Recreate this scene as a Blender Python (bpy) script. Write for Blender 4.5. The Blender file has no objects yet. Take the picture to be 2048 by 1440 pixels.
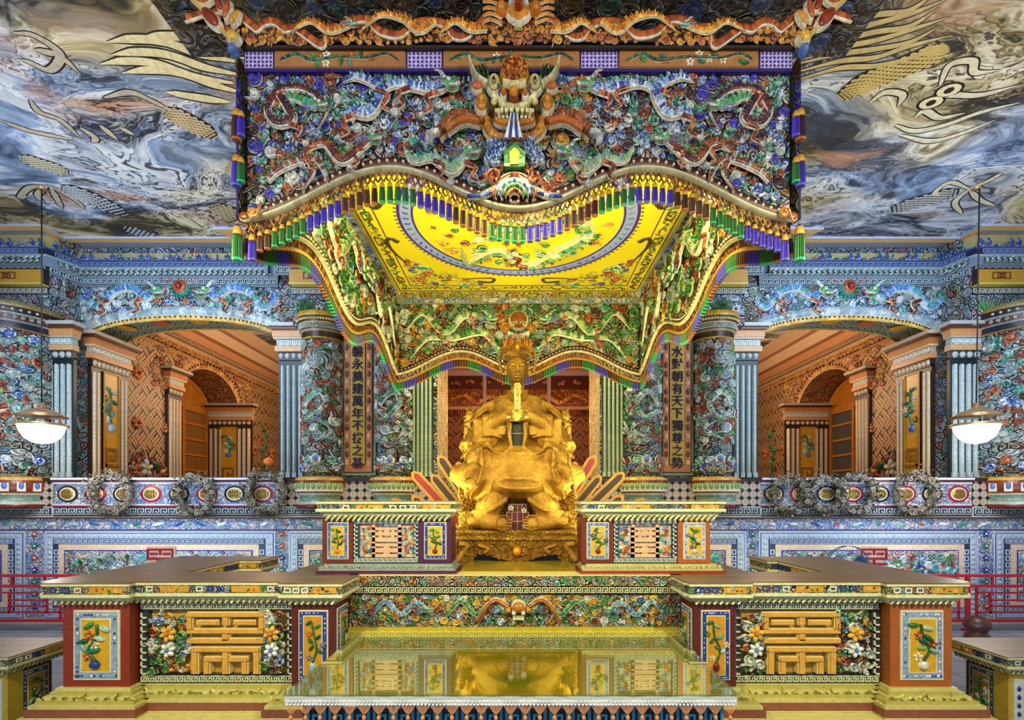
import bpy, math, random
import numpy as np
PI = math.pi
random.seed(7); RNG = np.random.default_rng(7)
SC = bpy.context.scene; COL = SC.collection
E = 1.75                                   # eye height above the hall floor

# ------------------------------------------------------------------ camera, world, exposure, lights
cd = bpy.data.cameras.new('camera'); cam = bpy.data.objects.new('camera', cd); COL.objects.link(cam)
cam.location = (0, 0, E); cam.rotation_euler = (PI/2, 0, 0)
cd.sensor_width = 36; cd.lens = 1030/2048*36; cd.shift_x = -13/2048; cd.shift_y = 280/2048
cd.clip_start = .05; SC.camera = cam
w = bpy.data.worlds.new('world'); SC.world = w; w.use_nodes = True
w.node_tree.nodes['Background'].inputs[0].default_value = (.80, .88, 1, 1)
w.node_tree.nodes['Background'].inputs[1].default_value = .47
SC.view_settings.view_transform = 'Standard'; SC.view_settings.look = 'None'
SC.view_settings.exposure = .30; SC.view_settings.gamma = 1
SC.cycles.max_bounces = 5; SC.cycles.diffuse_bounces = 2; SC.cycles.glossy_bounces = 3
SC.cycles.transmission_bounces = 4; SC.cycles.transparent_max_bounces = 6
SC.cycles.use_denoising = True; SC.cycles.sample_clamp_indirect = 4
SC.cycles.caustics_reflective = False; SC.cycles.caustics_refractive = False

def lamp(kind, name, loc, power, color, size=.5, to=None, spot=None, size_y=None):
    d = bpy.data.lights.new(name, kind); d.energy = power; d.color = color
    if kind == 'AREA':
        d.size = size; d.spread = 2.3
        if size_y: d.shape = 'RECTANGLE'; d.size_y = size_y
    elif kind == 'SPOT':
        d.spot_size = spot or 1.2; d.spot_blend = .6; d.shadow_soft_size = size
    else: d.shadow_soft_size = size
    o = bpy.data.objects.new(name, d); COL.objects.link(o); o.location = loc
    if to is not None:
        import mathutils
        o.rotation_euler = (mathutils.Vector(to)-mathutils.Vector(loc)).to_track_quat('-Z', 'Y').to_euler()
    return o
YEL = (1, .87, .32); WARM = (1, .70, .42); COOL = (.62, .78, 1); WHITE = (1, .93, .82)
for s in (-1, 1):
    lamp('SPOT', 'front_spotlight', (s*2.3, .5, 3.6), 430, (1, .90, .42), .12, (s*1.2, 3.2, 1.0), 1.35)
    lamp('AREA', 'altar_uplight', (s*1.15, 4.75, 1.30), 30, YEL, .5, (s*.5, 4.3, 4.2))
    lamp('AREA', 'canopy_rear_uplight', (s*1.0, 5.6, 1.35), 14, YEL, .5, (s*.4, 4.7, 4.2))
    lamp('AREA', 'canopy_inner_fill', (s*1.0, 2.86, E+2.0), 17, YEL, .3, (s*.3, 5.9, E+1.75))  # added fill hidden behind the front valance, brightens the rear and side valances
    lamp('AREA', 'arch_wall_fill', (s*4.9, 5.2, 5.45), 110, COOL, 2.2, (s*5.0, 7.9, 3.0))  # added soft fill standing in for the hall's bluish ambient
    lamp('AREA', 'dado_wall_fill', (s*4.6, 5.6, .25), 34, COOL, 1.6, (s*4.9, 7.3, 1.6))  # added low fill, carries the bluish ambient onto the dado
    lamp('AREA', 'ceiling_fill', (s*4.6, 4.2, 2.2), 50, (.85, .9, 1), 2.0, (s*4.9, 5.8, 5.7))  # added upward fill that brightens the mural, not a hall fixture
    lamp('POINT', 'side_room_light', (s*4.9, 10.4, 4.2), 90, WARM, .2)
    lamp('POINT', 'side_room_far_light', (s*4.6, 12.8, 4.2), 80, WARM, .2)
lamp('SPOT', 'statue_spotlight', (0, 2.0, 3.6), 45, (1, .82, .35), .1, (0, 4.2, 2.2), .8)
lamp('SPOT', 'canopy_front_spotlight', (-1.6, .3, 3.4), 75, (1, .9, .75), .15, (-.5, 2.6, 3.7), 1.7)
lamp('SPOT', 'canopy_front_spotlight', (1.6, .3, 3.4), 95, (1, .88, .62), .15, (.5, 2.6, 3.7), 1.7)
lamp('POINT', 'back_room_light', (0, 8.9, 3.4), 95, (1, .58, .34), .2)
lamp('AREA', 'pillar_light', (0, 6.6, 4.9), 60, (1, .9, .5), 1.0, (0, 7.6, 2.6), size_y=.4)

# ------------------------------------------------------------------ colours
def H(h, k=1.0):
    h = h.lstrip('#'); c = [int(h[i:i+2], 16)/255 for i in (0, 2, 4)]
    return tuple(k*((x/12.92) if x <= .04045 else ((x+.055)/1.055)**2.4) for x in c)
CREAM = H('e2dcc4'); DARK = H('1a120c'); WHT = H('e8ecec')
P_BLUE = [H(x) for x in ('23409a', '4d79c4', '93b4dc', 'c3d3e2', '2f5f9e', 'e0e6ea')]
P_TEAL = [H(x) for x in ('1d7263', '3c9a86', '7fb8ac', '14504a', 'a9cdc4')]
P_GREEN = [H(x) for x in ('1f7a3a', '4b9a4c', '2a5a2c', '86a85a', '14523a')]
P_RUST = [H(x) for x in ('8a3014', 'b2562a', '6a2414', 'c97a44', '5a1c14')]
P_GOLD = [H(x) for x in ('b4701c', 'd2962c', '8e4e14', 'e0b04a', 'a85a1e')]
P_WHITE = [H(x) for x in ('d8dcd8', 'b9c4c8', 'e8e6da', '9fb0ba')]
P_DARK = [H(x) for x in ('3a1a1e', '2a1c3a', '4a2418', '241a30')]
P_STONE = [H(x) for x in ('8fa3a6', 'a8b4ae', '6f868c', '7d9a98', 'b9c2b8')]
P_MIX = [P_BLUE, P_TEAL, P_RUST, P_WHITE, P_GREEN, P_DARK, P_BLUE, P_RUST]
P_YMIX = [P_GREEN, P_GOLD, P_RUST, P_WHITE, P_GREEN, P_DARK, P_TEAL, P_GOLD]
P_WALL = [P_STONE, P_RUST, P_STONE, P_TEAL, P_BLUE, P_RUST, P_WHITE, P_DARK]

# ------------------------------------------------------------------ materials
class NT:
    def __init__(s, name):
        s.m = bpy.data.materials.new(name); s.m.use_nodes = True; s.t = s.m.node_tree
        s.b = s.t.nodes['Principled BSDF']; s.out = s.t.nodes['Material Output']
    def n(s, typ, **kw):
        nd = s.t.nodes.new(typ)
        for k, v in kw.items(): setattr(nd, k, v)
        return nd
    def put(s, sock, v):
        if isinstance(v, bpy.types.NodeSocket): s.t.links.new(v, sock)
        elif v is not None:
            if isinstance(v, tuple) and len(v) == 3 and sock.type == 'RGBA': v = v+(1,)
            sock.default_value = v
    def m_(s, op, a, b=None, c=None, clamp=False):
        nd = s.n('ShaderNodeMath', operation=op, use_clamp=clamp)
        for i, v in enumerate((a, b, c)):
            if v is not None: s.put(nd.inputs[i], v)
        return nd.outputs[0]
    def v_(s, op, a, b=None, scale=None):
        nd = s.n('ShaderNodeVectorMath', operation=op); s.put(nd.inputs[0], a)
        if b is not None: s.put(nd.inputs[1], b)
        if scale is not None: s.put(nd.inputs[3], scale)
        return nd.outputs[1] if op in ('LENGTH', 'DOT_PRODUCT') else nd.outputs[0]
    def mix(s, f, a, b, bt='MIX'):
        nd = s.n('ShaderNodeMix', data_type='RGBA', blend_type=bt)
        s.put(nd.inputs[0], f); s.put(nd.inputs[6], a); s.put(nd.inputs[7], b); return nd.outputs[2]
    def ramp(s, f, stops, interp='LINEAR'):
        nd = s.n('ShaderNodeValToRGB'); cr = nd.color_ramp; cr.interpolation = interp
        while len(cr.elements) < len(stops): cr.elements.new(.5)
        for e, (p, c) in zip(cr.elements, stops): e.position = p; e.color = tuple(c[:3])+(1,)
        s.put(nd.inputs[0], f); return nd.outputs[0]
    def uv(s): return s.n('ShaderNodeUVMap', uv_map='UVMap').outputs[0]
    def obj(s): return s.n('ShaderNodeTexCoord').outputs['Object']
    def noise(s, vec, sc, det=2, rough=.5, dist=0):
        nd = s.n('ShaderNodeTexNoise'); s.put(nd.inputs['Vector'], vec)
        nd.inputs['Scale'].default_value = sc; nd.inputs['Detail'].default_value = det
        nd.inputs['Roughness'].default_value = rough; nd.inputs['Distortion'].default_value = dist
        return nd.outputs['Fac'], nd.outputs['Color']
    def vor(s, vec, sc, feat='F1', dim='2D'):
        nd = s.n('ShaderNodeTexVoronoi', feature=feat, voronoi_dimensions=dim); s.put(nd.inputs['Vector'], vec)
        nd.inputs['Scale'].default_value = sc; return nd.outputs
    def fin(s, col, rough=.4, metal=0, height=None, bstr=.4, bdist=.01, spec=.5):
        s.put(s.b.inputs['Base Color'], col); s.put(s.b.inputs['Roughness'], rough); s.put(s.b.inputs['Metallic'], metal)
        s.b.inputs['Specular IOR Level'].default_value = spec
        if height is not None:
            bp = s.n('ShaderNodeBump'); bp.inputs['Strength'].default_value = bstr
            bp.inputs['Distance'].default_value = bdist; s.put(bp.inputs['Height'], height)
            s.t.links.new(bp.outputs[0], s.b.inputs['Normal'])
        return s.m

def mat_glaze(name, tile=26, crack=.5, rough=.3, metal=0, bstr=.35, var=.45):
    """glazed mosaic: the piece's own colour, broken into shards with grout lines"""
    t = NT(name); a = t.n('ShaderNodeAttribute', attribute_name='Col').outputs[0]
    uv = t.uv(); o = t.vor(uv, tile, 'DISTANCE_TO_EDGE'); r = t.vor(uv, tile)
    line = t.m_('LESS_THAN', o['Distance'], .035)
    v = t.n('ShaderNodeSeparateColor'); t.put(v.inputs[0], r['Color'])
    k = t.m_('MULTIPLY_ADD', v.outputs[0], var, 1-var/2)
    c = t.mix(1, a, t.v_('SCALE', (1, 1, 1), scale=k), 'MULTIPLY')
    c = t.mix(t.m_('MULTIPLY', line, crack), c, H('2a1c12'))
    return t.fin(c, rough, metal, o['Distance'], bstr, .006)

def mat_swirl(name, pals, scale=9, warp=.6, line=CREAM, dark=DARK, stretch=(1, 1, 1), bstr=.9):
    """cut-porcelain relief of rolling cloud scrolls"""
    t = NT(name); uv = t.v_('MULTIPLY', t.uv(), stretch)
    nz = t.noise(uv, scale*.35, 2)[1]
    p = t.v_('ADD', t.v_('SCALE', uv, scale=scale), t.v_('SCALE', t.v_('SUBTRACT', nz, (.5, .5, .5)), scale=warp*4))
    f = t.vor(p, 1); e = t.vor(p, 1, 'DISTANCE_TO_EDGE')
    d = t.v_('SUBTRACT', p, f['Position']); sp = t.n('ShaderNodeSeparateXYZ'); t.put(sp.inputs[0], d)
    ang = t.m_('DIVIDE', t.m_('ARCTAN2', sp.outputs[1], sp.outputs[0]), 2*PI)
    sc = t.n('ShaderNodeSeparateColor'); t.put(sc.inputs[0], f['Color'])
    hand = t.m_('SUBTRACT', t.m_('MULTIPLY', t.m_('GREATER_THAN', sc.outputs[1], .5), 2), 1)
    s = t.m_('FRACT', t.m_('ADD', t.m_('MULTIPLY', f['Distance'], 3.1), t.m_('MULTIPLY', ang, hand)))
    n = len(pals)
    c1 = t.ramp(sc.outputs[0], [(i/n, c) for i, c in enumerate(pals)], 'CONSTANT')
    c2 = t.ramp(t.m_('FRACT', t.m_('ADD', sc.outputs[0], .37)), [(i/n, c) for i, c in enumerate(pals)], 'CONSTANT')
    tile = t.vor(uv, scale*7); ts = t.n('ShaderNodeSeparateColor'); t.put(ts.inputs[0], tile['Color'])
    c = t.mix(t.m_('GREATER_THAN', s, .62), c1, c2)
    c = t.mix(1, c, t.v_('SCALE', (1, 1, 1), scale=t.m_('MULTIPLY_ADD', ts.outputs[0], .7, .6)), 'MULTIPLY')
    c = t.mix(t.m_('LESS_THAN', s, .17), c, line)
    c = t.mix(t.m_('GREATER_THAN', s, .9), c, dark)
    c = t.mix(t.m_('LESS_THAN', e['Distance'], .045), c, dark)
    tri = t.m_('ABSOLUTE', t.m_('SUBTRACT', s, .5))
    h = t.m_('SUBTRACT', t.m_('MINIMUM', t.m_('MULTIPLY', e['Distance'], 5), 1), t.m_('MULTIPLY', tri, 1.2))
    return t.fin(c, .4, 0, h, bstr, .02)

def mat_flat(name, col, rough=.5, metal=0, ns=30, amt=.25, bstr=.15):
    t = NT(name); f = t.noise(t.obj(), ns, 3)[0]
    k = t.m_('MULTIPLY_ADD', f, amt*2, 1-amt)
    return t.fin(t.mix(1, col, t.v_('SCALE', (1, 1, 1), scale=k), 'MULTIPLY'), rough, metal, f, bstr, .004)

def mat_gold(name, col, cell=60, rough=.42, metal=.72, bstr=.45):
    t = NT(name); o = t.obj()
    a = t.noise(o, cell, 1, .4, 1.2)[0]; n2 = t.noise(o, 7, 3)[0]
    tri = t.m_('ABSOLUTE', t.m_('SUBTRACT', t.m_('FRACT', t.m_('MULTIPLY', a, 5)), .5)); h = t.m_('MULTIPLY', tri, 2)
    c = t.mix(t.m_('MULTIPLY', t.m_('LESS_THAN', tri, .09), .5), t.ramp(n2, [(.3, (col[0]*.62, col[1]*.5, col[2]*.5)), (.6, col)]), tuple(x*.25 for x in col))  # engraved valleys darkened in the colour: shade painted into the crevices
    return t.fin(c, rough, metal, h, bstr, .006)

def mat_mural(name):
    t = NT(name); o = t.v_('MULTIPLY', t.obj(), (.8, 1.15, 1))
    w1 = t.noise(o, .55, 2, .5)[1]
    p = t.v_('ADD', o, t.v_('SCALE', t.v_('SUBTRACT', w1, (.5, .5, .5)), scale=4.2))
    w2 = t.noise(p, 1.1, 4, .6)[1]
    q = t.v_('ADD', p, t.v_('SCALE', t.v_('SUBTRACT', w2, (.5, .5, .5)), scale=2.0))
    a = t.noise(q, .5, 4, .55)[0]; b = t.noise(p, .38, 1)[0]; c3 = t.noise(q, 1.0, 2)[0]
    warm = t.ramp(a, [(.28, H('14100a')), (.38, H('4e421f')), (.45, H('c9b98a')), (.5, H('e6dcc0')), (.55, H('8c7b46')), (.6, H('17120b')), (.68, H('b9a879'))])
    cool = t.ramp(a, [(.28, H('0f1118')), (.38, H('3b4c66')), (.45, H('8fa6c8')), (.5, H('dfe4ea')), (.55, H('98a2b4')), (.6, H('14161c')), (.68, H('7c93bf'))])
    c = t.mix(t.m_('MULTIPLY', t.m_('SUBTRACT', b, .44), 9, clamp=True), warm, cool)
    pk = t.noise(p, .8, 1)[0]
    c = t.mix(t.m_('MULTIPLY', t.m_('SUBTRACT', pk, .62), 7, clamp=True), c, H('b98a6a'))
    fr = t.m_('FRACT', t.m_('MULTIPLY', c3, 13)); tri = t.m_('ABSOLUTE', t.m_('SUBTRACT', fr, .5))
    fade = t.m_('MULTIPLY', t.m_('SUBTRACT', t.noise(o, .7, 1)[0], .38), 6, clamp=True)
    ln = t.m_('MULTIPLY', t.m_('MULTIPLY', t.m_('SUBTRACT', tri, .36), 12, clamp=True), fade)
    c = t.mix(t.m_('MULTIPLY', ln, .9), c, H('120e0a'))
    hl = t.m_('MULTIPLY', t.m_('MULTIPLY', t.m_('SUBTRACT', .1, tri), 12, clamp=True), fade)
    c = t.mix(t.m_('MULTIPLY', hl, .6), c, H('ded8c4'))
    gr = t.noise(t.v_('MULTIPLY', q, (6, 6, 6)), 2, 3)[0]; c = t.mix(1, c, t.v_('SCALE', (1, 1, 1), scale=t.m_('MULTIPLY_ADD', gr, 1.0, .45)), 'MULTIPLY')
    return t.fin(c, .6, 0)

def mat_weave(name, base, dark, cell=.26):
    """diagonal key-fret lattice in bands"""
    t = NT(name); sp = t.n('ShaderNodeSeparateXYZ'); t.put(sp.inputs[0], t.uv()); x, y = sp.outputs[0], sp.outputs[1]
    k = 1/(cell*math.sqrt(2))
    u = t.m_('MULTIPLY', t.m_('ADD', x, y), k); v = t.m_('MULTIPLY', t.m_('SUBTRACT', x, y), k)
    fu, fv = t.m_('FLOOR', u), t.m_('FLOOR', v)
    ch = t.m_('MODULO', t.m_('ABSOLUTE', t.m_('ADD', fu, fv)), 2)
    a = t.m_('ADD', t.m_('MULTIPLY', u, ch), t.m_('MULTIPLY', v, t.m_('SUBTRACT', 1, ch)))
    b = t.m_('ADD', t.m_('MULTIPLY', v, ch), t.m_('MULTIPLY', u, t.m_('SUBTRACT', 1, ch)))
    ln = t.m_('LESS_THAN', t.m_('FRACT', t.m_('MULTIPLY', a, 4)), .3)
    fb = t.m_('FRACT', b); fa = t.m_('FRACT', a)
    edge = t.m_('GREATER_THAN', t.m_('ABSOLUTE', t.m_('SUBTRACT', fb, .5)), .44)
    crook = t.m_('MULTIPLY', edge, t.m_('GREATER_THAN', fa, .3))
    inner = t.m_('MULTIPLY', t.m_('LESS_THAN', t.m_('ABSOLUTE', t.m_('SUBTRACT', fa, .5)), .07), t.m_('GREATER_THAN', fb, .45))
    dk = t.m_('MAXIMUM', t.m_('MULTIPLY', ln, .75), t.m_('MAXIMUM', crook, inner))
    c = t.mix(dk, base, dark)
    return t.fin(c, .45, 0, t.m_('SUBTRACT', 1, dk), .6, .01)

def mat_floor(name):
    t = NT(name); uv = t.uv(); br = t.n('ShaderNodeTexBrick'); t.put(br.inputs['Vector'], uv)
    for k, v in (('Scale', 1.0), ('Brick Width', .4), ('Row Height', .4), ('Mortar Size', .006)): br.inputs[k].default_value = v
    br.offset = 0
    br.inputs['Color1'].default_value = H('8d9095')+(1,); br.inputs['Color2'].default_value = H('777b84')+(1,); br.inputs['Mortar'].default_value = H('2c2d31')+(1,)
    n = t.noise(uv, 5, 4)[0]
    c = t.mix(1, br.outputs[0], t.v_('SCALE', (1, 1, 1), scale=t.m_('MULTIPLY_ADD', n, .6, .7)), 'MULTIPLY')
    return t.fin(c, .35, 0)

def mat_wood(name, c1, c2, sc=(1, 14, 1), rough=.4):
    t = NT(name); p = t.v_('MULTIPLY', t.obj(), sc); n = t.noise(p, 2.2, 4, .6, .4)[0]
    return t.fin(t.ramp(n, [(.3, c1), (.7, c2)]), rough, 0, n, .15, .004)

def mat_octagon(name):
    t = NT(name); sp = t.n('ShaderNodeSeparateXYZ'); t.put(sp.inputs[0], t.v_('SCALE', t.uv(), scale=9))
    fx = t.m_('ABSOLUTE', t.m_('SUBTRACT', t.m_('FRACT', sp.outputs[0]), .5)); fy = t.m_('ABSOLUTE', t.m_('SUBTRACT', t.m_('FRACT', sp.outputs[1]), .5))
    d = t.m_('MAXIMUM', t.m_('MAXIMUM', fx, fy), t.m_('MULTIPLY', t.m_('ADD', fx, fy), .72))
    c = t.ramp(d, [(0, H('c9a884')), (.10, H('7a3a26')), (.16, H('cfc4b2')), (.30, H('241a18')), (.35, H('d9cdb8')), (.42, H('a08c7c')), (.47, H('1c1614'))], 'CONSTANT')
    return t.fin(c, .4, 0, d, .5, .01)

M = dict(
    glaze=mat_glaze('glazed_mosaic'), fine=mat_glaze('fine_mosaic', 55, .35), big=mat_glaze('tiled_glaze', 14, .5),
    plain=mat_glaze('painted_glaze', 40, .12, .4, 0, .12, .2), goldpaint=mat_glaze('gilt_relief', 60, .3, .3, .6, .8),
    sw_canopy=mat_swirl('porcelain_scrolls_bright', [P_BLUE[0], P_TEAL[0], P_RUST[0], P_BLUE[2], P_DARK[0], P_TEAL[1], P_RUST[1], P_WHITE[1]], 13),
    sw_green=mat_swirl('porcelain_scrolls_green', [P_GREEN[3], P_RUST[0], P_GOLD[1], P_GREEN[1], P_DARK[0], P_WHITE[2], P_GOLD[2], P_TEAL[2]], 12),
    sw_wall=mat_swirl('porcelain_scrolls_wall', [P_STONE[0], P_RUST[0], P_STONE[3], P_BLUE[4], P_RUST[2], P_STONE[2], P_TEAL[0], P_WHITE[1]], 11, stretch=(.65, 1, 1)),
    sw_blue=mat_swirl('porcelain_scrolls_blue', [P_BLUE[4], P_STONE[2], P_BLUE[1], P_TEAL[0], P_BLUE[2], P_STONE[0], H('34506a'), P_RUST[0]], 9),
    sw_altar=mat_swirl('porcelain_scrolls_altar', [P_GOLD[1], P_BLUE[0], P_GREEN[1], P_RUST[1], P_GOLD[3], P_TEAL[1], P_WHITE[0], P_BLUE[2]], 22, line=H('efe6b8')),
    sw_panel=mat_swirl('flower_mosaic', [H('e6cdb4'), P_TEAL[1], P_BLUE[0], H('e6cdb4'), P_BLUE[2], P_RUST[0], P_TEAL[2], P_GREEN[0]], 11, line=H('dfe6ee'), dark=H('c9b09a')),
    sw_strip=mat_swirl('blue_white_mosaic', [H('cdd6ea'), P_BLUE[2], H('e3d0c0'), P_BLUE[1], H('e3d0c0'), P_TEAL[2]], 15, line=H('eef2fa'), dark=H('42599a')),
    sw_dark=mat_swirl('dark_ceiling_relief', [DARK, H('1c2a4a'), H('3a2414'), H('16261e'), DARK, H('5a4a34'), H('2a2030')], 5, line=H('6a6a58')),
    sw_orange=mat_swirl('orange_carved_relief', [P_GOLD[0], P_RUST[1], P_GOLD[2], H('d08a4a'), P_RUST[0]], 12, line=H('dcae70')),
    sw_gold=mat_swirl('gold_yellow_mosaic', [H('d8b82a'), H('c99f1c'), P_WHITE[0], P_GREEN[3], P_RUST[1], H('e0c848')], 14, line=H('f0e8b0'), dark=H('6a5414')),
    gold=mat_gold('gilded_bronze', (.62, .36, .055)), goldsm=mat_gold('gilded_skin', (.78, .48, .09), 150, .3, .85, .12),
    goldcarve=mat_gold('gilded_carving', (.74, .46, .08), 38, .3, .8, 1.0),
    mural=mat_mural('dragon_cloud_mural'), weave=mat_weave('key_fret_lattice', H('c79a6a'), H('2a1a12')),
    weaved=mat_weave('key_fret_lattice_brown', H('a8714a'), H('241410'), .2), weaves=mat_weave('soffit_fret', H('7c8a78'), H('1c2420'), .16),
    floor=mat_floor('grey_hall_tiles'), top=mat_wood('worn_stone_top', H('8c7458'), H('5f4c3a'), (1, 12, 1), .32),
    tan=mat_wood('tan_stone_top', H('b49a88'), H('8a7468'), (1, 12, 1), .4), door=mat_wood('ochre_door_wood', H('c8801e'), H('a8620f'), (8, 8, 1)),
    darkwood=mat_wood('dark_turned_wood', H('3a1c14'), H('5a2c1a')), octo=mat_octagon('octagon_tiles'),
    red=mat_flat('red_lacquer', H('b0101f'), .3), cream=mat_flat('cream_plaster', H('dccb9a'), .6, 0, 6, .06), slate=mat_flat('slate_plaster', H('8b9ab4'), .6, 0, 6, .06),
    yellow=mat_flat('yellow_painted_soffit', H('dccb18'), .45, 0, 3, .10), rope=mat_flat('black_cord', H('0c0a0a'), .5),
    brass=mat_flat('brass', H('c9a070'), .3, .7), stone=mat_flat('plain_render', H('9a938a'), .7),
    lace=mat_flat('white_lace', H('dcdff0'), .8, 0, 140, .35, 1.0), fringe=mat_flat('orange_brown_thread', H('c98a5a'), .8, 0, 90, .3),
    leaf=mat_flat('dried_silver_leaf', H('8c8674'), .6, 0, 9, .5), fanm=mat_flat('dark_blue_plastic', H('14234a'), .35),
    olive=mat_flat('gold_table_cover', H('b39c22'), .35, 0, 40, .25), step=mat_flat('polished_gilt_step', H('b8a23a'), .18, .3, 4, .1))
def mat_glass():
    t = NT('table_glass'); t.t.nodes.remove(t.b)
    g = t.n('ShaderNodeBsdfGlossy'); g.inputs['Roughness'].default_value = .01; g.inputs['Color'].default_value = (1, 1, .92, 1)
    tr = t.n('ShaderNodeBsdfTransparent'); tr.inputs[0].default_value = (.9, .97, .9, 1)
    nz = t.noise(t.obj(), 2, 1)[0]
    lw = t.n('ShaderNodeLayerWeight'); lw.inputs['Blend'].default_value = .5
    f = t.m_('MULTIPLY_ADD', nz, .02, t.m_('MULTIPLY_ADD', lw.outputs['Facing'], .42, .06), clamp=True)
    mx = t.n('ShaderNodeMixShader'); t.put(mx.inputs[0], f); t.t.links.new(tr.outputs[0], mx.inputs[1]); t.t.links.new(g.outputs[0], mx.inputs[2])
    t.t.links.new(mx.outputs[0], t.out.inputs[0]); return t.m
M['glass'] = mat_glass(); M['ink'] = mat_flat('dark_purple_paint', H('120a3c'), .8, 0, 20, .1)
def mat_emit():
    t = NT('lit_milk_glass'); n = t.noise(t.obj(), 8, 1)[0]
    t.put(t.b.inputs['Base Color'], (1, 1, 1)); t.put(t.b.inputs['Emission Color'], t.ramp(n, [(.2, (1, .95, .88)), (.8, (1, .98, .94))]))
    t.b.inputs['Emission Strength'].default_value = 6; return t.m
M['emit'] = mat_emit()

# ------------------------------------------------------------------ mesh collector
class G:
    def __init__(s): s.V = []; s.L = []; s.T = []; s.C = []; s.M = []; s.S = []; s.n = 0; s.mats = []
    def mi(s, m):
        if m not in s.mats: s.mats.append(m)
        return s.mats.index(m)
    def add(s, V, F, C, m='glaze', smooth=True):
        V = np.asarray(V, float).reshape(-1, 3); k = len(F)
        if isinstance(F, np.ndarray): tot = np.full(k, F.shape[1]); loops = F.reshape(-1)
        else: tot = np.array([len(f) for f in F]); loops = np.concatenate([np.asarray(f) for f in F])
        C = np.asarray(C, float)
        if C.ndim == 1: C = np.tile(C[:3], (k, 1))
        s.V.append(V); s.L.append(loops+s.n); s.T.append(tot); s.C.append(C); s.M.append(np.full(k, s.mi(m))); s.S.append(np.full(k, smooth)); s.n += len(V)
XF = 1.0                                                    # altar group is laid out about the eye point, then set at its true distance
def build(name, g, parent=None):
    V = np.concatenate(g.V); L = np.concatenate(g.L).astype(np.int32); T = np.concatenate(g.T).astype(np.int32); C = np.concatenate(g.C)
    if XF != 1:
        V = np.array([0, 0, E])+(V-np.array([0, 0, E]))*XF; V[:, 2] = np.maximum(V[:, 2], 0)
    me = bpy.data.meshes.new(name); me.vertices.add(len(V)); me.vertices.foreach_set('co', V.astype(np.float32).reshape(-1))
    me.loops.add(len(L)); me.loops.foreach_set('vertex_index', L)
    me.polygons.add(len(T)); st = np.concatenate([[0], np.cumsum(T)[:-1]]).astype(np.int32)
    me.polygons.foreach_set('loop_start', st); me.polygons.foreach_set('material_index', np.concatenate(g.M).astype(np.int32))
    me.polygons.foreach_set('use_smooth', np.concatenate(g.S))
    me.update(calc_edges=True)
    nr = np.zeros(len(T)*3, np.float32); me.polygons.foreach_get('normal', nr); nr = np.abs(nr.reshape(-1, 3)); ax = np.repeat(np.argmax(nr, 1), T)
    W = V[L]
    uv = np.where((ax == 0)[:, None], W[:, [1, 2]], np.where((ax == 1)[:, None], W[:, [0, 2]], W[:, [0, 1]]))
    me.uv_layers.new(name='UVMap').data.foreach_set('uv', uv.astype(np.float32).reshape(-1))
    ca = me.color_attributes.new('Col', 'FLOAT_COLOR', 'CORNER'); cc = np.ones((len(L), 4), np.float32); cc[:, :3] = np.repeat(C, T, axis=0)
    ca.data.foreach_set('color', cc.reshape(-1))
    for m in g.mats: me.materials.append(M[m])
    me.validate()
    o = bpy.data.objects.new(name, me); COL.objects.link(o)
    if parent is not None:
        o.parent = parent
        if parent.type == 'EMPTY': o.location = tuple(-x for x in parent.location)
    return o
def thing(name, label, cat, loc, group=None):
    o = bpy.data.objects.new(name, None); COL.objects.link(o)
    if XF != 1: loc = (loc[0]*XF, loc[1]*XF, max(0, E+(loc[2]-E)*XF))
    o.location = loc; o.empty_display_size = .1
    o['label'] = label; o['category'] = cat
    if group: o['group'] = group
    return o
def tag(o, label, cat, group=None):
    o['label'] = label; o['category'] = cat
    if group: o['group'] = group
    return o
def struct(o): o['kind'] = 'structure'; return o

# frames: (a, b, c) -> world; b is height, c comes out of the surface
def FR(y, x0=0): return lambda P: np.stack([P[:, 0]+x0, y-P[:, 2], P[:, 1]], 1)               # faces the camera
def SD(x, s): return lambda P: np.stack([x+s*P[:, 2], P[:, 0], P[:, 1]], 1)                    # a = depth, faces s*x
def UP(z): return lambda P: np.stack([P[:, 0], P[:, 1], z+P[:, 2]], 1)
def DN(z): return lambda P: np.stack([P[:, 0], P[:, 1], z-P[:, 2]], 1)
def CY(cx, cy, R): return lambda P: np.stack([cx+(R+P[:, 2])*np.sin(P[:, 0]/R), cy-(R+P[:, 2])*np.cos(P[:, 0]/R), P[:, 1]], 1)

def box(g, x0, x1, y0, y1, z0, z1, c, m='plain'):
    V = [(x, y, z) for z in (z0, z1) for y in (y0, y1) for x in (x0, x1)]
    g.add(V, np.array([[0, 2, 3, 1], [4, 5, 7, 6], [0, 1, 5, 4], [1, 3, 7, 5], [3, 2, 6, 7], [2, 0, 4, 6]]), c, m, False)
def rect(g, mp, a0, a1, b0, b1, c0, c1, c, m='plain', bev=0):
    if isinstance(c, list): c = c[0]
    V = np.array([(a0, b0, c0), (a1, b0, c0), (a1, b1, c0), (a0, b1, c0), (a0+bev, b0+bev, c1), (a1-bev, b0+bev, c1), (a1-bev, b1-bev, c1), (a0+bev, b1-bev, c1)], float)
    g.add(mp(V), np.array([[4, 5, 6, 7], [0, 1, 5, 4], [1, 2, 6, 5], [2, 3, 7, 6], [3, 0, 4, 7]]), c, m, False)
def frame(g, mp, a0, a1, b0, b1, t, c0, c1, c, m='plain'):
    rect(g, mp, a0, a1, b0, b0+t, c0, c1, c, m); rect(g, mp, a0, a1, b1-t, b1, c0, c1, c, m)
    rect(g, mp, a0, a0+t, b0+t, b1-t, c0, c1, c, m); rect(g, mp, a1-t, a1, b0+t, b1-t, c0, c1, c, m)
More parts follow.
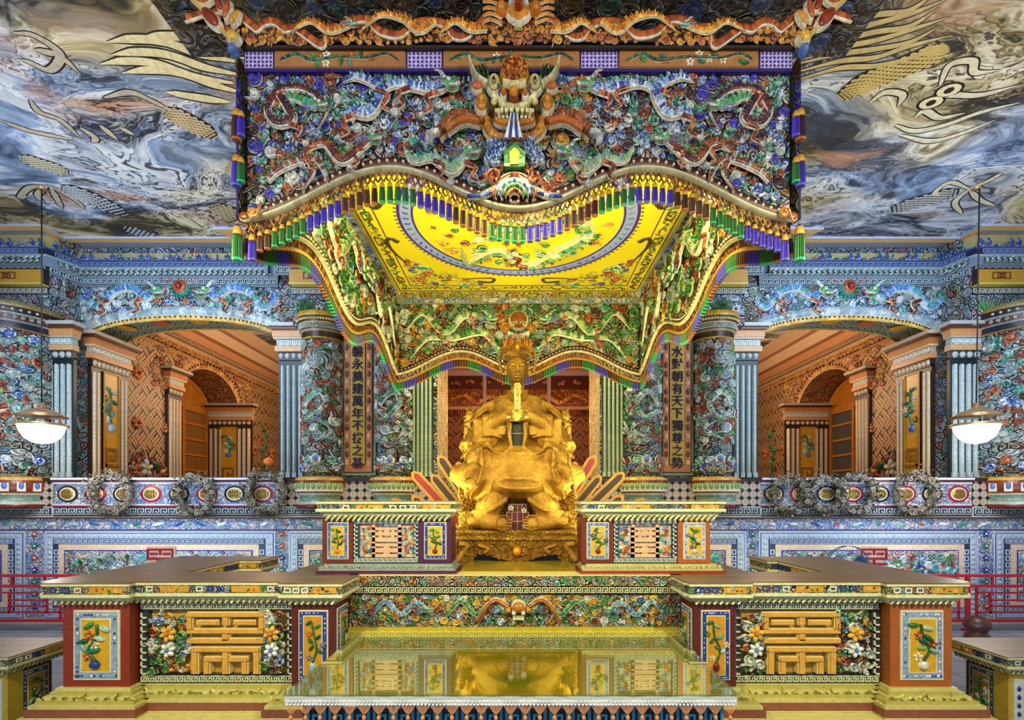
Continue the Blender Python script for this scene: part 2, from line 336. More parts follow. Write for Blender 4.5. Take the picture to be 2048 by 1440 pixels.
def slab(g, mp, pts, c0, c1, c, m='plain'):
    n = len(pts); P = np.array([(a, b, c0) for a, b in pts]+[(a, b, c1) for a, b in pts], float)
    F = [list(range(n, 2*n)), list(range(n))[::-1]]+[[i, (i+1) % n, n+(i+1) % n, n+i] for i in range(n)]
    g.add(mp(P), F, c, m, False)
def jit(c, k=.18):
    c = np.asarray(random.choice(c) if isinstance(c, list) else c); return c*(1+(random.random()-.5)*2*k)
OFF5 = np.array([-1, -.76, 0, .76, 1]); HT5 = np.array([0, .42, 1, .42, 0])
OFF7 = np.array([-1, -.85, -.5, 0, .5, .85, 1]); HT7 = np.array([0, .38, .82, 1, .82, .38, 0])
def rib(g, mp, pts, w, h, col, edge=CREAM, z0=0, m='glaze', rnd=False, k=.2):
    P = np.asarray(pts, float); n = len(P); w = np.broadcast_to(np.asarray(w, float), n); h = np.broadcast_to(np.asarray(h, float), n)
    T = np.gradient(P, axis=0); T /= np.linalg.norm(T, axis=1)[:, None]+1e-9; N = np.stack([-T[:, 1], T[:, 0]], 1)
    of, ht = (OFF7, HT7) if rnd else (OFF5, HT5); q = len(of)
    A = P[:, None, :]+N[:, None, :]*(w[:, None]*of)[:, :, None]; Cc = z0+h[:, None]*ht
    V = np.concatenate([A, Cc[:, :, None]], 2).reshape(-1, 3)
    i = np.arange(n-1)[:, None]*q; j = np.arange(q-1)[None, :]
    F = np.stack([i+j, i+q+j, i+q+j+1, i+j+1], 2).reshape(-1, 4)
    cols = np.asarray(col, float); cols = cols[None] if cols.ndim == 1 else cols
    C = cols[RNG.integers(0, len(cols), n-1)]*(1+(RNG.random((n-1, 1))-.5)*2*k)
    C = np.repeat(C[:, None, :], q-1, 1)
    if edge is not None: C[:, 0] = edge; C[:, -1] = edge
    g.add(mp(V), F, C.reshape(-1, 3), m, True)
def disc(g, mp, a, b, rx, ry, h, c, z0=0, n=14, m='glaze', edge=None, rot=0):
    th = np.arange(n)/n*2*PI; cr, sr = math.cos(rot), math.sin(rot)
    rings = [(1, 0), (.8, .7), (.45, .95)]; V = []
    for k, hh in rings:
        x, y = rx*k*np.cos(th), ry*k*np.sin(th); V.append(np.stack([a+x*cr-y*sr, b+x*sr+y*cr, np.full(n, z0+h*hh)], 1))
    V = np.concatenate(V+[np.array([[a, b, z0+h]])]); F = []; C = []
    for r in range(2):
        for i in range(n):
            F.append([r*n+i, r*n+(i+1) % n, (r+1)*n+(i+1) % n, (r+1)*n+i]); C.append(edge if (edge is not None and r == 0) else jit(c, .1))
    for i in range(n): F.append([2*n+i, 2*n+(i+1) % n, 3*n]); C.append(jit(c, .1))
    g.add(mp(V), F, np.array(C), m, True)
def curl(g, mp, a, b, r, ang, hd, pal, z0=0, h=None, edge=CREAM, tail=1.0, m='glaze'):
    h = h or r*.45; N = 18; t = np.linspace(0, 1, N); th = ang+hd*t*2*PI*1.3; rr = r*.82*(1-.74*t)
    P = np.stack([a+rr*np.cos(th), b+rr*np.sin(th)], 1); W = r*(.21-.11*t)
    if tail > 0:
        k = 5; d = np.array([math.sin(ang)*hd, -math.cos(ang)*hd]); nn = np.array([math.cos(ang), math.sin(ang)])
        u = np.linspace(1, 1/k, k)[:, None]; Q = P[0]+d*u*r*1.5*tail+nn*(u**2)*r*.5
        P = np.concatenate([Q, P]); W = np.concatenate([r*.21*np.linspace(.12, .95, k), W])
    disc(g, mp, a, b, r*.8, r*.8, h*.45, random.choice(pal), z0, 10, m)
    rib(g, mp, P, W, h, pal, edge, z0+h*.12, m)
def fill(g, mp, inside, a0, a1, b0, b1, r0, r1, pals, seed=1, tries=3000, z0=0, edge=CREAM, dens=1.45, palf=None, m='glaze', hk=.45):
    rd = random.Random(seed); pts = []; cell = {}
    cs = r1*2.2
    for _ in range(tries):
        a, b = rd.uniform(a0, a1), rd.uniform(b0, b1); r = rd.uniform(r0, r1)
        if not inside(a, b, r): continue
        ci, cj = int(a//cs), int(b//cs); ok = True
        for i in (-1, 0, 1):
            for j in (-1, 0, 1):
                for (x, y, q) in cell.get((ci+i, cj+j), ()):
                    if (x-a)**2+(y-b)**2 < ((q+r)/2*dens)**2: ok = False; break
                if not ok: break
            if not ok: break
        if not ok: continue
        cell.setdefault((ci, cj), []).append((a, b, r))
        pal = palf(a, b, rd) if palf else rd.choice(pals)
        curl(g, mp, a, b, r, rd.uniform(0, 2*PI), rd.choice((-1, 1)), pal, z0+rd.random()*r*.15, r*hk, edge, rd.uniform(.3, 1.1), m)
def cat(pts, k=8):
    P = np.asarray(pts, float); P = np.concatenate([[2*P[0]-P[1]], P, [2*P[-1]-P[-2]]]); out = []
    for i in range(1, len(P)-2):
        for t in np.arange(k)/k:
            out.append(.5*((2*P[i])+(P[i+1]-P[i-1])*t+(2*P[i-1]-5*P[i]+4*P[i+1]-P[i+2])*t*t+(3*P[i]-P[i-1]-3*P[i+1]+P[i+2])*t**3))
    out.append(P[-2]); return np.array(out)
def key(g, mp, a0, a1, b0, b1, c, z0=0, z1=.004, m='plain', flip=False):
    """meander band of raised bars"""
    h = b1-b0; n = max(1, round((a1-a0)/(h*1.25))); p = (a1-a0)/n; t = h*.15
    segs = [(0, 0, .12, 1), (.12, .86, .84, 1), (.72, .3, .84, .86), (.36, .3, .72, .44), (.36, .44, .48, .66), (0, 0, 1, .13)]
    for i in range(n):
        for x0, y0, x1, y1 in segs:
            if flip: y0, y1 = 1-y1, 1-y0
            rect(g, mp, a0+(i+x0)*p, a0+(i+x1)*p, b0+y0*h, b0+y1*h, z0, z1, c, m)
def sweep(g, path, prof, cols, m='plain', mats=None):
    """path [(x, y)], camera on the right-hand side when walking +x; prof [(out, z)]"""
    P = np.array(path, float); n = len(P); T = np.diff(P, axis=0); T /= np.linalg.norm(T, axis=1)[:, None]
    Nn = np.stack([T[:, 1], -T[:, 0]], 1); V = []
    for i in range(n):
        if i == 0: d = Nn[0]
        elif i == n-1: d = Nn[-1]
        else: d = Nn[i-1]+Nn[i]; d = d/max(.25, np.dot(d, Nn[i]))
        for o, z in prof: V.append((P[i, 0]+d[0]*o, P[i, 1]+d[1]*o, z))
    q = len(prof)
    for j in range(q-1):
        F = np.array([[i*q+j, (i+1)*q+j, (i+1)*q+j+1, i*q+j+1] for i in range(n-1)])
        g.add(V, F, cols[j % len(cols)], mats[j % len(mats)] if mats else m, False)
def lathe(g, cx, cy, prof, c, n=20, m='plain', z=0):
    th = np.arange(n)/n*2*PI; V = np.concatenate([np.stack([cx+r*np.cos(th), cy+r*np.sin(th), np.full(n, z+h)], 1) for r, h in prof]); F = []
    for j in range(len(prof)-1):
        for i in range(n): F.append([j*n+i, j*n+(i+1) % n, (j+1)*n+(i+1) % n, (j+1)*n+i])
    F.append(list(range(n))[::-1]); F.append([(len(prof)-1)*n+i for i in range(n)])
    C = c
    if isinstance(c, list): C = np.array([c[j % len(c)] for j in range(len(prof)-1) for _ in range(n)]+[c[0], c[-1]])
    g.add(V, F, C, m, True)
def tube(g, pts, r, c, m='plain', n=8):
    P = np.asarray(pts, float); k = len(P); r = np.broadcast_to(np.asarray(r, float), k); T = np.gradient(P, axis=0); T /= np.linalg.norm(T, axis=1)[:, None]+1e-9
    up = np.array([0, 0, 1.]) if abs(T[0, 2]) < .9 else np.array([1., 0, 0]); th = np.arange(n)/n*2*PI; V = []
    for i in range(k):
        A = np.cross(T[i], up); A /= np.linalg.norm(A)+1e-9; B = np.cross(A, T[i])
        V.append(P[i]+r[i]*(np.cos(th)[:, None]*A+np.sin(th)[:, None]*B))
    V = np.concatenate(V); F = [[i*n+j, (i+1)*n+j, (i+1)*n+(j+1) % n, i*n+(j+1) % n] for i in range(k-1) for j in range(n)]
    F += [list(range(n)), [(k-1)*n+j for j in range(n)][::-1]]
    g.add(V, F, c, m, True)
def text(g, body, mp, a, b, size, c, z0=0, z1=.01, m='plain'):
    cu = bpy.data.curves.new('t', 'FONT'); cu.body = body; cu.size = size; cu.align_x = 'CENTER'; cu.align_y = 'CENTER'; cu.offset = size*.004
    o = bpy.data.objects.new('t', cu); COL.objects.link(o); dg = bpy.context.evaluated_depsgraph_get(); me = bpy.data.meshes.new_from_object(o.evaluated_get(dg))
    V = np.zeros(len(me.vertices)*3); me.vertices.foreach_get('co', V); V = V.reshape(-1, 3)
    if len(V):
        V[:, :2] -= (V[:, :2].max(0)+V[:, :2].min(0))/2
        F = [list(p.vertices) for p in me.polygons]
        V2 = np.stack([V[:, 0]+a, V[:, 1]+b, np.full(len(V), z1)], 1); g.add(mp(V2), F, c, m, False)
        cnt = {}
        for f in F:
            for i in range(len(f)): e = (f[i], f[(i+1) % len(f)]); cnt[e] = 1
        S = [e for e in cnt if (e[1], e[0]) not in cnt]; n = len(V)
        V3 = np.concatenate([V2, np.stack([V2[:, 0], V2[:, 1], np.full(n, z0)], 1)])
        if S: g.add(mp(V3), np.array([[b_, a_, a_+n, b_+n] for a_, b_ in S]), c, m, False)
    bpy.data.objects.remove(o); bpy.data.curves.remove(cu); bpy.data.meshes.remove(me)

# motifs ------------------------------------------------------------
def flower(g, mp, a, b, r, c, cc, z0=0, n=5):
    for i in range(n):
        t = i/n*2*PI+.3; disc(g, mp, a+r*.6*math.cos(t), b+r*.6*math.sin(t), r*.45, r*.3, r*.35, c, z0, 8, rot=t)
    disc(g, mp, a, b, r*.3, r*.3, r*.6, cc, z0, 8)
def sprig(g, mp, a, b, h, w_, rd, cols, stem=P_GREEN[2], z0=0):
    """flowering spray standing in a small vase"""
    disc(g, mp, a, b+h*.10, w_*.16, h*.10, w_*.12, rd.choice(P_RUST+P_BLUE), z0, 10)
    P = cat([(a, b+h*.18), (a+w_*rd.uniform(-.2, .2), b+h*.42), (a+w_*rd.uniform(-.2, .2), b+h*.68), (a+w_*rd.uniform(-.15, .15), b+h*.95)], 4)
    rib(g, mp, P, w_*.05, w_*.07, [stem, P_GREEN[0]], None, z0)
    for i in range(9):
        q = P[int(len(P)*(.15+.8*i/9))]; d = w_*rd.uniform(.12, .38)*(1 if i % 2 else -1)
        if i % 3 == 0: flower(g, mp, q[0]+d, q[1]+h*.03, w_*.15, rd.choice(cols), P_GOLD[3], z0)
        else: disc(g, mp, q[0]+d*.7, q[1]+h*.04, w_*.18, w_*.08, w_*.09, rd.choice(P_GREEN+P_TEAL), z0, 8, rot=rd.uniform(-1, 1)+(0 if d > 0 else PI))
def garland(g, mp, a0, a1, b0, b1, rd, n, z0=0, pals=None):
    for i in range(n):
        t = (i+.5)/n; a = a0+(a1-a0)*t; b = (b0+b1)/2+(b1-b0)*.22*math.sin(i*1.9); r = (b1-b0)*rd.uniform(.2, .36)
        k = i % 3
        if k == 0: flower(g, mp, a, b, r, rd.choice(P_WHITE+P_RUST), P_GOLD[3], z0)
        elif k == 1: curl(g, mp, a, b, r, rd.uniform(0, 6), rd.choice((-1, 1)), rd.choice(pals or P_MIX), z0)
        else: disc(g, mp, a, b, r*1.2, r*.5, r*.4, rd.choice(P_GREEN+P_TEAL), z0, 8, rot=rd.uniform(-.8, .8))
def head(g, mp, a, b, s, d, pal, z0):
    """dragon head, profile, looking along d (+1/-1)"""
    X = lambda x: a+d*s*x
    Y = lambda y: b+s*y
    for i in range(6):                                            # streaming mane
        y0 = .35-.2*i; P = cat([(X(-.2), Y(y0*.6)), (X(-.9), Y(y0+.15)), (X(-1.4), Y(y0-.1)), (X(-2.0-.1*(i % 3)), Y(y0+.22))], 5)
        rib(g, mp, P, s*np.linspace(.13, .015, len(P)), s*.16, random.choice((P_BLUE[:3], P_DARK[:2], P_BLUE[:2])), CREAM, z0)
    for q in (.15, -.1):                                          # horns
        P = cat([(X(q-.1), Y(.4)), (X(q-.5), Y(.7)), (X(q-.75), Y(1.05)), (X(q-1.2), Y(1.2))], 5)
        rib(g, mp, P, s*np.linspace(.12, .03, len(P)), s*.2, P_WHITE, None, z0+s*.1)
    disc(g, mp, X(0), Y(.1), s*.62, s*.5, s*.38, pal[0], z0, 16, edge=CREAM)
    disc(g, mp, X(.62), Y(.02), s*.5, s*.26, s*.34, pal[1 % len(pal)], z0, 14, edge=CREAM)
    disc(g, mp, X(1.02), Y(.12), s*.17, s*.17, s*.5, P_RUST[1], z0, 10, edge=CREAM)
    P = cat([(X(.1), Y(-.25)), (X(.5), Y(-.3)), (X(.9), Y(-.18)), (X(1.22), Y(-.12))], 5)
    rib(g, mp, P, s*.09, s*.46, P_WHITE, None, z0)
    P = cat([(X(-.2), Y(-.4)), (X(.3), Y(-.72)), (X(.8), Y(-.66)), (X(1.1), Y(-.5))], 5)
    rib(g, mp, P, s*np.linspace(.2, .08, len(P)), s*.34, pal, CREAM, z0)
    disc(g, mp, X(.45), Y(-.46), s*.42, s*.12, s*.2, P_RUST[0], z0, 10)
    for i in range(5): disc(g, mp, X(.25+.19*i), Y(-.36), s*.05, s*.09, s*.45, WHT, z0, 6)
    disc(g, mp, X(.12), Y(.22), s*.27, s*.27, s*.55, WHT, z0, 16, edge=P_TEAL[0])
    disc(g, mp, X(.16), Y(.22), s*.15, s*.15, s*.62, H('d8d0a0'), z0, 12); disc(g, mp, X(.17), Y(.22), s*.07, s*.07, s*.68, DARK, z0, 8)
    for i in range(5):                                            # crest leaves
        disc(g, mp, X(-.45+.24*i), Y(.6-.05*i), s*.1, s*.24, s*.2, random.choice(P_GREEN[:2]+P_TEAL[:2]), z0, 8, rot=.3*d)
    P = cat([(X(1.0), Y(.0)), (X(1.3), Y(-.2)), (X(1.15), Y(-.55)), (X(1.35), Y(-.8))], 5)
    rib(g, mp, P, s*.035, s*.2, P_RUST, None, z0+s*.1)
def dragon(g, mp, pts, w_, pal, belly, d, z0=.01, hs=1.9, fin=P_TEAL, legs=True, hd=True):
    P = cat(pts, 9); n = len(P); t = np.linspace(0, 1, n); W = w_*np.interp(t, [0, .15, .6, 1], [.12, .6, 1, .85])
    T = np.gradient(P, axis=0); T /= np.linalg.norm(T, axis=1)[:, None]; N = np.stack([-T[:, 1], T[:, 0]], 1)
    sgn = np.where(N[:, 1] >= 0, 1, -1)[:, None]; N = N*sgn
    for i in range(2, n-2, 2):                                    # dorsal fins
        c = P[i]+N[i]*W[i]*1.25; disc(g, mp, c[0], c[1], W[i]*.55, W[i]*.28, W[i]*.6, random.choice(fin), z0, 7, rot=math.atan2(N[i, 1], N[i, 0])+.5)
    rib(g, mp, P, W, W*.8, pal, CREAM, z0, 'fine', True, .5)
    rib(g, mp, P-N*(W*.66)[:, None], W*.2, W*.5, belly, None, z0+w_*.2, 'fine')
    for i in range(1, n-1):                                       # scale rows
        for k in (-.15, .22, .58):
            c = P[i]+N[i]*W[i]*(k+.18*(i % 2)); disc(g, mp, c[0], c[1], W[i]*.2, W[i]*.15, W[i]*.16, random.choice(pal) if isinstance(pal, list) else pal, z0+W[i]*.66*math.sqrt(max(.05, 1-k*k)), 6, rot=math.atan2(T[i, 1], T[i, 0]), edge=belly if i % 3 else None, m='plain')
    if legs:
        for f in (.42, .8):
            i = int(n*f); q = P[i]-N[i]*W[i]*.7; s = random.choice((-1, 1))
            L = cat([q, q+[s*w_*1.6, -w_*.8], q+[s*w_*.9, -w_*2.2], q+[s*w_*2.0, -w_*3.0]], 5)
            rib(g, mp, L, w_*np.linspace(.5, .2, len(L)), w_*.7, P_RUST, CREAM, z0+w_*.3)
            for k in range(4):
                e = L[-1]; a = s*(.2+.45*k)-1.2; C = cat([e, e+[math.cos(a)*w_*.7, math.sin(a)*w_*.7], e+[math.cos(a+.5)*w_*1.2, math.sin(a+.5)*w_*1.2]], 3)
                rib(g, mp, C, w_*np.linspace(.16, .03, len(C)), w_*.4, P_WHITE, None, z0+w_*.4)
    if hd: head(g, mp, P[-1][0]+d*w_*.4, P[-1][1], w_*hs, d, [P_GREEN[1], P_TEAL[1], P_GREEN[0]], z0+w_*.5)
def longevity(g, mp, a0, a1, b0, b1, c, z0, z1, edge=None, m='plain'):
    """open longevity glyph built from square bars"""
    Wd, Hh = a1-a0, b1-b0; t = .075
    R = [(0, .93, 1, 1), (.46, .80, .54, .93), (.12, .80, .40, .87), (.60, .80, .88, .87), (0, .66, 1, .73), (.46, .54, .54, .66), (0, .50, 1, .57),
         (.06, .36, .94, .43), (.06, 0, .14, .36), (.86, 0, .94, .36), (.46, .0, .54, .36), (.22, .20, .46, .27), (.54, .20, .78, .27), (.22, 0, .29, .20), (.71, 0, .78, .20), (.0, .73, .07, .93), (.93, .73, 1, .93)]
    for x0, y0, x1, y1 in R:
        if edge is not None: rect(g, mp, a0+x0*Wd-.003, a0+x1*Wd+.003, b0+y0*Hh-.003, b0+y1*Hh+.003, z0, z1*.8, edge, m)
        rect(g, mp, a0+x0*Wd, a0+x1*Wd, b0+y0*Hh, b0+y1*Hh, z0, z1, c, m, .002)
def picture_panel(g, mp, a0, a1, b0, b1, z, border, back, rd, kind='sprig', bw=None):
    """framed porcelain picture: cream line, blue-white border, cream line, sunk yellow field with a flower vase"""
    bw = bw or (a1-a0)*.13; l = bw*.28
    rect(g, mp, a0, a1, b0, b1, z, z+.006, CREAM, 'plain', .003); rect(g, mp, a0+l, a1-l, b0+l, b1-l, z, z+.008, border, 'fine', .002)
    rect(g, mp, a0+l+bw, a1-l-bw, b0+l+bw, b1-l-bw, z, z+.011, CREAM, 'plain', .002)
    rect(g, mp, a0+2*l+bw, a1-2*l-bw, b0+2*l+bw, b1-2*l-bw, z, z+.0125, back, 'plain')
    n = 14; 
    for k in range(n):
        for (x, y) in ((a0+l+(a1-a0-2*l)*(k+.5)/n, b0+l+bw*.5), (a0+l+(a1-a0-2*l)*(k+.5)/n, b1-l-bw*.5), (a0+l+bw*.5, b0+l+(b1-b0-2*l)*(k+.5)/n), (a1-l-bw*.5, b0+l+(b1-b0-2*l)*(k+.5)/n)):
            if rd.random() < .7: disc(g, mp, x, y, bw*.28, bw*.2, .004, rd.choice((WHT, P_BLUE[2], P_BLUE[0])), z+.008, 6, rot=rd.uniform(0, 3))
    hw = (b1-b0)-4*l-2*bw
    sprig(g, mp, (a0+a1)/2, b0+2*l+bw+hw*.04, hw*.92, (a1-a0)*.74, rd, P_WHITE+P_RUST[:2]+P_BLUE[:2]+P_GREEN[:1], z0=z+.0125)

# ================================================================== THE SETTING
CEIL = E+3.93; YW, YP, YD, YB = 8.0, 7.6, 7.3, 8.75      # arch wall, pier face, dado face, back of arch wall
SILL = E+.34; LEDGE = E-.245
g = G(); box(g, -9, 9, -1, 20, -.1, 0, H('8d9095'), 'floor'); struct(build('floor', g))

# ceiling: painted mural with a stepped moulded border
g = G(); box(g, -9.5, 9.5, 1.0, 16.5, CEIL, CEIL+.1, H('808080'), 'mural'); ceil = struct(build('ceiling', g))
g = G()
for s, xo in ((-1, 6.78), (1, 6.58)):
    P = [(s*9.5, 7.33), (s*xo, 7.33), (s*xo, 7.68), (s*4.28, 7.68), (s*4.40, 7.42), (s*3.2, 7.42)]
    if s > 0: P = P[::-1]
    off = [(.0, .0), (.0, .02), (-.10, .03), (-.10, .015), (-.36, .012), (-.36, .05), (-.62, .05)]
    prof = [(-a if False else a, CEIL-b) for a, b in [(0, .0), (0, .03), (-.11, .035), (-.11, .012), (-.34, .012), (-.34, .05), (-.85, .06)]]
    sweep(g, P, prof, [H('b9c4e6'), H('d9b06a'), H('b9c4e6'), H('8792a8'), H('e4cf9c'), H('dccb9a')], 'plain')
build('ceiling_border', g, ceil)
g = G(); box(g, -2.85, 2.85, 1.2, 4.5, CEIL-.06, CEIL-.002, DARK, 'sw_dark')
fill(g, DN(CEIL-.06), lambda a, b, r: abs(a) < 2.75 and b < 4.4, -2.75, 2.75, 3.6, 4.45, .05, .13, [[DARK, H('241a14')], [H('1c2a50'), H('34466a')], [DARK, H('2a1c14')], [H('4a3a18'), H('241a0c')], [H('143c30'), H('0c1c18')]], 5, 1500, edge=H('55523c'), hk=.2)
build('ceiling_relief', g, ceil)
# painted dragon strokes on the mural (flat paint on the ceiling plane)
def cp(px, py): y = CEIL_K/(1000-py); return ((px-1037)*y/1030, y)
CEIL_K = 3.93*1030
g = G(); INK = H('100d08'); PC = H('e2d5a8')
def stroke(pts, w_, c=PC, ink=1.3):
    P = cat([cp(*p) for p in pts], 8); n = len(P); W = w_*np.interp(np.linspace(0, 1, n), [0, .3, .8, 1], [.35, 1, .8, .1])
    rib(g, DN(CEIL), P, W*ink+.006, .0015, INK, None, 0, 'plain', k=0); rib(g, DN(CEIL), P, W, .003, c, None, 0.001, 'plain', k=.1)
for dx, dy, L in ((0, 0, 1), (8, 26, 1), (-14, 44, .95), (30, 62, .8), (60, -6, .7), (22, 84, .6)):
    stroke([(470+dx*.3, 122+dy), (400+dx, 108+dy*1.0), (330+dx, 84+dy), (270+dx, 78+dy), (215+dx, 84+dy)][:5] if L > .65 else [(460, 120+dy), (390, 110+dy), (330, 100+dy)], .05)
for k in range(7):
    stroke([(1600, 62+k*16), (1680, 52+k*14), (1750, 30+k*17), (1820, 20+k*16-8*(k % 2)), (1880+22*(k % 2), k*19-24)], .03, H('c3ad72'))
def scales(P, w_, c):
    P = cat(P, 8); n = len(P); Q = np.array([cp(*p) for p in P]); T = np.gradient(Q, axis=0); T /= np.linalg.norm(T, axis=1)[:, None]; N = np.stack([-T[:, 1], T[:, 0]], 1)
    t = np.linspace(0, 1, n); W = w_*np.interp(t, [0, .2, .8, 1], [.5, 1, 1, .4]); rib(g, DN(CEIL), Q, W*1.15, .001, INK, None, 0, 'plain', k=0)
    for i in range(0, n):
        for k in range(-2, 3):
            q = Q[i]+N[i]*W[i]*.42*(k+.5*(i % 2)); disc(g, DN(CEIL), q[0], q[1], W[i]*.2, W[i]*.16, .0015, c, .0012, 7, m='plain')
scales([(1680, 195), (1730, 165), (1790, 140), (1860, 110), (1890, 90)], .13, H('c8ae62'))
scales([(330, 220), (380, 245), (430, 275)], .13, H('c8b48c')); scales([(120, 375), (180, 395), (250, 430)], .16, H('b9c0c4'))
scales([(1780, 420), (1850, 400), (1920, 382)], .15, H('b9b9b0')); scales([(40, 315), (90, 330), (140, 345)], .12, H('c2bda0'))
scales([(455, 330), (490, 345)], .16, H('b9ac80')); scales([(430, 410), (480, 440)], .18, H('b9ac80')); scales([(250, 455), (320, 478)], .12, H('b9c0c4'))
for s, pts in ((1, [(1880, 170), (1900, 130), (1945, 122), (1950, 145), (2000, 140)]), (1, [(1740, 205), (1770, 185), (1805, 190), (1795, 215)]), (1, [(1800, 270), (1860, 282), (1920, 268), (1990, 240)]),
               (1, [(1790, 250), (1830, 262), (1890, 250), (1960, 225), (2040, 205)]), (1, [(1850, 200), (1900, 190), (1960, 190), (2040, 170)]), (1, [(1830, 235), (1850, 222), (1880, 236), (1930, 226)]),
               (-1, [(30, 66), (70, 72), (120, 108), (100, 140), (60, 125), (35, 118)]), (-1, [(70, 100), (90, 104), (120, 112), (160, 148)]), (-1, [(60, 200), (80, 225), (120, 240), (160, 275)]),
               (-1, [(210, 195), (260, 185), (300, 200), (350, 225)]), (-1, [(0, 240), (60, 262), (150, 280)]), (-1, [(160, 255), (190, 275), (185, 285)]), (-1, [(200, 250), (235, 280)]), (-1, [(240, 255), (268, 270)]),
               (-1, [(100, 372), (60, 375), (40, 395), (55, 392)]), (-1, [(95, 372), (75, 390), (90, 408)]), (-1, [(100, 372), (115, 400), (125, 418)]), (-1, [(100, 372), (150, 400), (170, 420)]),
               (1, [(1938, 378), (1900, 365), (1870, 385), (1880, 392)]), (1, [(1938, 378), (1980, 360), (2005, 345)]), (1, [(1938, 378), (1960, 400), (1990, 412)]), (1, [(1938, 378), (1910, 405), (1925, 430)])):
    stroke(pts, .035, H('d9cfae') if s > 0 else H('b9ae98'))
for px, py in ((1862, 205), (1898, 180)): q = cp(px, py); disc(g, DN(CEIL), q[0], q[1], .13, .1, .003, PC, .002, 12, m='plain', edge=INK); disc(g, DN(CEIL), q[0], q[1], .05, .05, .004, INK, .003, 8, m='plain')
build('painted_dragons', g, ceil)

# back wall: dado, ledge, balustrade band, arches, frieze
g = G()
box(g, -9.5, 9.5, YD, YW+.3, 0, LEDGE, H('d9c4b0'), 'plain')
box(g, -9.5, 9.5, YD+.16, YW+.3, LEDGE, SILL-.02, H('9aa4a8'), 'plain')
wall = struct(build('wall_back', g))
dp = [(-9.2, -6.98, 1), (-6.70, -3.44, 1), (-3.25, -1.3, 0), (1.3, 3.22, 0), (3.40, 6.50, 1), (6.72, 9.2, 1)]
g = G(); f = FR(YD); rd = random.Random(3)
rect(g, f, -9.2, 9.2, LEDGE-.17, LEDGE-.02, 0, .012, H('d9c4b0'), 'sw_strip')
rect(g, f, -9.2, 9.2, LEDGE-.02, LEDGE+.0, 0, .05, H('3a2622')); rect(g, f, -9.2, 9.2, LEDGE-.185, LEDGE-.17, 0, .015, H('2a2a6a'))
for x in (-6.84, -3.345, 3.31, 6.61):
    rect(g, f, x-.13, x+.13, .1, LEDGE-.19, 0, .012, H('b9c4dc'), 'sw_strip')
    for k in range(7): flower(g, f, x, .25+k*.17, .05, rd.choice((P_BLUE[0], P_RUST[1], P_TEAL[0])), WHT, .012)
for k in range(60):
    x = -9+18*k/60; disc(g, f, x, LEDGE-.095, rd.uniform(.04, .1), .022, .012, rd.choice(P_TEAL+P_BLUE+P_RUST[:2]), .012, 8, rot=rd.uniform(-.5, .5))
build('dado_frieze', g, wall)
for (a0, a1, full) in dp:
    g = G(); b0, b1 = .06, LEDGE-.20
    rect(g, f, a0, a1, b0, b1, 0, .02, H('b9c9ea')); rect(g, f, a0+.02, a1-.02, b0+.02, b1-.02, 0, .022, H('28304a'))
    rect(g, f, a0+.03, a1-.03, b0+.03, b1-.03, 0, .03, H('a9bfe0')); rect(g, f, a0+.13, a1-.13, b0+.1, b1-.1, 0, .034, H('20304a'))
    i = np.arange(a0+.08, a1-.05, .07)
    for x in i: disc(g, f, x, b1-.065, .03, .022, .01, P_STONE[4], .03, 6, rot=.6)
    for z in np.arange(b0+.1, b1-.1, .07):
        for x in (a0+.08, a1-.08): disc(g, f, x, z, .032, .03, .012, P_STONE[4], .03, 8)
    key(g, f, a0+.15, a1-.15, b1-.17, b1-.11, H('c3d3ee'), .034, .04); key(g, SD2 if False else f, a0+.15, a1-.15, b0+.11, b0+.17, H('c3d3ee'), .034, .04)
    for z in np.arange(b0+.2, b1-.25, .09):
        for x in (a0+.15, a1-.21): frame(g, f, x, x+.06, z, z+.07, .012, .034, .04, H('c3d3ee'))
    rect(g, f, a0+.22, a1-.22, b0+.18, b1-.18, 0, .045, H('e2c8a8')); rect(g, f, a0+.30, a1-.30, b0+.26, b1-.26, 0, .048, H('2a1c9a')); rect(g, f, a0+.315, a1-.315, b0+.275, b1-.275, 0, .052, H('dcc8b0'), 'sw_panel')
    A0, A1, B0, B1 = a0+.33, a1-.33, b0+.29, b1-.29
    fill(g, f, lambda a, b, r: A0+r < a < A1-r and B0+r < b < B1-r, A0, A1, B0, B1, .035, .075, [P_TEAL, P_BLUE, P_RUST, P_TEAL, P_WHITE, P_GREEN, [H('3ab0b8'), H('78d0d0')]], int(a0*10)+99, 420, .052, H('dfe6ea'), 1.5)
    if full:
        for k in range(12): flower(g, f, rd.uniform(A0+.1, A1-.1), rd.uniform(B0+.1, B1-.1), rd.uniform(.05, .1), rd.choice((WHT, P_BLUE[0], P_RUST[1], H('d8b040'))), P_GOLD[3], .06)
    build('mosaic_panel', g, wall)
for cx in (-5.02, 4.98):
    g = G(); rect(g, f, cx-.2, cx+.2, LEDGE-.92, LEDGE-.42, .05, .08, H('cdb294'))
    longevity(g, f, cx-.185, cx+.185, LEDGE-.905, LEDGE-.435, H('8a0c18'), .08, .10)
    build('red_longevity_plaque', g, wall)
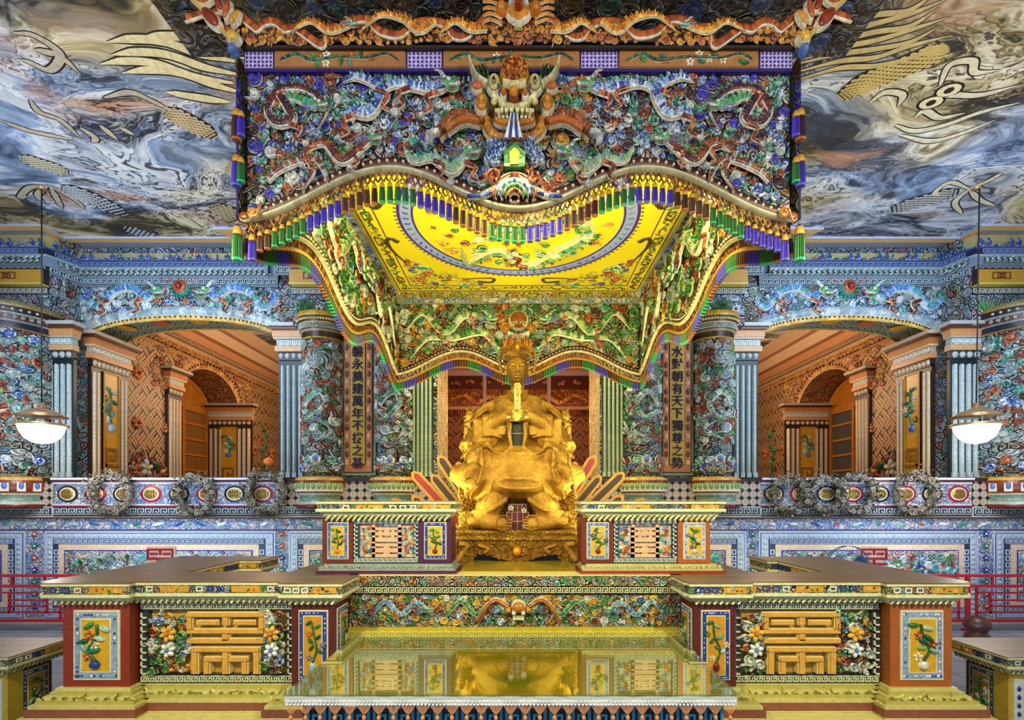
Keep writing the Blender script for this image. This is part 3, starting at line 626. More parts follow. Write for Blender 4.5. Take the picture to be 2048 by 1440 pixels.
# balustrade band above the ledge
g = G(); f2 = FR(YD+.16); zb0, zb1 = LEDGE, SILL-.02
for (x0, x1) in ((-6.72, -3.5), (3.5, 6.55)):
    rect(g, f2, x0, x1, zb0+.02, zb0+.14, 0, .02, H('1c242c')); key(g, f2, x0, x1, zb0+.035, zb0+.125, H('b9ccd8'), .02, .03)
    rect(g, f2, x0, x1, zb0+.15, zb0+.165, 0, .03, H('a8142a')); rect(g, f2, x0, x1, zb0+.165, zb0+.19, 0, .025, H('c3cce0'))
    rect(g, f2, x0, x1, zb0+.19, zb1-.09, 0, .012, H('3450a0'), 'weaveb' if False else 'sw_strip')
    rect(g, f2, x0, x1, zb1-.09, zb1-.06, 0, .03, H('d8d4e0')); rect(g, f2, x0, x1, zb1-.06, zb1-.03, 0, .05, H('4a1420')); rect(g, f2, x0, x1, zb1-.03, zb1, 0, .07, H('d8d8e4'))
    n = 8
    for k in range(n):
        x = x0+(x1-x0)*(k+.5)/n; zc = (zb0+.19+zb1-.09)/2
        disc(g, f2, x, zc, .155, .125, .012, H('a01828') if k % 2 else H('2a2014'), .012, 20, m='plain'); disc(g, f2, x, zc, .135, .108, .018, WHT, .012, 20, m='plain')
        disc(g, f2, x, zc, .115, .09, .03, H('b8963a'), .012, 20, m='goldpaint')
        for q in (-.05, -.017, .017, .05): rect(g, f2, x+q-.006, x+q+.006, zc-.05, zc+.05, .03, .045, H('6a5220'))
        for q in (-.03, .03): rect(g, f2, x-.06, x+.06, zc+q-.006, zc+q+.006, .03, .044, H('6a5220'))
build('medallion_band', g, wall)
g = G()
for (x0, x1) in ((-9.2, -6.72), (-3.5, -1.2), (1.2, 3.5), (6.55, 9.2)):
    rect(g, f2, x0, x1, zb0, zb0+.15, 0, .03, H('b9c0c4')); rect(g, f2, x0+.02, x1-.02, zb0+.02, zb0+.13, .03, .034, H('1c242c')); key(g, f2, x0+.03, x1-.03, zb0+.03, zb0+.12, H('b9ccd0'), .034, .042)
    rect(g, f2, x0, x1, zb0+.15, zb1-.05, 0, .02, H('a08c7c'), 'octo'); rect(g, f2, x0, x1, zb1-.05, zb1, 0, .05, H('2a1a14'))
rect(g, f2, -1.2, 1.2, zb0, zb1, 0, .03, H('a0a080'), 'sw_green')
build('octagon_tile_band', g, wall)

# arch wall: per side
def archz(t): return E+2.58+.33*math.sqrt(max(0, 1-t*t))
def side(s, XI, XO):
    g = G(); xc, hw = (XI+XO)/2, (XO-XI)/2; N = 40; xs = [XI+(XO-XI)*i/N for i in range(N+1)]; f = FR(YW)
    top = [(s*x, archz((x-xc)/hw)) for x in xs]
    P = np.array([(a, b, 0) for a, b in top]+[(a, CEIL, 0) for a, b in top]); F = [[i, i+1, N+2+i, N+1+i] for i in range(N)]
    g.add(f(P), F, P_STONE[0], 'sw_blue', False)
    P = np.array([(s*x, YW, archz((x-xc)/hw)) for x in xs]+[(s*x, YB, archz((x-xc)/hw)) for x in xs]); g.add(P, F, P_STONE[0], 'weaves', True)
    P = np.array([(s*x, YB, archz((x-xc)/hw)) for x in xs]+[(s*x, YB, CEIL) for x in xs]); g.add(P, F, P_STONE[0], 'cream', False)
    for xa, xb in ((XO, 9.5), (3.1, XI)): box(g, *sorted((s*xa, s*xb)), YP+.1 if xa == XO else YW-.2, YB, SILL-.02, CEIL, P_STONE[0], 'sw_wall')
    o = build('arch_wall', g, wall)
    g = G(); A = np.array([(s*(xc+(hw+.03)*math.cos(t)), E+2.56+.37*math.sin(t)) for t in np.linspace(PI, 0, 60)])
    rib(g, f, A, .075, .05, [P_STONE[4], H('a9bcc4'), H('8fa6b0')], H('c9d4d4'), 0)
    B = np.array([(s*(xc+(hw-.07)*math.cos(t)), E+2.52+.325*math.sin(t)) for t in np.linspace(PI, 0, 60)])
    rib(g, f, B, .05, .02, H('d2b060'), H('caa850'), .0)
    for t in np.linspace(PI*.97, PI*.03, 56): disc(g, f, s*(xc+(hw-.07)*math.cos(t)), E+2.52+.325*math.sin(t), .018, .015, .03, H('2a140e'), .005, 8)
    Bk = [(s*x, archz((x-xc)/hw)) for x in xs]; rib(g, FR(YB+.01), Bk, .02, .9 if False else .02, H('c9a24a'), None)
    for t, c in ((.3, P_GOLD), (.7, P_RUST), (.5, P_GOLD), (.12, P_GOLD), (.88, P_GOLD)):
        x = XI+(XO-XI)*t; zz = archz((x-xc)/hw)-.004
        disc(g, DN(zz), s*x, (YW+YB)/2, .16, .13, .02, c[1], 0, 12)
    build('arch_border', g, o)
    # two dragons facing a flaming pearl
    g = G(); zc = E+3.22; pearl = s*xc; sc = 1.0
    def outside(a, b, r):
        t = (abs(a)-xc)/hw
        return XI-.25 < abs(a) < XO+.05 and (abs(t) > 1.05 or b-r*.8 > archz(t)+.07) and b < E+3.32
    fill(g, f, outside, s*XI-s*.3, s*XO+s*.1, E+2.45, E+3.35, .05, .10, [P_BLUE, P_STONE, P_TEAL, P_RUST, P_BLUE, P_STONE, P_WHITE], 11+s, 1500, edge=H('b9c6cc'), dens=1.5)
    build('cloud_relief', g, o)
    for d in (-1, 1):
        g = G(); p0 = pearl-d*.42
        pts = [(p0-d*1.25, E+2.85), (p0-d*1.1, E+3.12), (p0-d*.85, E+2.98), (p0-d*.62, E+3.22), (p0-d*.35, E+3.28), (p0-d*.12, E+3.14), (p0, E+3.22)]
        dragon(g, f, pts, .075, [P_BLUE[1], P_TEAL[1], P_BLUE[2]], H('b9c9d0'), d, .03, 1.7, P_TEAL, True); build('dragon_relief', g, o)
    g = G(); disc(g, f, pearl, zc+.06, .13, .13, .1, P_RUST[1], .03, 20, edge=P_TEAL[1]); disc(g, f, pearl, zc+.06, .07, .07, .14, H('8a1a14'), .03, 14)
    for k in range(16): t = k/16*2*PI; disc(g, f, pearl+.15*math.cos(t), zc+.06+.15*math.sin(t), .03, .015, .06, P_TEAL[1], .03, 6, rot=t)
    for k, (dx, L) in enumerate(((0, .36), (-.16, .26), (.16, .26), (-.27, .17), (.27, .17))):
        P = cat([(pearl+dx*.6, zc+.12), (pearl+dx-.03, zc+.12+L*.35), (pearl+dx+.03, zc+.12+L*.65), (pearl+dx*1.1, zc+.12+L)], 4)
        rib(g, f, P, np.linspace(.04, .006, len(P)), .05, [H('a83a2c'), H('8a2a20')], H('e6cfc0'), .04)
    build('flaming_pearl', g, o)
side(-1, 3.63, 6.77); side(1, 3.62, 6.55)
# wall between the arches, with the central opening
g = G()
for s in (-1, 1):
    box(g, *sorted((s*1.2, s*3.12)), YP, YB, SILL-.02, CEIL, P_STONE[0], 'sw_wall')
    g.add([(s*1.199, YP-.002, SILL), (s*1.199, YB, SILL), (s*1.199, YB, E+2.6), (s*1.199, YP-.002, E+2.6)], np.array([[0, 1, 2, 3]]), H('d8a81c'), 'sw_gold', False)
box(g, -1.2, 1.2, YP, YB, E+2.45, CEIL, P_STONE[0], 'sw_wall')
build('centre_wall', g, wall)

# cornice and wave cresting
g = G(); path = [(-9.3, YP-.06), (-6.88, YP-.06), (-6.72, YW-.04), (-3.72, YW-.04), (-3.52, YP-.06), (3.52, YP-.06), (3.72, YW-.04), (6.52, YW-.04), (6.66, YP-.06), (9.3, YP-.06)]
prof = [(0, E+3.29), (.03, E+3.31), (.03, E+3.41), (.07, E+3.43), (.14, E+3.51), (.15, E+3.53), (.15, E+3.61), (.17, E+3.63), (.0, E+3.64), (-.06, CEIL)]
sweep(g, path, prof, [H('7a8c98'), H('1c2a34'), H('8fa3b0'), H('6f8ca0'), H('8fa6b0'), H('16223e'), H('3a4a7a'), H('9aa4b4'), H('d9c88e')], 'plain')
cor = build('trim_1', g); struct(cor)
g = G()
for i in range(len(path)-1):
    (x0, y0), (x1, y1) = path[i], path[i+1]; L = math.hypot(x1-x0, y1-y0); u = np.array([(x1-x0)/L, (y1-y0)/L, 0]); n = np.array([u[1], -u[0], 0]); o = np.array([x0, y0, 0])
    mp = lambda P, o=o, u=u, n=n: o+P[:, 0:1]*u+P[:, 2:3]*n+P[:, 1:2]*np.array([0, 0, 1.])
    key(g, mp, 0, L, E+3.32, E+3.40, H('a9c0cc'), .03, .045); key(g, mp, 0, L, E+3.535, E+3.605, H('7a92c8'), .15, .162)
    for a in np.arange(.04, L-.03, .085):
        Q = cat([(a, E+3.425), (a+.06, E+3.45), (a+.02, E+3.48), (a+.09, E+3.51)], 3); rib(g, mp, Q, .018, .03, P_STONE, H('1c2c34'), .125)
    for a in np.arange(.0, L-.02, .11):
        curl(g, mp, a+.05, E+3.67, .05, random.uniform(0, 3), 1, random.choice((P_BLUE, P_BLUE, P_TEAL)), .05, .04, H('a9bcd8'), 1)
        if int(a/.11) % 4 < 2: curl(g, mp, a+.05, E+3.725, .042, 1, -1, P_BLUE[:2], .05, .04, H('8fa6cc'), .8)
build('wave_cresting', g, cor)

# pier blocks under the cornice (lotus leaves)
for s, x0, x1 in ((-1, 6.85, 9.2), (-1, 1.5, 3.3), (1, 1.5, 3.3), (1, 6.62, 9.2)):
    g = G(); f = FR(YP-.08); a, b = sorted((s*x0, s*x1))
    box(g, a, b, YP-.08, YP+.1, E+2.55, E+3.4, P_STONE[0], 'sw_blue')
    rect(g, f, a, b, E+3.12, E+3.34, 0, .10, H('2a2014')); rect(g, f, a, b, E+3.14, E+3.32, .1, .11, H('b98a2c')); rect(g, f, a, b, E+3.10, E+3.13, 0, .13, H('c9b048'))
    for k in range(int((b-a)/.5)):
        x = a+.3+k*.5
        for q in range(3): frame(g, f, x-.1+.07*q, x+.02+.07*q, E+3.18+.02*(q % 2), E+3.28-.02*(q % 2), .012, .11, .12, H('6a3a1a'))
    rect(g, f, a, b, E+3.0, E+3.09, 0, .02, H('141c1c')); key(g, f, a, b, E+3.01, E+3.08, H('c3ccc8'), .02, .03)
    for k in range(int((b-a)/.42)):
        x = a+.2+k*.42
        for t in np.linspace(.25, PI-.25, 9):
            P = cat([(x, E+2.62), (x+.06*math.cos(t), E+2.74), (x+.15*math.cos(t), E+2.78+.13*math.sin(t))], 3); rib(g, f, P, [.01]*6+[.016] if len(P) == 7 else .014, .04, P_GREEN[:3], H('c9d4b8'), .02)
        flower(g, f, x+.2, E+2.78, .07, P_WHITE[0], P_RUST[0], .02, 6)
    build('lotus_frieze', g, wall)

# round pillars wrapped in dragons and clouds
def pillar(x, y, R, z0, z1, label, pals, seed, warm, ea=1.35):
    t = thing('round_pillar', label, 'pillar', (x, y, z0)); rd = random.Random(seed)
    g = G(); lathe(g, x, y, [(R, 0), (R, z1-z0)], P_STONE[0], 40, 'sw_wall', z0); build('shaft', g, t)
    f = CY(x, y, R); am = R*ea; g = G()
    fill(g, f, lambda a, b, r: True, -am, am, z0+.5, z1-.38, .045, .095, pals, seed, 1300, edge=H('c9cdb8'), dens=1.42)
    build('cloud_relief', g, t)
    g = G(); k = rd.choice((-1, 1)); zt = z1-.55
    dragon(g, f, [(am*.2, z0+.5), (-am*.5*k, z0+.7), (am*.45*k, z0+.95), (am*.1, z0+1.2), (-am*.35*k, z0+1.05), (-am*.1, z0+.82)], R*.17, [P_TEAL[3], P_STONE[0], P_STONE[1], P_TEAL[1]], CREAM, k, .03, 1.5, P_GREEN, True)
    build('dragon_relief', g, t)
    g = G()                                                       # swirling fire wheel
    for q in range(6):
        a0 = q/6*2*PI; P = np.array([(am*.1+R*.55*(1-u)*math.cos(a0+u*2.6)*1.0, zt-.05+R*.55*(1-u)*math.sin(a0+u*2.6)) for u in np.linspace(0, .95, 14)])
        rib(g, f, P, np.linspace(.008, .03, 14), .05, P_STONE, H('dfe0cc'), .03)
    build('fire_wheel', g, t)
    g = G()                                                       # foot: rainbow waves and gem
    for q, c in enumerate((P_RUST, P_STONE, P_TEAL, P_GOLD)):
        r = R*(.62-.13*q); P = [(r*math.cos(u), z0+.06+r*.8*math.sin(u)) for u in np.linspace(PI, 0, 14)]; rib(g, f, P, R*.055, .04, c, CREAM, .02)
    slab(g, f, [(-R*.2, z0+R*.65), (-R*.25, z0+R*1.0), (0, z0+R*1.2), (R*.25, z0+R*1.0), (R*.2, z0+R*.65)], .01, .05, H('c9d0c0'), 'glaze'); disc(g, f, 0, z0+R*.92, R*.12, R*.16, .03, P_BLUE[1], .05, 8)
    for q in range(10):
        a = am*(q-4.5)/4.8
        if abs(a) > R*.35: curl(g, f, a, z0+.14+.09*(q % 2), .075, rd.uniform(0, 6), rd.choice((-1, 1)), rd.choice((P_TEAL, P_RUST, P_BLUE)), .02)
    build('wave_foot', g, t)
    g = G()                                                       # capital
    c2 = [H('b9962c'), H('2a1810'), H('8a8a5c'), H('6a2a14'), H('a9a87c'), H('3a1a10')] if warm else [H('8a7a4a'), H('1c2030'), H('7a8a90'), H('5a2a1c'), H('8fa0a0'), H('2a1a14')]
    lathe(g, x, y, [(R+.01, -.32), (R+.03, -.30), (R+.03, -.22), (R+.06, -.20), (R+.05, -.12), (R+.08, -.10), (R+.1, -.02), (R+.1, .05)], c2, 40, 'glaze', z1)
    for q in range(20):
        a = -am+2*am*q/19; curl(g, CY(x, y, R+.06), a, z1-.16, .03, 1.5, 1 if q % 2 else -1, P_STONE, 0, .02)
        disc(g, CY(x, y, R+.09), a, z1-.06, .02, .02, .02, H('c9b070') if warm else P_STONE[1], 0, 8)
    build('capital', g, t)
    g = G(); lathe(g, x, y, [(R+.10, -.46), (R+.13, -.40), (R+.05, -.36), (R+.05, -.27), (R+.09, -.24), (R+.13, -.06), (R+.10, -.02), (R+.03, 0)], [P_RUST[2], H('a9b0a0'), H('6f8c7c'), H('c9c0a0'), H('7a3014'), H('c9a050'), H('b9902c')], 40, 'glaze', z0)
    for q in range(11):
        a = -am+2*am*q/10; mpc = CY(x, y, R+.10); A = [(a-.045, z0-.22), (a-.045, z0-.1), (a, z0-.04), (a+.045, z0-.1), (a+.045, z0-.22)]
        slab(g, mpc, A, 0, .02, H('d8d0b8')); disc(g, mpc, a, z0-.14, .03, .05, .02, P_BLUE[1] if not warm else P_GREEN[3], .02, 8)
    build('lotus_base', g, t)
Z0, Z1 = SILL, E+2.62
pg, pb = [P_STONE, P_GREEN, P_RUST, P_STONE, P_WHITE, P_RUST], [P_STONE, P_RUST, P_STONE, P_BLUE, P_TEAL, P_RUST]
pillar(-2.87, YP-.02, .27, Z0, Z1, 'round mosaic dragon pillar left of the left couplet board, beside the left arch', pg, 21, True)
pillar(-1.82, YP-.02, .25, Z0, Z1, 'round mosaic dragon pillar between the left couplet board and the green fluted pilaster', pg, 22, True)
pillar(1.81, YP-.02, .26, Z0, Z1, 'round mosaic dragon pillar between the right couplet board and the green fluted pilaster', pg, 23, True)
pillar(2.85, YP-.02, .27, Z0, Z1, 'round mosaic dragon pillar right of the right couplet board, beside the right arch', pg, 24, True)
pillar(-7.55, YP+.05, .62, Z0, Z1+.1, 'thick cloud mosaic pillar at the left edge, behind the left pendant lamp', pb, 25, False)
pillar(7.45, YP+.05, .62, Z0, Z1+.1, 'thick cloud mosaic pillar at the right edge, behind the right pendant lamp', pb, 26, False)

# fluted pilasters
def pilaster(mp, a0, a1, z0, z1, n, label, loc, reed, dark, gold=None, cap=None, depth=.06):
    t = thing('fluted_pilaster', label, 'pilaster', loc); g = G(); m_ = .015
    rect(g, mp, a0, a1, z0, z1-.5, 0, depth, dark)
    if gold: ra, rb = gold; rect(g, mp, ra, rb, z0+.05, z1-.55, depth, depth+.01, H('c98f1c'), 'plain')
    p = (a1-a0-2*m_)/n
    for i in range(n):
        x = a0+m_+p*(i+.5)
        if gold and ra-.01 < x < rb+.01: continue
        P = [(x, z0+.03), (x, z0+.05), (x, z1-.62), (x, z1-.6)]; rib(g, mp, P, [p*.2, p*.36, p*.36, p*.2], p*.4, reed, None, depth, 'fine', True, .06)
    build('reeded_shaft', g, t)
    if gold:
        g = G(); rd = random.Random(int(abs(loc[0])*100)); sprig(g, mp, (ra+rb)/2, z0+.75, z1-z0-1.5, (rb-ra)*1.1, rd, P_WHITE+P_RUST, z0=depth+.01)
        key(g, mp, ra+.03, rb-.03, z0+.2, z0+.5, H('8a5a14'), depth+.01, depth+.03); frame(g, mp, ra, rb, z0+.05, z1-.55, .015, depth, depth+.03, H('a8701c'))
        build('gold_plant_panel', g, t)
    g = G(); cc = cap or [H('2a3434'), H('8fb0b4'), H('c9a070'), H('b9a890'), H('c98f5a'), H('5a2a14'), H('a8b0ac')]
    lv = [(0, .12, .06, cc[0]), (.12, .2, .10, cc[2]), (.20, .3, .08, cc[1]), (.30, .33, .12, cc[3]), (.33, .43, .13, cc[4]), (.43, .47, .17, cc[5]), (.47, .52, .2, cc[6])]
    for q0, q1, d, c in lv:
        ex = (d-.06)*.9; rect(g, mp, a0-ex, a1+ex, z1-.52+q0, z1-.52+q1, 0, depth+d-.04, c)
    for i in range(n):
        x = a0+(a1-a0)*(i+.5)/n; disc(g, mp, x, z1-.46, (a1-a0)/n*.42, .05, .03, reed, depth+.02, 8)
    key(g, mp, a0, a1, z1-.31, z1-.23, H('dfe6e0'), depth+.04, depth+.05)
    build('capital', g, t)
    g = G()
    for i in range(n): x = a0+(a1-a0)*(i+.5)/n; rect(g, mp, x-p*.36, x+p*.36, z0-.0, z0+.07, 0, depth+.03, reed)
    build('foot', g, t)
REED = H('a9b8b8'); TD = H('0c2424')
pilaster(FR(YP+.12), -7.02, -6.62, SILL, E+2.62, 4, 'grey fluted pilaster left of the left arch, behind the lit lamp', (-6.8, YP+.1, SILL), REED, TD)
pilaster(FR(YW-.2), -3.60, -3.22, SILL, E+2.62, 4, 'grey fluted pilaster on the right side of the left arch', (-3.5, YW-.05, SILL), REED, TD)
pilaster(FR(YW-.2), 3.22, 3.60, SILL, E+2.62, 4, 'grey fluted pilaster on the left side of the right arch', (3.5, YW-.05, SILL), REED, TD)
pilaster(FR(YP+.12), 6.42, 6.86, SILL, E+2.62, 4, 'grey fluted pilaster right of the right arch, behind the lit lamp', (6.6, YP+.1, SILL), REED, TD)
GR = [H('a9b88a'), H('b9c49a')]
pilaster(FR(YP), -1.58, -1.25, SILL, E+2.6, 5, 'green fluted pilaster left of the statue, beside the rear opening', (-1.4, YP, SILL), GR, H('1c3014'))
pilaster(FR(YP), 1.22, 1.56, SILL, E+2.6, 5, 'green fluted pilaster right of the statue, beside the rear opening', (1.4, YP, SILL), GR, H('1c3014'))
TANR = [H('c9b08a'), H('d8c4a0')]
capw = [H('2a2418'), H('b9a48a'), H('c98a5a'), H('d8b98a'), H('b9743c'), H('4a2414'), H('b9a890')]
pilaster(SD(-6.68, 1), YW-.02, YB-.02, SILL, E+2.6, 9, 'tan fluted reveal with gold plant panel inside the left arch', (-6.68, 8.3, SILL), TANR, H('2a1c10'), (8.2, 8.52), capw)
pilaster(SD(6.46, -1), YW-.02, YB-.02, SILL, E+2.6, 9, 'tan fluted reveal with gold plant panel inside the right arch', (6.46, 8.3, SILL), TANR, H('2a1c10'), (8.2, 8.52), capw)

# couplet boards
def board(x, chars, label):
    t = thing('couplet_board', label, 'sign', (x, YP, SILL)); f = FR(YP); zt = E+2.6
    g = G(); rect(g, f, x-.25, x+.25, SILL+.02, zt, 0, .05, H('8a9c84')); rect(g, f, x-.215, x+.215, SILL+.06, zt, .05, .07, H('3a2010'))
    rect(g, f, x-.20, x+.20, SILL+.07, zt, .07, .08, H('b9703a'), 'plain'); rect(g, f, x-.115, x+.115, SILL+.17, zt, .08, .085, H('2a140c'))
    for k in range(20):
        z = SILL+.2+k*.13
        for q in (-.16, .16): disc(g, f, x+q, z, .03, .05, .012, H('6a3414') if k % 3 else H('d8a07a'), .08, 8)
    build('frame', g, t)
    g = G(); rect(g, f, x-.105, x+.105, SILL+.18, zt, .08, .095, H('b8962c'), 'plain'); build('gold_field', g, t)
    g = G(); z = E+(1000-926)*YP/1030
    for k, ch in enumerate(chars[::-1]): text(g, ch, f, x, z+k*.1795, .17, H('100838'), .095, .112, 'ink')
    build('inscription', g, t)
board(-2.345, '泰磐永奠建萬年不拔之基', 'gold board with vertical purple Chinese characters, left of the statue')
board(2.315, '山水對朝有天下獨尊之勢', 'gold board with vertical purple Chinese characters, right of the statue')

# side rooms seen through the arches
for s, nm in ((-1, 'left'), (1, 'right')):
    X = 6.9*s; ya, yb, dpx = 10.5, 12.7, .8
    g = G(); mp = SD(X, -s); zt = CEIL; sp = E+2.15; r = (yb-ya)/2; ym = (ya+yb)/2
    for a0, a1 in ((YB, ya), (yb, 16)): g.add(mp(np.array([(a0, 1., 0), (a1, 1., 0), (a1, zt, 0), (a0, zt, 0)])), np.array([[0, 1, 2, 3]]), P_GOLD[0], 'weave', False)
    N = 24; th = np.linspace(PI, 0, N+1); A = [(ym+r*math.cos(t), sp+.75*math.sin(t)) for t in th]
    P = np.array([(a, b, 0) for a, b in A]+[(a, zt, 0) for a, b in A]); g.add(mp(P), [[i, i+1, N+2+i, N+1+i] for i in range(N)], P_GOLD[0], 'weave', False)
    P = np.array([(a, b, 0) for a, b in A]+[(a, b, -dpx) for a, b in A]); g.add(mp(P), [[i, i+1, N+2+i, N+1+i] for i in range(N)], P_GOLD[0], 'sw_orange', True)
    for y in (ya, yb): g.add(mp(np.array([(y, 1., 0), (y, 1., -dpx), (y, sp, -dpx), (y, sp, 0)])), np.array([[0, 1, 2, 3]]), P_GOLD[0], 'plain', False)
    box(g, *sorted((X+s*dpx, X+s*(dpx+.1))), ya-.2, yb+.2, 1, sp+.9, H('a8620f'), 'plain')
    box(g, *sorted((s*1.6, s*9)), 16, 16.2, 0, CEIL, H('a8714a'), 'weaved')
    box(g, *sorted((s*1.75, s*1.85)), YB, 16, 0, CEIL, H('a8714a'), 'weaved')
    wl = struct(build('wall_'+nm, g))
    g = G(); Pp = [(X, YB), (X, 16)] if s < 0 else [(X, 16), (X, YB)]
    pr = [(0, E+2.95), (.06, E+3.0), (.06, E+3.12), (.14, E+3.18), (.14, E+3.3), (.26, E+3.42), (.26, E+3.5), (.42, E+3.66), (.42, E+3.74), (.62, CEIL)]
    sweep(g, Pp, [(-a if False else a, b) for a, b in pr], [H('b98a5a'), H('5a3018'), H('c9a070'), H('2a1c14'), H('c98a5a'), H('8a5a34'), H('d8b08a'), H('9a6a4a'), H('c9a27a')], 'plain')
    for y in np.arange(YB+.1, 15.5, .12): curl(g, SD(X-s*.07, -s), y, E+3.06, .05, random.uniform(0, 6), 1, P_GOLD, 0, .04, H('e0c090'))
    key(g, SD(X-s*.14, -s), YB, 15.8, E+3.2, E+3.28, H('c9a070'), 0, .012)
    tr = struct(build('trim_2' if s < 0 else 'trim_3', g))
    g = G(); B = [(ym+(r+.1)*math.cos(t), sp+.85*math.sin(t)) for t in np.linspace(PI, 0, 40)]
    rib(g, mp, B, .10, .06, [H('b97a3c'), H('d8a060')], H('e0b880'), 0)
    for t in np.linspace(PI*.95, PI*.05, 30): disc(g, mp, ym+(r+.1)*math.cos(t), sp+.85*math.sin(t), .03, .03, .04, H('3a1c10'), .04, 8)
    fill(g, mp, lambda a, b, q: ((a-ym)/(r+.25))**2+((b-sp)/1.0)**2 > 1 and b < E+2.95 and ((a-ym)/(r+.9))**2+((b-sp)/1.5)**2 < 1 and b > sp, ya-1, yb+1, sp, E+3.3, .07, .13, [P_GOLD, P_RUST, [H('c9a080'), H('8a5a3a')], P_GREEN[:1]+P_GOLD], 31, 500, edge=H('e0c49a'))
    for q in (.9, 2.2):                                           # medallions and hanging sprays on the lattice
        for zz in (E+.55, E+1.4, E+2.3): flower(g, mp, YB+q*.62, zz, .12, H('d8824a'), H('8a3a14'), .01, 7)
    for q in (13.4, 14.4): flower(g, mp, q, E+1.3, .14, H('d8824a'), H('8a3a14'), .01, 7)
    garland(g, mp, YB+.3, YB+1.2, E+.4, E+.9, random.Random(4), 7, .02, [P_RUST, P_GOLD]); sprig(g, mp, 14.0, E+.4, 1.6, .5, random.Random(5), P_RUST, z0=.01)
    frame(g, mp, YB+.08, YB+.32, E+.35, E+.95, .03, 0, .04, H('b08a6a')); frame(g, mp, YB+.6, YB+1.0, E+.35, E+.7, .03, 0, .04, H('b08a6a'))
    build('niche_surround', g, wl)
    side_txt = 'left' if s < 0 else 'right'
    pilaster(SD(X, -s), ya-.45, ya-.05, E+.3, sp+.45, 4, 'slim tan fluted pilaster on the near side of the %s side-room door niche' % side_txt, (X-s*.05, ya-.25, E+.3), TANR, H('3a2414'), cap=capw)
    jp = FR(yb)
    pilaster(jp, *(sorted((s*6.55, s*7.62))), E+.3, sp+.2, 9, 'tan fluted jamb with golden plant panel on the far side of the %s door niche' % side_txt, (s*7.1, yb, E+.3), TANR, H('3a2414'), (s*7.1-.2, s*7.1+.2), capw)
    # door
    g = G(); md = SD(X+s*(dpx-.02), -s)
    D = [(ym+(r)*math.cos(t), sp+.7*math.sin(t)) for t in np.linspace(0, PI, 20)]
    slab(g, md, [(ya, 1.3), (yb, 1.3)]+D, 0, .05, H('c8801e'), 'door'); dr = struct(build('door_1' if s < 0 else 'door_2', g))
    for k, (a0, a1) in enumerate(((ya+.12, ym-.03), (ym+.03, yb-.12))):
        g = G(); frame(g, md, a0, a1, 1.3, sp, .09, .05, .10, H('d28a20'), 'door')
        for z in np.arange(1.7, sp-.2, .36): rect(g, md, a0+.09, a1-.09, z, z+.05, .05, .09, H('d28a20'), 'door')
        rect(g, md, a0+.09, a1-.09, 1.4, sp-.09, .05, .06, H('8a5a24') if s < 0 else H('4a4a4a'), 'plain')
        build('door_leaf', g, dr)
    g = G(); rib(g, md, [(a*1.0, b) for a, b in [(ym+(r-.08)*math.cos(t), sp+.62*math.sin(t)) for t in np.linspace(PI, 0, 20)]], .05, .06, H('d28a20'), None, .05, 'door')
    rect(g, md, ym-.03, ym+.03, sp, sp+.6, .05, .1, H('d28a20'), 'door'); rect(g, md, ya, yb, sp-.03, sp+.05, .05, .11, H('d28a20'), 'door'); build('fanlight', g, dr)

# room behind the statue
g = G(); box(g, -1.9, 1.9, 11.2, 11.4, 0, CEIL, H('a8714a'), 'weaved'); wb = struct(build('wall_rear_room', g))
g = G(); f = FR(11.2)
rect(g, f, -1.9, 1.9, E+1.95, E+2.02, 0, .1, H('c9a27a')); rect(g, f, -1.9, 1.9, E+2.02, E+2.40, 0, .04, H('b9602c'), 'sw_orange'); rect(g, f, -1.9, 1.9, E+2.40, E+2.68, 0, .06, H('4a1c14')); rect(g, f, -1.9, 1.9, E+2.68, E+2.8, 0, .12, H('b9a4b4'))
for x in (-.73, .66): rect(g, f, x-.04, x+.04, E+1.95, E+2.8, .06, .09, H('a8a0a8'))
for x in np.arange(-1.7, 1.8, .33):
    for q in range(5): curl(g, f, x+random.uniform(-.08, .08), E+2.54+random.uniform(-.04, .04), .035, random.uniform(0, 6), 1, [H('c98a6a'), H('a86a4a')], .06, .02, H('d8b09a'), .5)
for x in np.arange(-1.85, 1.85, .05): rib(g, f, [(x, E+1.95), (x, E+1.86), (x, E+1.8)], .016, .02, [H('b9602c'), H('6a2a1c')], None, .02)
for d in (-1, 1): dragon(g, f, [(-d*1.5, E+2.15), (-d*1.2, E+2.28), (-d*.9, E+2.12), (-d*.6, E+2.26), (-d*.35, E+2.2)], .05, P_GOLD, H('e0b070'), d, .04, 1.5, P_RUST, False)
build('carved_frieze', g, wb)
g = G(); box(g, -1.9, 1.9, YB, 11.2, E+2.78, E+2.9, H('e0a020'), 'plain')
for d in (-1, 1):
    dragon(g, DN(E+2.78), [(-d*1.3, 9.9), (-d*1.0, 10.3), (-d*.8, 9.9), (-d*.5, 10.2), (-d*.3, 10.0)], .06, [H('8a6a5a'), H('b9a090')], CREAM, d, 0, 1.6, P_RUST, False)
struct(build('ceiling_rear_room', g))

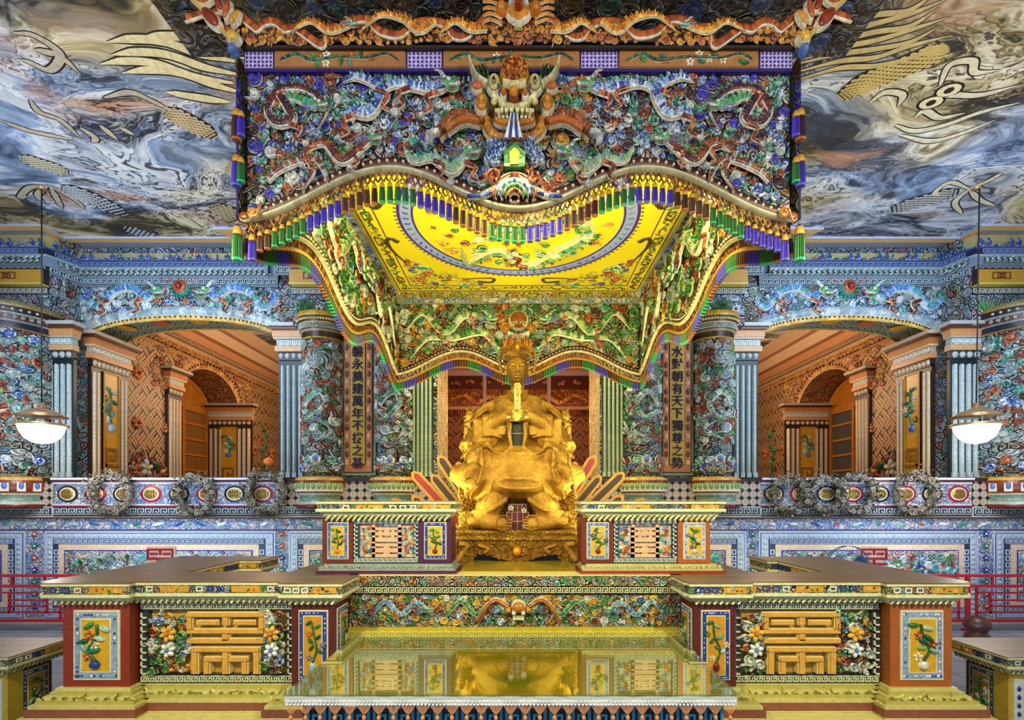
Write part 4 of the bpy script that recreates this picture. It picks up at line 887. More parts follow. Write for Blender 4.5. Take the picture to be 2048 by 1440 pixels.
# ================================================================== THE CANOPY
K = 1030/2.68                                             # photo scale on the front valance, used only to lay out its relief
def X_(px): return (px-1037)/K
def Z_(py): return E+(1000-py)/K
CW, CY0, CY1 = 1.41, 2.68, 5.96; CM, CH = (CY0+CY1)/2, (CY1-CY0)/2
def lowz(t):
    t = abs(t)
    if t < .47: return E+1.52+.21*(1-math.cos(PI*t/.47))/2
    u = (t-.47)/.53; return E+1.73-.27*(1-math.cos(PI*min(1, u*.93)))/2
canopy = thing('canopy', 'mosaic canopy with wavy dragon valances and tassels over the golden seated statue', 'canopy', (0, CM, E+2.4))
def valance(name, mp, a0, a1, half, thick, matn, back):
    N = 80; g = G(); A = [a0+(a1-a0)*i/N for i in range(N+1)]; mid = (a0+a1)/2
    lo = [(a, lowz((a-mid)/half)) for a in A]; hi = [(a, E+2.33) for a in A]
    for c, mm in ((0, matn), (-thick, back)):
        P = np.array([(a, b, c) for a, b in lo]+[(a, b, c) for a, b in hi]); g.add(mp(P), [[i, i+1, N+2+i, N+1+i] for i in range(N)], P_BLUE[0], mm, False)
    P = np.array([(a, b, 0) for a, b in lo]+[(a, b, -thick) for a, b in lo]); g.add(mp(P), [[i, i+1, N+2+i, N+1+i] for i in range(N)], H('5a2a14'), 'plain', False)
    o = build(name, g, canopy)
    g = G(); L = np.array(lo)                              # studded border and cream lip
    sgn = np.array([0, .028]); rib(g, mp, L+sgn, .026, .012, H('4a1c10'), H('2a1208'), 0, 'plain')
    rib(g, mp, L-np.array([0, .008]), .014, .03, [H('cfcaa4'), H('bdb890')], None, 0, 'plain', True, .05)
    s = np.concatenate([[0], np.cumsum(np.hypot(*np.diff(L, axis=0).T))]); n = int(s[-1]/.042)
    for q in range(n):
        d = s[-1]*(q+.5)/n; disc(g, mp, np.interp(d, s, L[:, 0]), np.interp(d, s, L[:, 1])+.029, .009, .009, .014, H('e6dcc8'), .008, 7, m='plain')
    build('studded_border', g, o)
    g = G()                                                # beaded net between border and tassels
    n = int(s[-1]/.028)
    for q in range(n):
        for k in (0, 1):
            d0, d1 = s[-1]*(q+k)/n, s[-1]*(q+1-k)/n
            P = [(np.interp(d0, s, L[:, 0]), np.interp(d0, s, L[:, 1])-.018), (np.interp((d0+d1)/2, s, L[:, 0]), np.interp((d0+d1)/2, s, L[:, 1])-.043), (np.interp(d1, s, L[:, 0]), np.interp(d1, s, L[:, 1])-.068)]
            rib(g, mp, P, .0045, .008, [H('8a4a1c'), H('4a2410'), H('b98a3a')], None, -.01, 'plain')
    build('beaded_net', g, o)
    return o, L, s
rd = random.Random(5)
# tassels: four colourings share one mesh each
TASS = []
for c in ('4a2818', '1c5a24', '33249a', '35180f'):
    g = G(); cc = H(c); TN = 16
    prof = [(.003, 0), (.006, -.006), (.010, -.010), (.0135, -.022), (.0145, -.034), (.0125, -.036)]
    lathe(g, 0, 0, [(r, z) for r, z in prof], [H('33307a'), H('33307a'), H('c98f2c'), H('d8a83a'), H('8a4a14')], TN, 'plain')
    th = np.arange(TN*2)/(TN*2)*2*PI; rr = np.where(np.arange(TN*2) % 2 == 0, 1, .8)
    V = np.concatenate([np.stack([.0155*rr*k*np.cos(th), .0155*rr*k*np.sin(th), np.full(TN*2, z)], 1) for k, z in ((.8, -.035), (1, -.05), (1.05, -.105), (1.0, -.112))])
    m2 = TN*2; F = [[j*m2+i, j*m2+(i+1) % m2, (j+1)*m2+(i+1) % m2, (j+1)*m2+i] for j in range(3) for i in range(m2)]
    tip = H({'1c5a24': '3ac98a', '33249a': '6a6ad8'}.get(c, 'c97a3a'))
    C = [cc if i % 2 else tuple(min(1, x*2.0+.01) for x in cc) for j in range(2) for i in range(m2)]+[tip]*m2
    g.add(V, F, np.array(C), 'plain', False); g.add(V[-m2:], [list(range(m2))[::-1]], tip, 'plain', False)
    me = build('tassel', g); TASS.append(me.data); g2 = g; bpy.data.objects.remove(me)
    TASS[-1].name = 'tassel'
TV = []
for me in TASS:
    V = np.zeros(len(me.vertices)*3); me.vertices.foreach_get('co', V); L_ = np.zeros(len(me.loops), int); me.loops.foreach_get('vertex_index', L_)
    T_ = np.zeros(len(me.polygons), int); me.polygons.foreach_get('loop_total', T_); ca = np.zeros(len(me.loops)*4); me.color_attributes['Col'].data.foreach_get('color', ca)
    st = np.concatenate([[0], np.cumsum(T_)[:-1]]).astype(int); TV.append((V.reshape(-1, 3), L_, T_, ca.reshape(-1, 4)[st, :3]))
def tassel_obj(k, p, sc=1, par=canopy):
    o = bpy.data.objects.new('tassel', TASS[k]); COL.objects.link(o); o.parent = par; o.location = np.array(p)-np.array(par.location); o.scale = (sc,)*3; return o
def tassel_into(g, k, p, sc=1):
    V, L_, T_, C = TV[k]; g.V.append(V*sc+np.array(p)); g.L.append(L_+g.n); g.T.append(T_); g.C.append(C); g.M.append(np.full(len(T_), g.mi('plain'))); g.S.append(np.full(len(T_), False)); g.n += len(V)
SEQ = [3, 3, 0, 0, 0, 1, 1, 1, 1, 1, 2, 2, 2, 2, 2, 0, 0, 0, 0, 3, 1, 1, 1, 1, 1, 2, 2, 2, 2, 2]
stuff = G(); ntas = 0
fv = FR(CY0)
val_f, L, s = valance('front_valance', fv, -CW, CW, CW, .06, 'sw_canopy', 'sw_green')
n = 74
for q in range(n):
    d = s[-1]*(q+.5)/n; tassel_obj(SEQ[(q+2) % 30], (np.interp(d, s, L[:, 0]), CY0+.01, np.interp(d, s, L[:, 1])-.065)); ntas += 1
bv, L, s = valance('rear_valance', FR(CY1), -CW, CW, CW, .06, 'sw_green', 'sw_green')
for q in range(96):
    d = s[-1]*(q+.5)/96; p = (np.interp(d, s, L[:, 0]), CY1+.01, np.interp(d, s, L[:, 1])-.065); tassel_into(stuff, SEQ[(q+7) % 30], p, 1.15)
sv = []
for sg in (-1, 1):
    mp = SD(sg*CW, -sg); o_, L, s = valance('side_valance', mp, CY0, CY1, CH, .06, 'sw_green', 'sw_green'); sv.append(o_)
    for q in range(100):
        d = s[-1]*(q+.5)/100; p = (sg*(CW+.01), np.interp(d, s, L[:, 0]), np.interp(d, s, L[:, 1])-.065)
        if q < 10: tassel_obj(SEQ[q % 30], p, 1.1)
        else: tassel_into(stuff, SEQ[(q*1) % 30], p, 1.1)
o = build('tassel', stuff, canopy); o['kind'] = 'stuff'
for sg in (-1, 1):                                         # large corner tassels and the side strings
    g = G(); x = sg*(CW+.035); zs = [(1.935, 3, 0), (1.915, 2, 1), (1.70, 2, 0), (1.68, 1, 1)]
    tube(g, [(x, CY0-.03, E+2.18), (x, CY0-.03, E+1.45)], .004, H('33247a')); 
    for k in range(3):
        for q in (-1, 1): tube(g, [(x, CY0-.035, E+2.15-.06*k), (x-sg*.02+q*.02, CY0-.035, E+2.12-.06*k), (x-sg*.01, CY0-.035, E+2.09-.06*k)], .006, H('33249a'))
    build('knotted_string', g, canopy)
    for z, k, j in zs: tassel_obj(k, (x-sg*.028*j, CY0-.04-.01*j, E+z+.08), 1.55 if j == 0 else 1.25)
    g = G(); disc(g, FR(CY0-.02), sg*(CW+.0), E+1.46, .034, .026, .02, P_GOLD[2], 0, 12, edge=CREAM); curl(g, FR(CY0-.03), sg*(CW-.05), E+1.47, .035, 0, sg, P_GOLD, .01); build('corner_boss', g, canopy)
    tassel_obj(1, (x, CY0-.03, E+1.42), 1.7); tassel_obj(2, (x-sg*.06, CY0-.0, E+1.39), 1.3)

# soffit with dragon roundel
g = G(); box(g, -CW, CW, CY0+.02, CY1+.02, E+2.40, E+2.41, H('e8cd12'), 'yellow'); sof = build('painted_soffit', g, canopy)
g = G(); ds = DN(E+2.40); RC = (0, 4.47)
def ring(g, mp, cx, cy, R, w_, c, h=.004, z=0, m='plain'):
    th = np.linspace(0, 2*PI, 97); rib(g, mp, np.stack([cx+R*np.cos(th), cy+R*np.sin(th)], 1), w_, h, c, None, z, m, k=.03)
PURP = H('3a1ca8')
ring(g, ds, *RC, .965, .050, H('8c9cf0')); ring(g, ds, *RC, 1.022, .014, PURP, .006); ring(g, ds, *RC, .908, .010, PURP, .006)
for k in range(72): t = k/72*2*PI; disc(g, ds, RC[0]+.965*math.cos(t), RC[1]+.965*math.sin(t), .03, .012, .006, rd.choice((P_BLUE[0], P_TEAL[0], H('6a7aa8'))), .003, 6, rot=t*3, m='plain')
for k in range(110): t = k/110*2*PI; disc(g, ds, RC[0]+1.05*math.cos(t), RC[1]+1.05*math.sin(t), .016, .012, .003, H('4a3414'), 0, 6, m='plain')
build('blue_ring', g, sof)
g = G()                                                    # soffit border bands
def sband(ins, w_, c, h=.004):
    a, b, y0, y1 = -CW+ins, CW-ins, CY0+ins, CY1-ins
    for P in ([(a, y0), (a, y1)], [(b, y0), (b, y1)], [(a, y0), (b, y0)], [(a, y1), (b, y1)]): rib(g, ds, [P[0], ((P[0][0]+P[1][0])/2, (P[0][1]+P[1][1])/2), P[1]], w_, h, c, None, 0, 'plain', k=0)
sband(.025, .025, H('b9b060')); sband(.055, .006, H('4a2414'), .006); sband(.20, .006, H('4a1c4a'), .006)
for k in range(150):
    u = CY0+.1+(CY1-CY0-.2)*(k+.5)/150
    for sg in (-1, 1): disc(g, ds, sg*(CW-.125)+rd.uniform(-.03, .03), u, rd.uniform(.02, .05), .012, .004, rd.choice((H('5a3a14'), P_GREEN[0], H('a89020'), P_TEAL[0], H('7a4a1a'))), 0, 6, rot=rd.uniform(0, 3), m='plain')
    if k < 100: disc(g, ds, -CW+.1+(2*CW-.2)*k/100, CY1-.125+rd.uniform(-.03, .03), rd.uniform(.02, .04), .012, .004, rd.choice((H('5a3a14'), P_GREEN[0], H('a89020'))), 0, 6, rot=rd.uniform(0, 3), m='plain')
for sg in (-1, 1):
    for k in range(7): frame(g, ds, sg*(CW-.125)-.04, sg*(CW-.125)+.04, CY0+.35+k*.42, CY0+.47+k*.42, .01, 0, .006, H('5a4414'))
build('border_bands', g, sof)
g = G()
for sg in (-1, 1):                                         # corner clouds and scroll tails
    for cy_, yo in ((5.45, 1), (3.5, -1)):
        P = cat([(sg*.45, cy_+yo*.20), (sg*.30, cy_+yo*.22), (sg*.28, cy_+yo*.12), (sg*.5, cy_+yo*.12), (sg*.85, cy_+yo*.18)], 6); rib(g, ds, P, np.linspace(.03, .008, len(P)), .012, H('3a2a10'), H('9a8a2a'), 0, 'plain')
        P = cat([(sg*1.12, cy_-yo*.66), (sg*1.18, cy_-yo*.73), (sg*1.23, cy_-yo*.64), (sg*1.2, cy_-yo*.45), (sg*1.13, cy_-yo*.22)], 6); rib(g, ds, P, np.linspace(.035, .01, len(P)), .012, H('3a2a10'), H('9a8a2a'), 0, 'plain')
        fill(g, ds, lambda a, b, r: abs(a) < 1.17 and abs(b-cy_) < .30 and math.hypot(a, b-RC[1]) > 1.12+r and abs(a)/1.17+(b-cy_)*yo/.3*.3 > .62, sg*1.17, sg*.4, cy_-.3, cy_+.3, .03, .07, [P_GREEN, P_RUST, [PURP, P_BLUE[0]], P_TEAL, [H('c9b82a'), H('9a8a1c')]], 5, 300, edge=H('d8d890'), m='plain', hk=.2)
dragon(g, ds, [(-.85+.3, 4.9), (-.5, 5.2), (-.2, 4.95), (.1, 5.25), (.4, 4.95), (.62, 4.6), (.35, 4.2), (0, 4.45)], .07, [P_TEAL[1], P_STONE[4], P_GREEN[3]], H('e0dcb0'), -1, 0, 2.0, P_GREEN)
fill(g, ds, lambda a, b, r: math.hypot(a, b-RC[1]) < .86-r and rd.random() < .6, -.86, .86, RC[1]-.86, RC[1]+.86, .03, .07, [P_GREEN, P_RUST, P_TEAL, P_GOLD, P_WHITE], 8, 500, edge=H('d8d890'), m='plain', hk=.2, dens=2.2)
build('dragon_roundel', g, sof)

# inner faces: rear and side valance relief
YP_ = [P_GREEN, P_GOLD, P_RUST, P_WHITE, P_GREEN, P_TEAL, P_DARK, P_STONE]
def inreg(half, mid): return lambda a, b, r: abs(a-mid) < half-r*.6 and b-r*.8 > lowz((a-mid)/half)+.06 and b < E+2.27-r*.5
g = G(); fb = FR(CY1); fill(g, fb, inreg(CW, 0), -CW, CW, E+1.45, E+2.25, .035, .075, YP_, 41, 2600, edge=H('d2cc94')); build('cloud_relief', g, bv)
for d in (-1, 1):
    for pts, w_ in (([(-d*1.3, E+1.95), (-d*1.1, E+2.15), (-d*.85, E+1.92), (-d*.62, E+2.12), (-d*.35, E+2.08)], .045), ([(-d*1.25, E+1.62), (-d*1.05, E+1.85), (-d*.75, E+1.86), (-d*.4, E+1.92), (-d*.25, E+1.72)], .04)):
        g = G(); dragon(g, fb, pts, w_, [P_GREEN[3], P_GREEN[0], P_STONE[4]], CREAM, d, .04, 1.7, P_GREEN); build('dragon_relief', g, bv)
g = G()
disc(g, fb, 0, E+2.06, .12, .12, .07, P_GOLD[2], .03, 18, edge=CREAM); 
for d in (-1, 1): disc(g, fb, d*.07, E+2.0, .035, .042, .09, H('e6dfa0'), .04, 12); disc(g, fb, d*.07, E+2.0, .015, .015, .11, DARK, .04, 8); disc(g, fb, d*.14, E+1.97, .05, .06, .05, P_GOLD[0], .03, 10)
rib(g, fb, cat([(-.12, E+1.9), (0, E+1.86), (.12, E+1.9)], 5), .02, .15, P_WHITE, None, .03); rib(g, fb, [(0, E+1.86), (0, E+1.75), (0, E+1.62)], [.03, .035, .06], .1, P_BLUE, None, .03)
for k in range(9): curl(g, fb, -.2+.05*k, E+1.6+.03*(k % 2), .035, rd.uniform(0, 6), 1, P_BLUE, .05)
build('lion_mask', g, bv)
g = G(); rect(g, fb, -CW, CW, E+2.26, E+2.33, .0, .03, H('8a8a70'))
for a0, a1 in ((-1.3, -.55), (-.42, .42), (.55, 1.3)): rect(g, fb, a0, a1, E+2.27, E+2.32, .03, .04, H('b9b9c8'), 'sw_strip')
rect(g, fb, -CW, CW, E+2.33, E+2.40, 0, .02, H('c9b83a'), 'sw_gold'); build('rear_band', g, bv)
for sg, o_ in zip((-1, 1), sv):
    mp = SD(sg*CW, -sg); g = G(); fill(g, mp, inreg(CH, CM), CY0+.1, CY1, E+1.45, E+2.3, .04, .085, YP_, 43+sg, 2600, edge=H('d2cc94')); build('cloud_relief', g, o_)
    for pts in ([(3.2, E+1.8), (3.5, E+2.1), (3.9, E+1.9), (4.2, E+2.15), (4.45, E+2.0)], [(5.7, E+1.7), (5.4, E+2.05), (5.1, E+1.85), (4.9, E+2.1), (4.7, E+2.0)]):
        g = G(); d = 1 if pts[0][0] < pts[-1][0] else -1; dragon(g, mp, pts, .05, [P_GREEN[3], P_TEAL[0], P_STONE[4]], CREAM, d, .04, 1.7, P_GREEN); build('dragon_relief', g, o_)

# outer face of the front valance
def pal_front(a, b, rd):
    t = abs(a)
    if t < .42: return rd.choice((P_GREEN, P_GOLD, P_RUST, P_BLUE, P_GOLD, P_TEAL))
    return rd.choice((P_BLUE, P_TEAL, P_RUST, P_WHITE, P_BLUE, P_DARK, [H('2a1c9a'), H('3a3ab8')], P_TEAL))
g = G(); fill(g, fv, lambda a, b, r: abs(a) < CW-.02-r*.4 and b-r*.7 > lowz(a/CW)+.06 and b+r*.4 < E+2.20, -CW, CW, E+1.45, E+2.2, .018, .046, P_MIX, 51, 9000, dens=1.35, palf=pal_front, edge=H('cfccb8')); build('cloud_relief', g, val_f)
def PX(*p): return [(X_(x), Z_(y)) for x, y in p]
DR = [(PX((640, 270), (655, 225), (620, 190), (570, 190), (545, 225), (560, 255), (590, 245), (560, 190)), .032, [P_DARK[0], P_DARK[1], P_RUST[2]], 1, (655, 215), False),
      (PX((690, 175), (720, 165), (765, 190), (745, 235), (712, 235), (700, 250)), .036, P_BLUE[:4], 1, None, False),
      (PX((740, 215), (790, 180), (840, 185), (870, 190), (893, 182)), .036, P_BLUE[:4], 1, None, True),
      (PX((665, 380), (640, 330), (605, 330), (560, 350), (540, 370)), .026, [P_STONE[0], P_GOLD[2], P_RUST[2]], -1, None, False),
      (PX((610, 390), (630, 350), (618, 310), (655, 295), (690, 330), (730, 300), (745, 288)), .03, [P_RUST[2], P_GOLD[2], P_DARK[2]], 1, None, True),
      (PX((810, 300), (830, 330), (870, 325), (905, 350), (925, 330), (935, 315)), .034, [P_TEAL[2], P_STONE[0], P_GREEN[3]], 1, None, True),
      (PX((560, 215), (590, 205), (630, 220), (640, 222)), .028, [P_TEAL[1], P_GREEN[1]], 1, None, True)]
for pts, w_, pal, d, _, hh in DR:
    for mirror in (False, True):
        g = G(); P = [(-a, b) for a, b in pts] if mirror else pts; dd = -d if mirror else d
        dragon(g, fv, P, w_, pal, H('d8d8cc'), dd, .03, 1.45, P_TEAL if w_ > .03 else P_GREEN, w_ > .029, hh); build('dragon_relief', g, val_f)
# lion mask
g = G()
def q(x, y): return (X_(x/5.142+860)-.015, Z_(y/5.142+140))
S5 = 1/(5.142*K)
for sg in (-1, 1):
    m = lambda x, y: q(900+sg*(900-x), y)
    P = cat([m(640, 300), m(540, 230), m(480, 130), m(455, 40)], 6); rib(g, fv, P, np.linspace(.022, .008, len(P)), .05, [H('d2cba0'), H('b9b080')], None, .07, 'glaze', True)
    for k in range(6): P = cat([m(680-20*k, 330), m(640-20*k, 220), m(630-22*k, 130), m(600-30*k, 60+14*k)], 5); rib(g, fv, P, np.linspace(.012, .002, len(P)), .03, P_DARK if k % 2 else P_GREEN, H('c9c08a'), .06)
    x, y = m(700, 310); disc(g, fv, x, y, 80*S5, 108*S5, .05, H('8a8450'), .08, 20, edge=CREAM); disc(g, fv, x, y, 66*S5, 90*S5, .065, H('d8d29a'), .08, 20); disc(g, fv, x, y-20*S5, 36*S5, 46*S5, .075, H('8a8a4a'), .08, 16); disc(g, fv, x, y-20*S5, 22*S5, 26*S5, .085, H('1c2410'), .08, 12)
    x, y = m(575, 470); disc(g, fv, x, y, 78*S5, 112*S5, .05, H('b9761c'), .06, 20, edge=CREAM); disc(g, fv, x, y, 40*S5, 60*S5, .07, H('d8962c'), .06, 16, edge=CREAM)
    x, y = m(530, 300); disc(g, fv, x, y, 70*S5, 60*S5, .045, H('b9602c'), .06, 14, edge=CREAM)
    x, y = m(795, 485); disc(g, fv, x, y, 44*S5, 52*S5, .07, WHT, .10, 16); disc(g, fv, x, y, 30*S5, 38*S5, .09, H('c9701c'), .10, 14)
    x, y = m(700, 520); disc(g, fv, x, y, 42*S5, 50*S5, .06, H('d8cf90'), .09, 12, edge=H('6a5a1c'))
    P = cat([m(900, 590), m(800, 560), m(740, 500), m(690, 470)], 5); rib(g, fv, P, .018, .07, [H('e0d8a0'), H('cfc688')], H('a8761c'), .09)
    P = cat([m(900, 720), m(770, 700), m(720, 680), m(715, 640)], 5); rib(g, fv, P, .012, .06, [H('b9761c')], CREAM, .08)
    P = cat([m(900, 790), m(760, 790), m(690, 760), m(640, 700), m(620, 600)], 5); rib(g, fv, P, .032, .05, [H('c9861c'), H('a8661c')], CREAM, .05)
    for k in range(4): x, y = m(870-48*k, 615+3*k); rect(g, fv, x-20*S5, x+20*S5, y-22*S5, y+22*S5, .09, .14, H('e0dca8'), 'plain', .002)
    for k in range(3): x, y = m(830-40*k, 670); rect(g, fv, x-15*S5, x+15*S5, y-16*S5, y+16*S5, .09, .13, H('e0dca8'), 'plain', .002)
    x, y = m(745, 640); disc(g, fv, x, y, 18*S5, 44*S5, .07, H('e6e0b0'), .09, 8)
    P = cat([m(590, 640), m(500, 620), m(400, 560), m(280, 580), m(200, 680), m(110, 770)], 6); rib(g, fv, P, np.linspace(.025, .04, len(P)), .06, [H('8a4a14'), H('a8601c'), H('6a3410')], H('d8c890'), .05, 'fine')
    P = cat([m(560, 680), m(430, 650), m(330, 680), m(220, 760)], 6); rib(g, fv, P, .016, .07, [H('c9602c'), H('b9701c')], CREAM, .06)
    for k in range(4): P = cat([m(150-20*k, 760), m(90-20*k, 790+12*k), m(60+10*k, 840+10*k)], 4); rib(g, fv, P, np.linspace(.012, .003, len(P)), .05, P_WHITE, None, .07)
    for k, (x0, y0) in enumerate(((790, 840), (720, 870), (680, 930), (640, 1000), (700, 1020), (760, 900), (730, 960))): x, y = m(x0, y0); curl(g, fv, x, y, 52*S5, 1+k, sg, P_BLUE[:4], .05, .04, WHT)
    for k, c in enumerate((P_RUST, P_GREEN, P_DARK, P_RUST, P_BLUE)): P = [m(860-20*k, 1160+20*k), m(760-40*k, 1220+30*k), m(660-60*k, 1330+6*k)]; rib(g, fv, cat(P, 4), .012, .04, c, CREAM, .03)
    x, y = m(700, 1200); curl(g, fv, x, y, 80*S5, 2.5, sg, P_RUST, .05, .05)
x, y = q(900, 215); disc(g, fv, x, y, 150*S5, 150*S5, .08, H('7a3410'), .09, 26, edge=H('b9861c'))
for k in range(110):
    t, r_ = rd.uniform(0, 2*PI), math.sqrt(rd.random())*128*S5; disc(g, fv, x+r_*math.cos(t), y+r_*math.sin(t), .007, .007, .012, rd.choice((H('a8501c'), H('c9761c'), H('8a3c14'), H('d8962c'))), .09+.08*math.sqrt(max(0, 1-(r_/(150*S5))**2)), 6)
P = cat([q(790, 370), q(900, 395), q(1010, 370)], 6); rib(g, fv, P, .02, .07, [H('d8d09a')], H('8a5a14'), .11)
x, y = q(893, 495); disc(g, fv, x, y, 52*S5, 62*S5, .08, H('d8861c'), .12, 14, edge=H('8a4a10'))
P = [q(895, 640), q(893, 720), q(890, 800), q(890, 880)]; 
for k in range(5): rib(g, fv, [(a+(k-2)*.007*(1+.5*i), b) for i, (a, b) in enumerate(P)], [.006, .007, .010, .014], .02, P_BLUE[0] if k % 2 else WHT, None, .12, 'plain')
for k, (ro, c) in enumerate(((215, P_RUST), (160, P_BLUE), (110, P_GREEN), (65, P_RUST))):
    P = [q(900+ro*math.cos(t), 1370-ro*math.sin(t)*1.05) for t in np.linspace(PI, 0, 18)]; rib(g, fv, P, .011, .05, c, CREAM, .03)
sl = [q(*p) for p in ((800, 1130), (795, 985), (900, 900), (1010, 985), (1000, 1130))]; slab(g, fv, sl, .05, .11, P_GREEN[0], 'glaze')
slab(g, fv, [q(*p) for p in ((860, 1120), (850, 1000), (900, 955), (950, 1000), (940, 1120))], .11, .12, H('d2b81c'), 'plain')
build('lion_mask', g, val_f)
# top band with lattice squares and floral panels
g = G(); rect(g, fv, -CW, CW, E+2.205, E+2.345, .0, .03, H('2a1a6a')); rect(g, fv, -CW, CW, E+2.325, E+2.343, .03, .045, H('d8c898')); rect(g, fv, -CW, CW, E+2.31, E+2.325, .03, .05, H('4a2414'))
for a, b in ((497, 552), (818, 885), (1161, 1232), (1515, 1577)):
    a, b = X_(a), X_(b); rect(g, fv, a, b, E+2.22, E+2.30, .03, .035, H('c3b8d8')); n = round((b-a)/.021)
    for i in range(n):
        for j in range(4): disc(g, fv, a+(b-a)*(i+.5)/n, E+2.23+.0205*j, .0065, .0085, .006, H('3a1caa'), .034, 7, rot=.8 if (i+j) % 2 else -.8, m='plain')
for a, b in ((555, 815), (888, 1158), (1235, 1511)):
    a, b = X_(a), X_(b); rect(g, fv, a, b, E+2.22, E+2.305, .03, .04, H('a87440'), 'plain', .004)
    rd2 = random.Random(int(a*100)); m0 = (a+b)/2
    P = cat([(a+.04, E+2.25), (a+.12, E+2.28), (a+.2, E+2.25), (m0, E+2.265), (b-.2, E+2.26), (b-.1, E+2.28), (b-.04, E+2.25)], 8); rib(g, fv, P, np.interp(np.linspace(0, 1, len(P)), [0, .3, .5, 1], [.006, .012, .005, .004]), .02, [P_TEAL[0], P_DARK[1], P_GREEN[2]], H('c9b890'), .04)
    for k in range(13):
        x = m0+rd2.gauss(0, .11); z = E+2.262+rd2.uniform(-.025, .025)
        if k % 3 == 0: flower(g, fv, x, z, .022, rd2.choice((WHT, P_RUST[1], CREAM)), P_GOLD[3], .04)
        else: disc(g, fv, x, z, .022, .009, .012, rd2.choice(P_GREEN[:3]+P_TEAL[:2]), .04, 7, rot=rd2.uniform(0, 3))
build('panelled_band', g, val_f)
# cresting
TOP = [(372, 30), (430, 13), (470, 18), (500, 40), (515, 50), (530, 38), (550, 36), (570, 50), (590, 48), (605, 58), (640, 82), (652, 76), (652, 58), (664, 47), (680, 50), (692, 38), (712, 32), (735, 32), (760, 55), (800, 62), (830, 40), (860, 35), (890, 42), (905, 62), (925, 66), (945, 55), (975, 24), (1000, 8), (1037, 2)]
TOP = TOP+[(2074-x, y) for x, y in TOP[::-1][1:]]
yc = 2.62; KC = 1030/yc; fc = FR(yc); CP = cat([((x-1037)/KC, E+(1000-y)/KC) for x, y in TOP], 5)
g = G(); zb = E+2.315; base = np.array([(max(-CW, min(CW, a)), max(zb, min(b-.01, zb+max(0, (abs(a)-CW))*.9))) for a, b in CP])
n = len(CP); P = np.concatenate([np.c_[base, np.zeros(n)], np.c_[CP, np.zeros(n)]]); F = [[i, i+1, n+i+1, n+i] for i in range(n-1)]
g.add(fc(P), F, H('3a200e'), 'plain', False); P[:, 2] = -.05; g.add(fc(P), F, H('3a200e'), 'plain', False); P = np.concatenate([np.c_[CP, np.zeros(n)], np.c_[CP, np.full(n, -.05)]]); g.add(fc(P), F, H('8a4a20'), 'plain', False)
crest = build('cresting', g, canopy)
g = G(); rib(g, fc, CP-np.array([0, .016]), .021, .008, [H('a8521c'), H('8a4016'), H('b9622a')], H('5a2a10'), .0, 'plain'); rib(g, fc, CP-np.array([0, .042]), .005, .014, CREAM, None, 0, 'plain')
CS = np.concatenate([[0], np.cumsum(np.hypot(*np.diff(CP, axis=0).T))])
build('brown_edge', g, crest)
g = G(); topz = lambda a: np.interp(a, CP[:, 0], CP[:, 1]-.044)
fill(g, fc, lambda a, b, r: b+r*.9 < topz(a) and b-r*.6 > zb+max(0, abs(a)-CW)*.9, -1.68, 1.68, zb, E+2.6, .010, .030, [P_GOLD, [H('d2861c'), H('e0a83a')], P_RUST, P_GOLD, [H('c9761c'), H('8a3a10')]], 61, 7000, edge=H('e6d2a0'), dens=1.3); build('gilt_scrolls', g, crest)
for d in (-1, 1):
    for pts, w_ in (([(-d*1.15, zb+.05), (-d*1.05, zb+.10), (-d*.95, zb+.05), (-d*.85, zb+.08)], .02), ([(-d*.8, zb+.05), (-d*.7, zb+.13), (-d*.58, zb+.11), (-d*.5, zb+.05), (-d*.42, zb+.1)], .022), ([(-d*.4, zb+.04), (-d*.32, zb+.1), (-d*.24, zb+.06), (-d*.16, zb+.06)], .022)):
        g = G(); dragon(g, fc, pts, w_, [H('d2861c'), H('e0a03a'), H('b9601c')], H('e8d080'), d, .02, 1.3, P_GOLD, False, w_ < .021); build('gilt_dragon', g, crest)
    g = G(); x = d*1.50
    for (dx, dz, rx, rz, rot, c) in ((.06, .10, .035, .075, -.7, P_RUST[0]), (-.02, .14, .022, .06, .2, P_RUST[1]), (.02, .17, .022, .05, -.4, P_RUST[0]), (.09, .19, .04, .025, -.3, P_RUST[1]), (-.06, .10, .02, .05, .5, P_GOLD[1])):
        disc(g, fc, x+d*dx-d*.02, zb+dz, rx, rz, .04, c, .02, 14, edge=CREAM, rot=-d*abs(rot) if rot < 0 else rot*d)
    rib(g, fc, [(d*1.42, zb-.03), (d*1.52, zb+.09), (d*1.66, zb+.23)], .012, .04, [H('d8b04a')], CREAM, .01, 'plain'); disc(g, fc, d*1.43, zb+.0, .04, .035, .05, H('e0b04a'), .02, 12, edge=CREAM); disc(g, fc, d*1.43, zb-.06, .022, .03, .05, P_BLUE[1], .02, 10)
    build('palmette', g, crest)
g = G(); zc = zb+.14                                        # small lion face in the centre
disc(g, fc, 0, zc, .07, .075, .03, H('d2861c'), .03, 16, edge=CREAM); disc(g, fc, 0, zc+.055, .05, .03, .08, H('b9601c'), .03, 12)
for d in (-1, 1):
    disc(g, fc, d*.035, zc+.02, .018, .016, .045, WHT, .03, 10); disc(g, fc, d*.033, zc+.02, .008, .008, .052, DARK, .03, 7); disc(g, fc, d*.085, zc, .03, .035, .05, H('c9761c'), .03, 10)
    rib(g, fc, cat([(d*.05, zc+.07), (d*.07, zc+.12), (d*.04, zc+.15)], 4), np.linspace(.012, .003, 9), .05, H('e0b04a'), None, .04)
    for k in range(4): rib(g, fc, cat([(d*.08, zc-.06+.03*k), (d*.14, zc-.04+.03*k), (d*.18, zc-.06+.035*k)], 4), np.linspace(.012, .003, 9), .012, H('d2861c'), CREAM, .03)
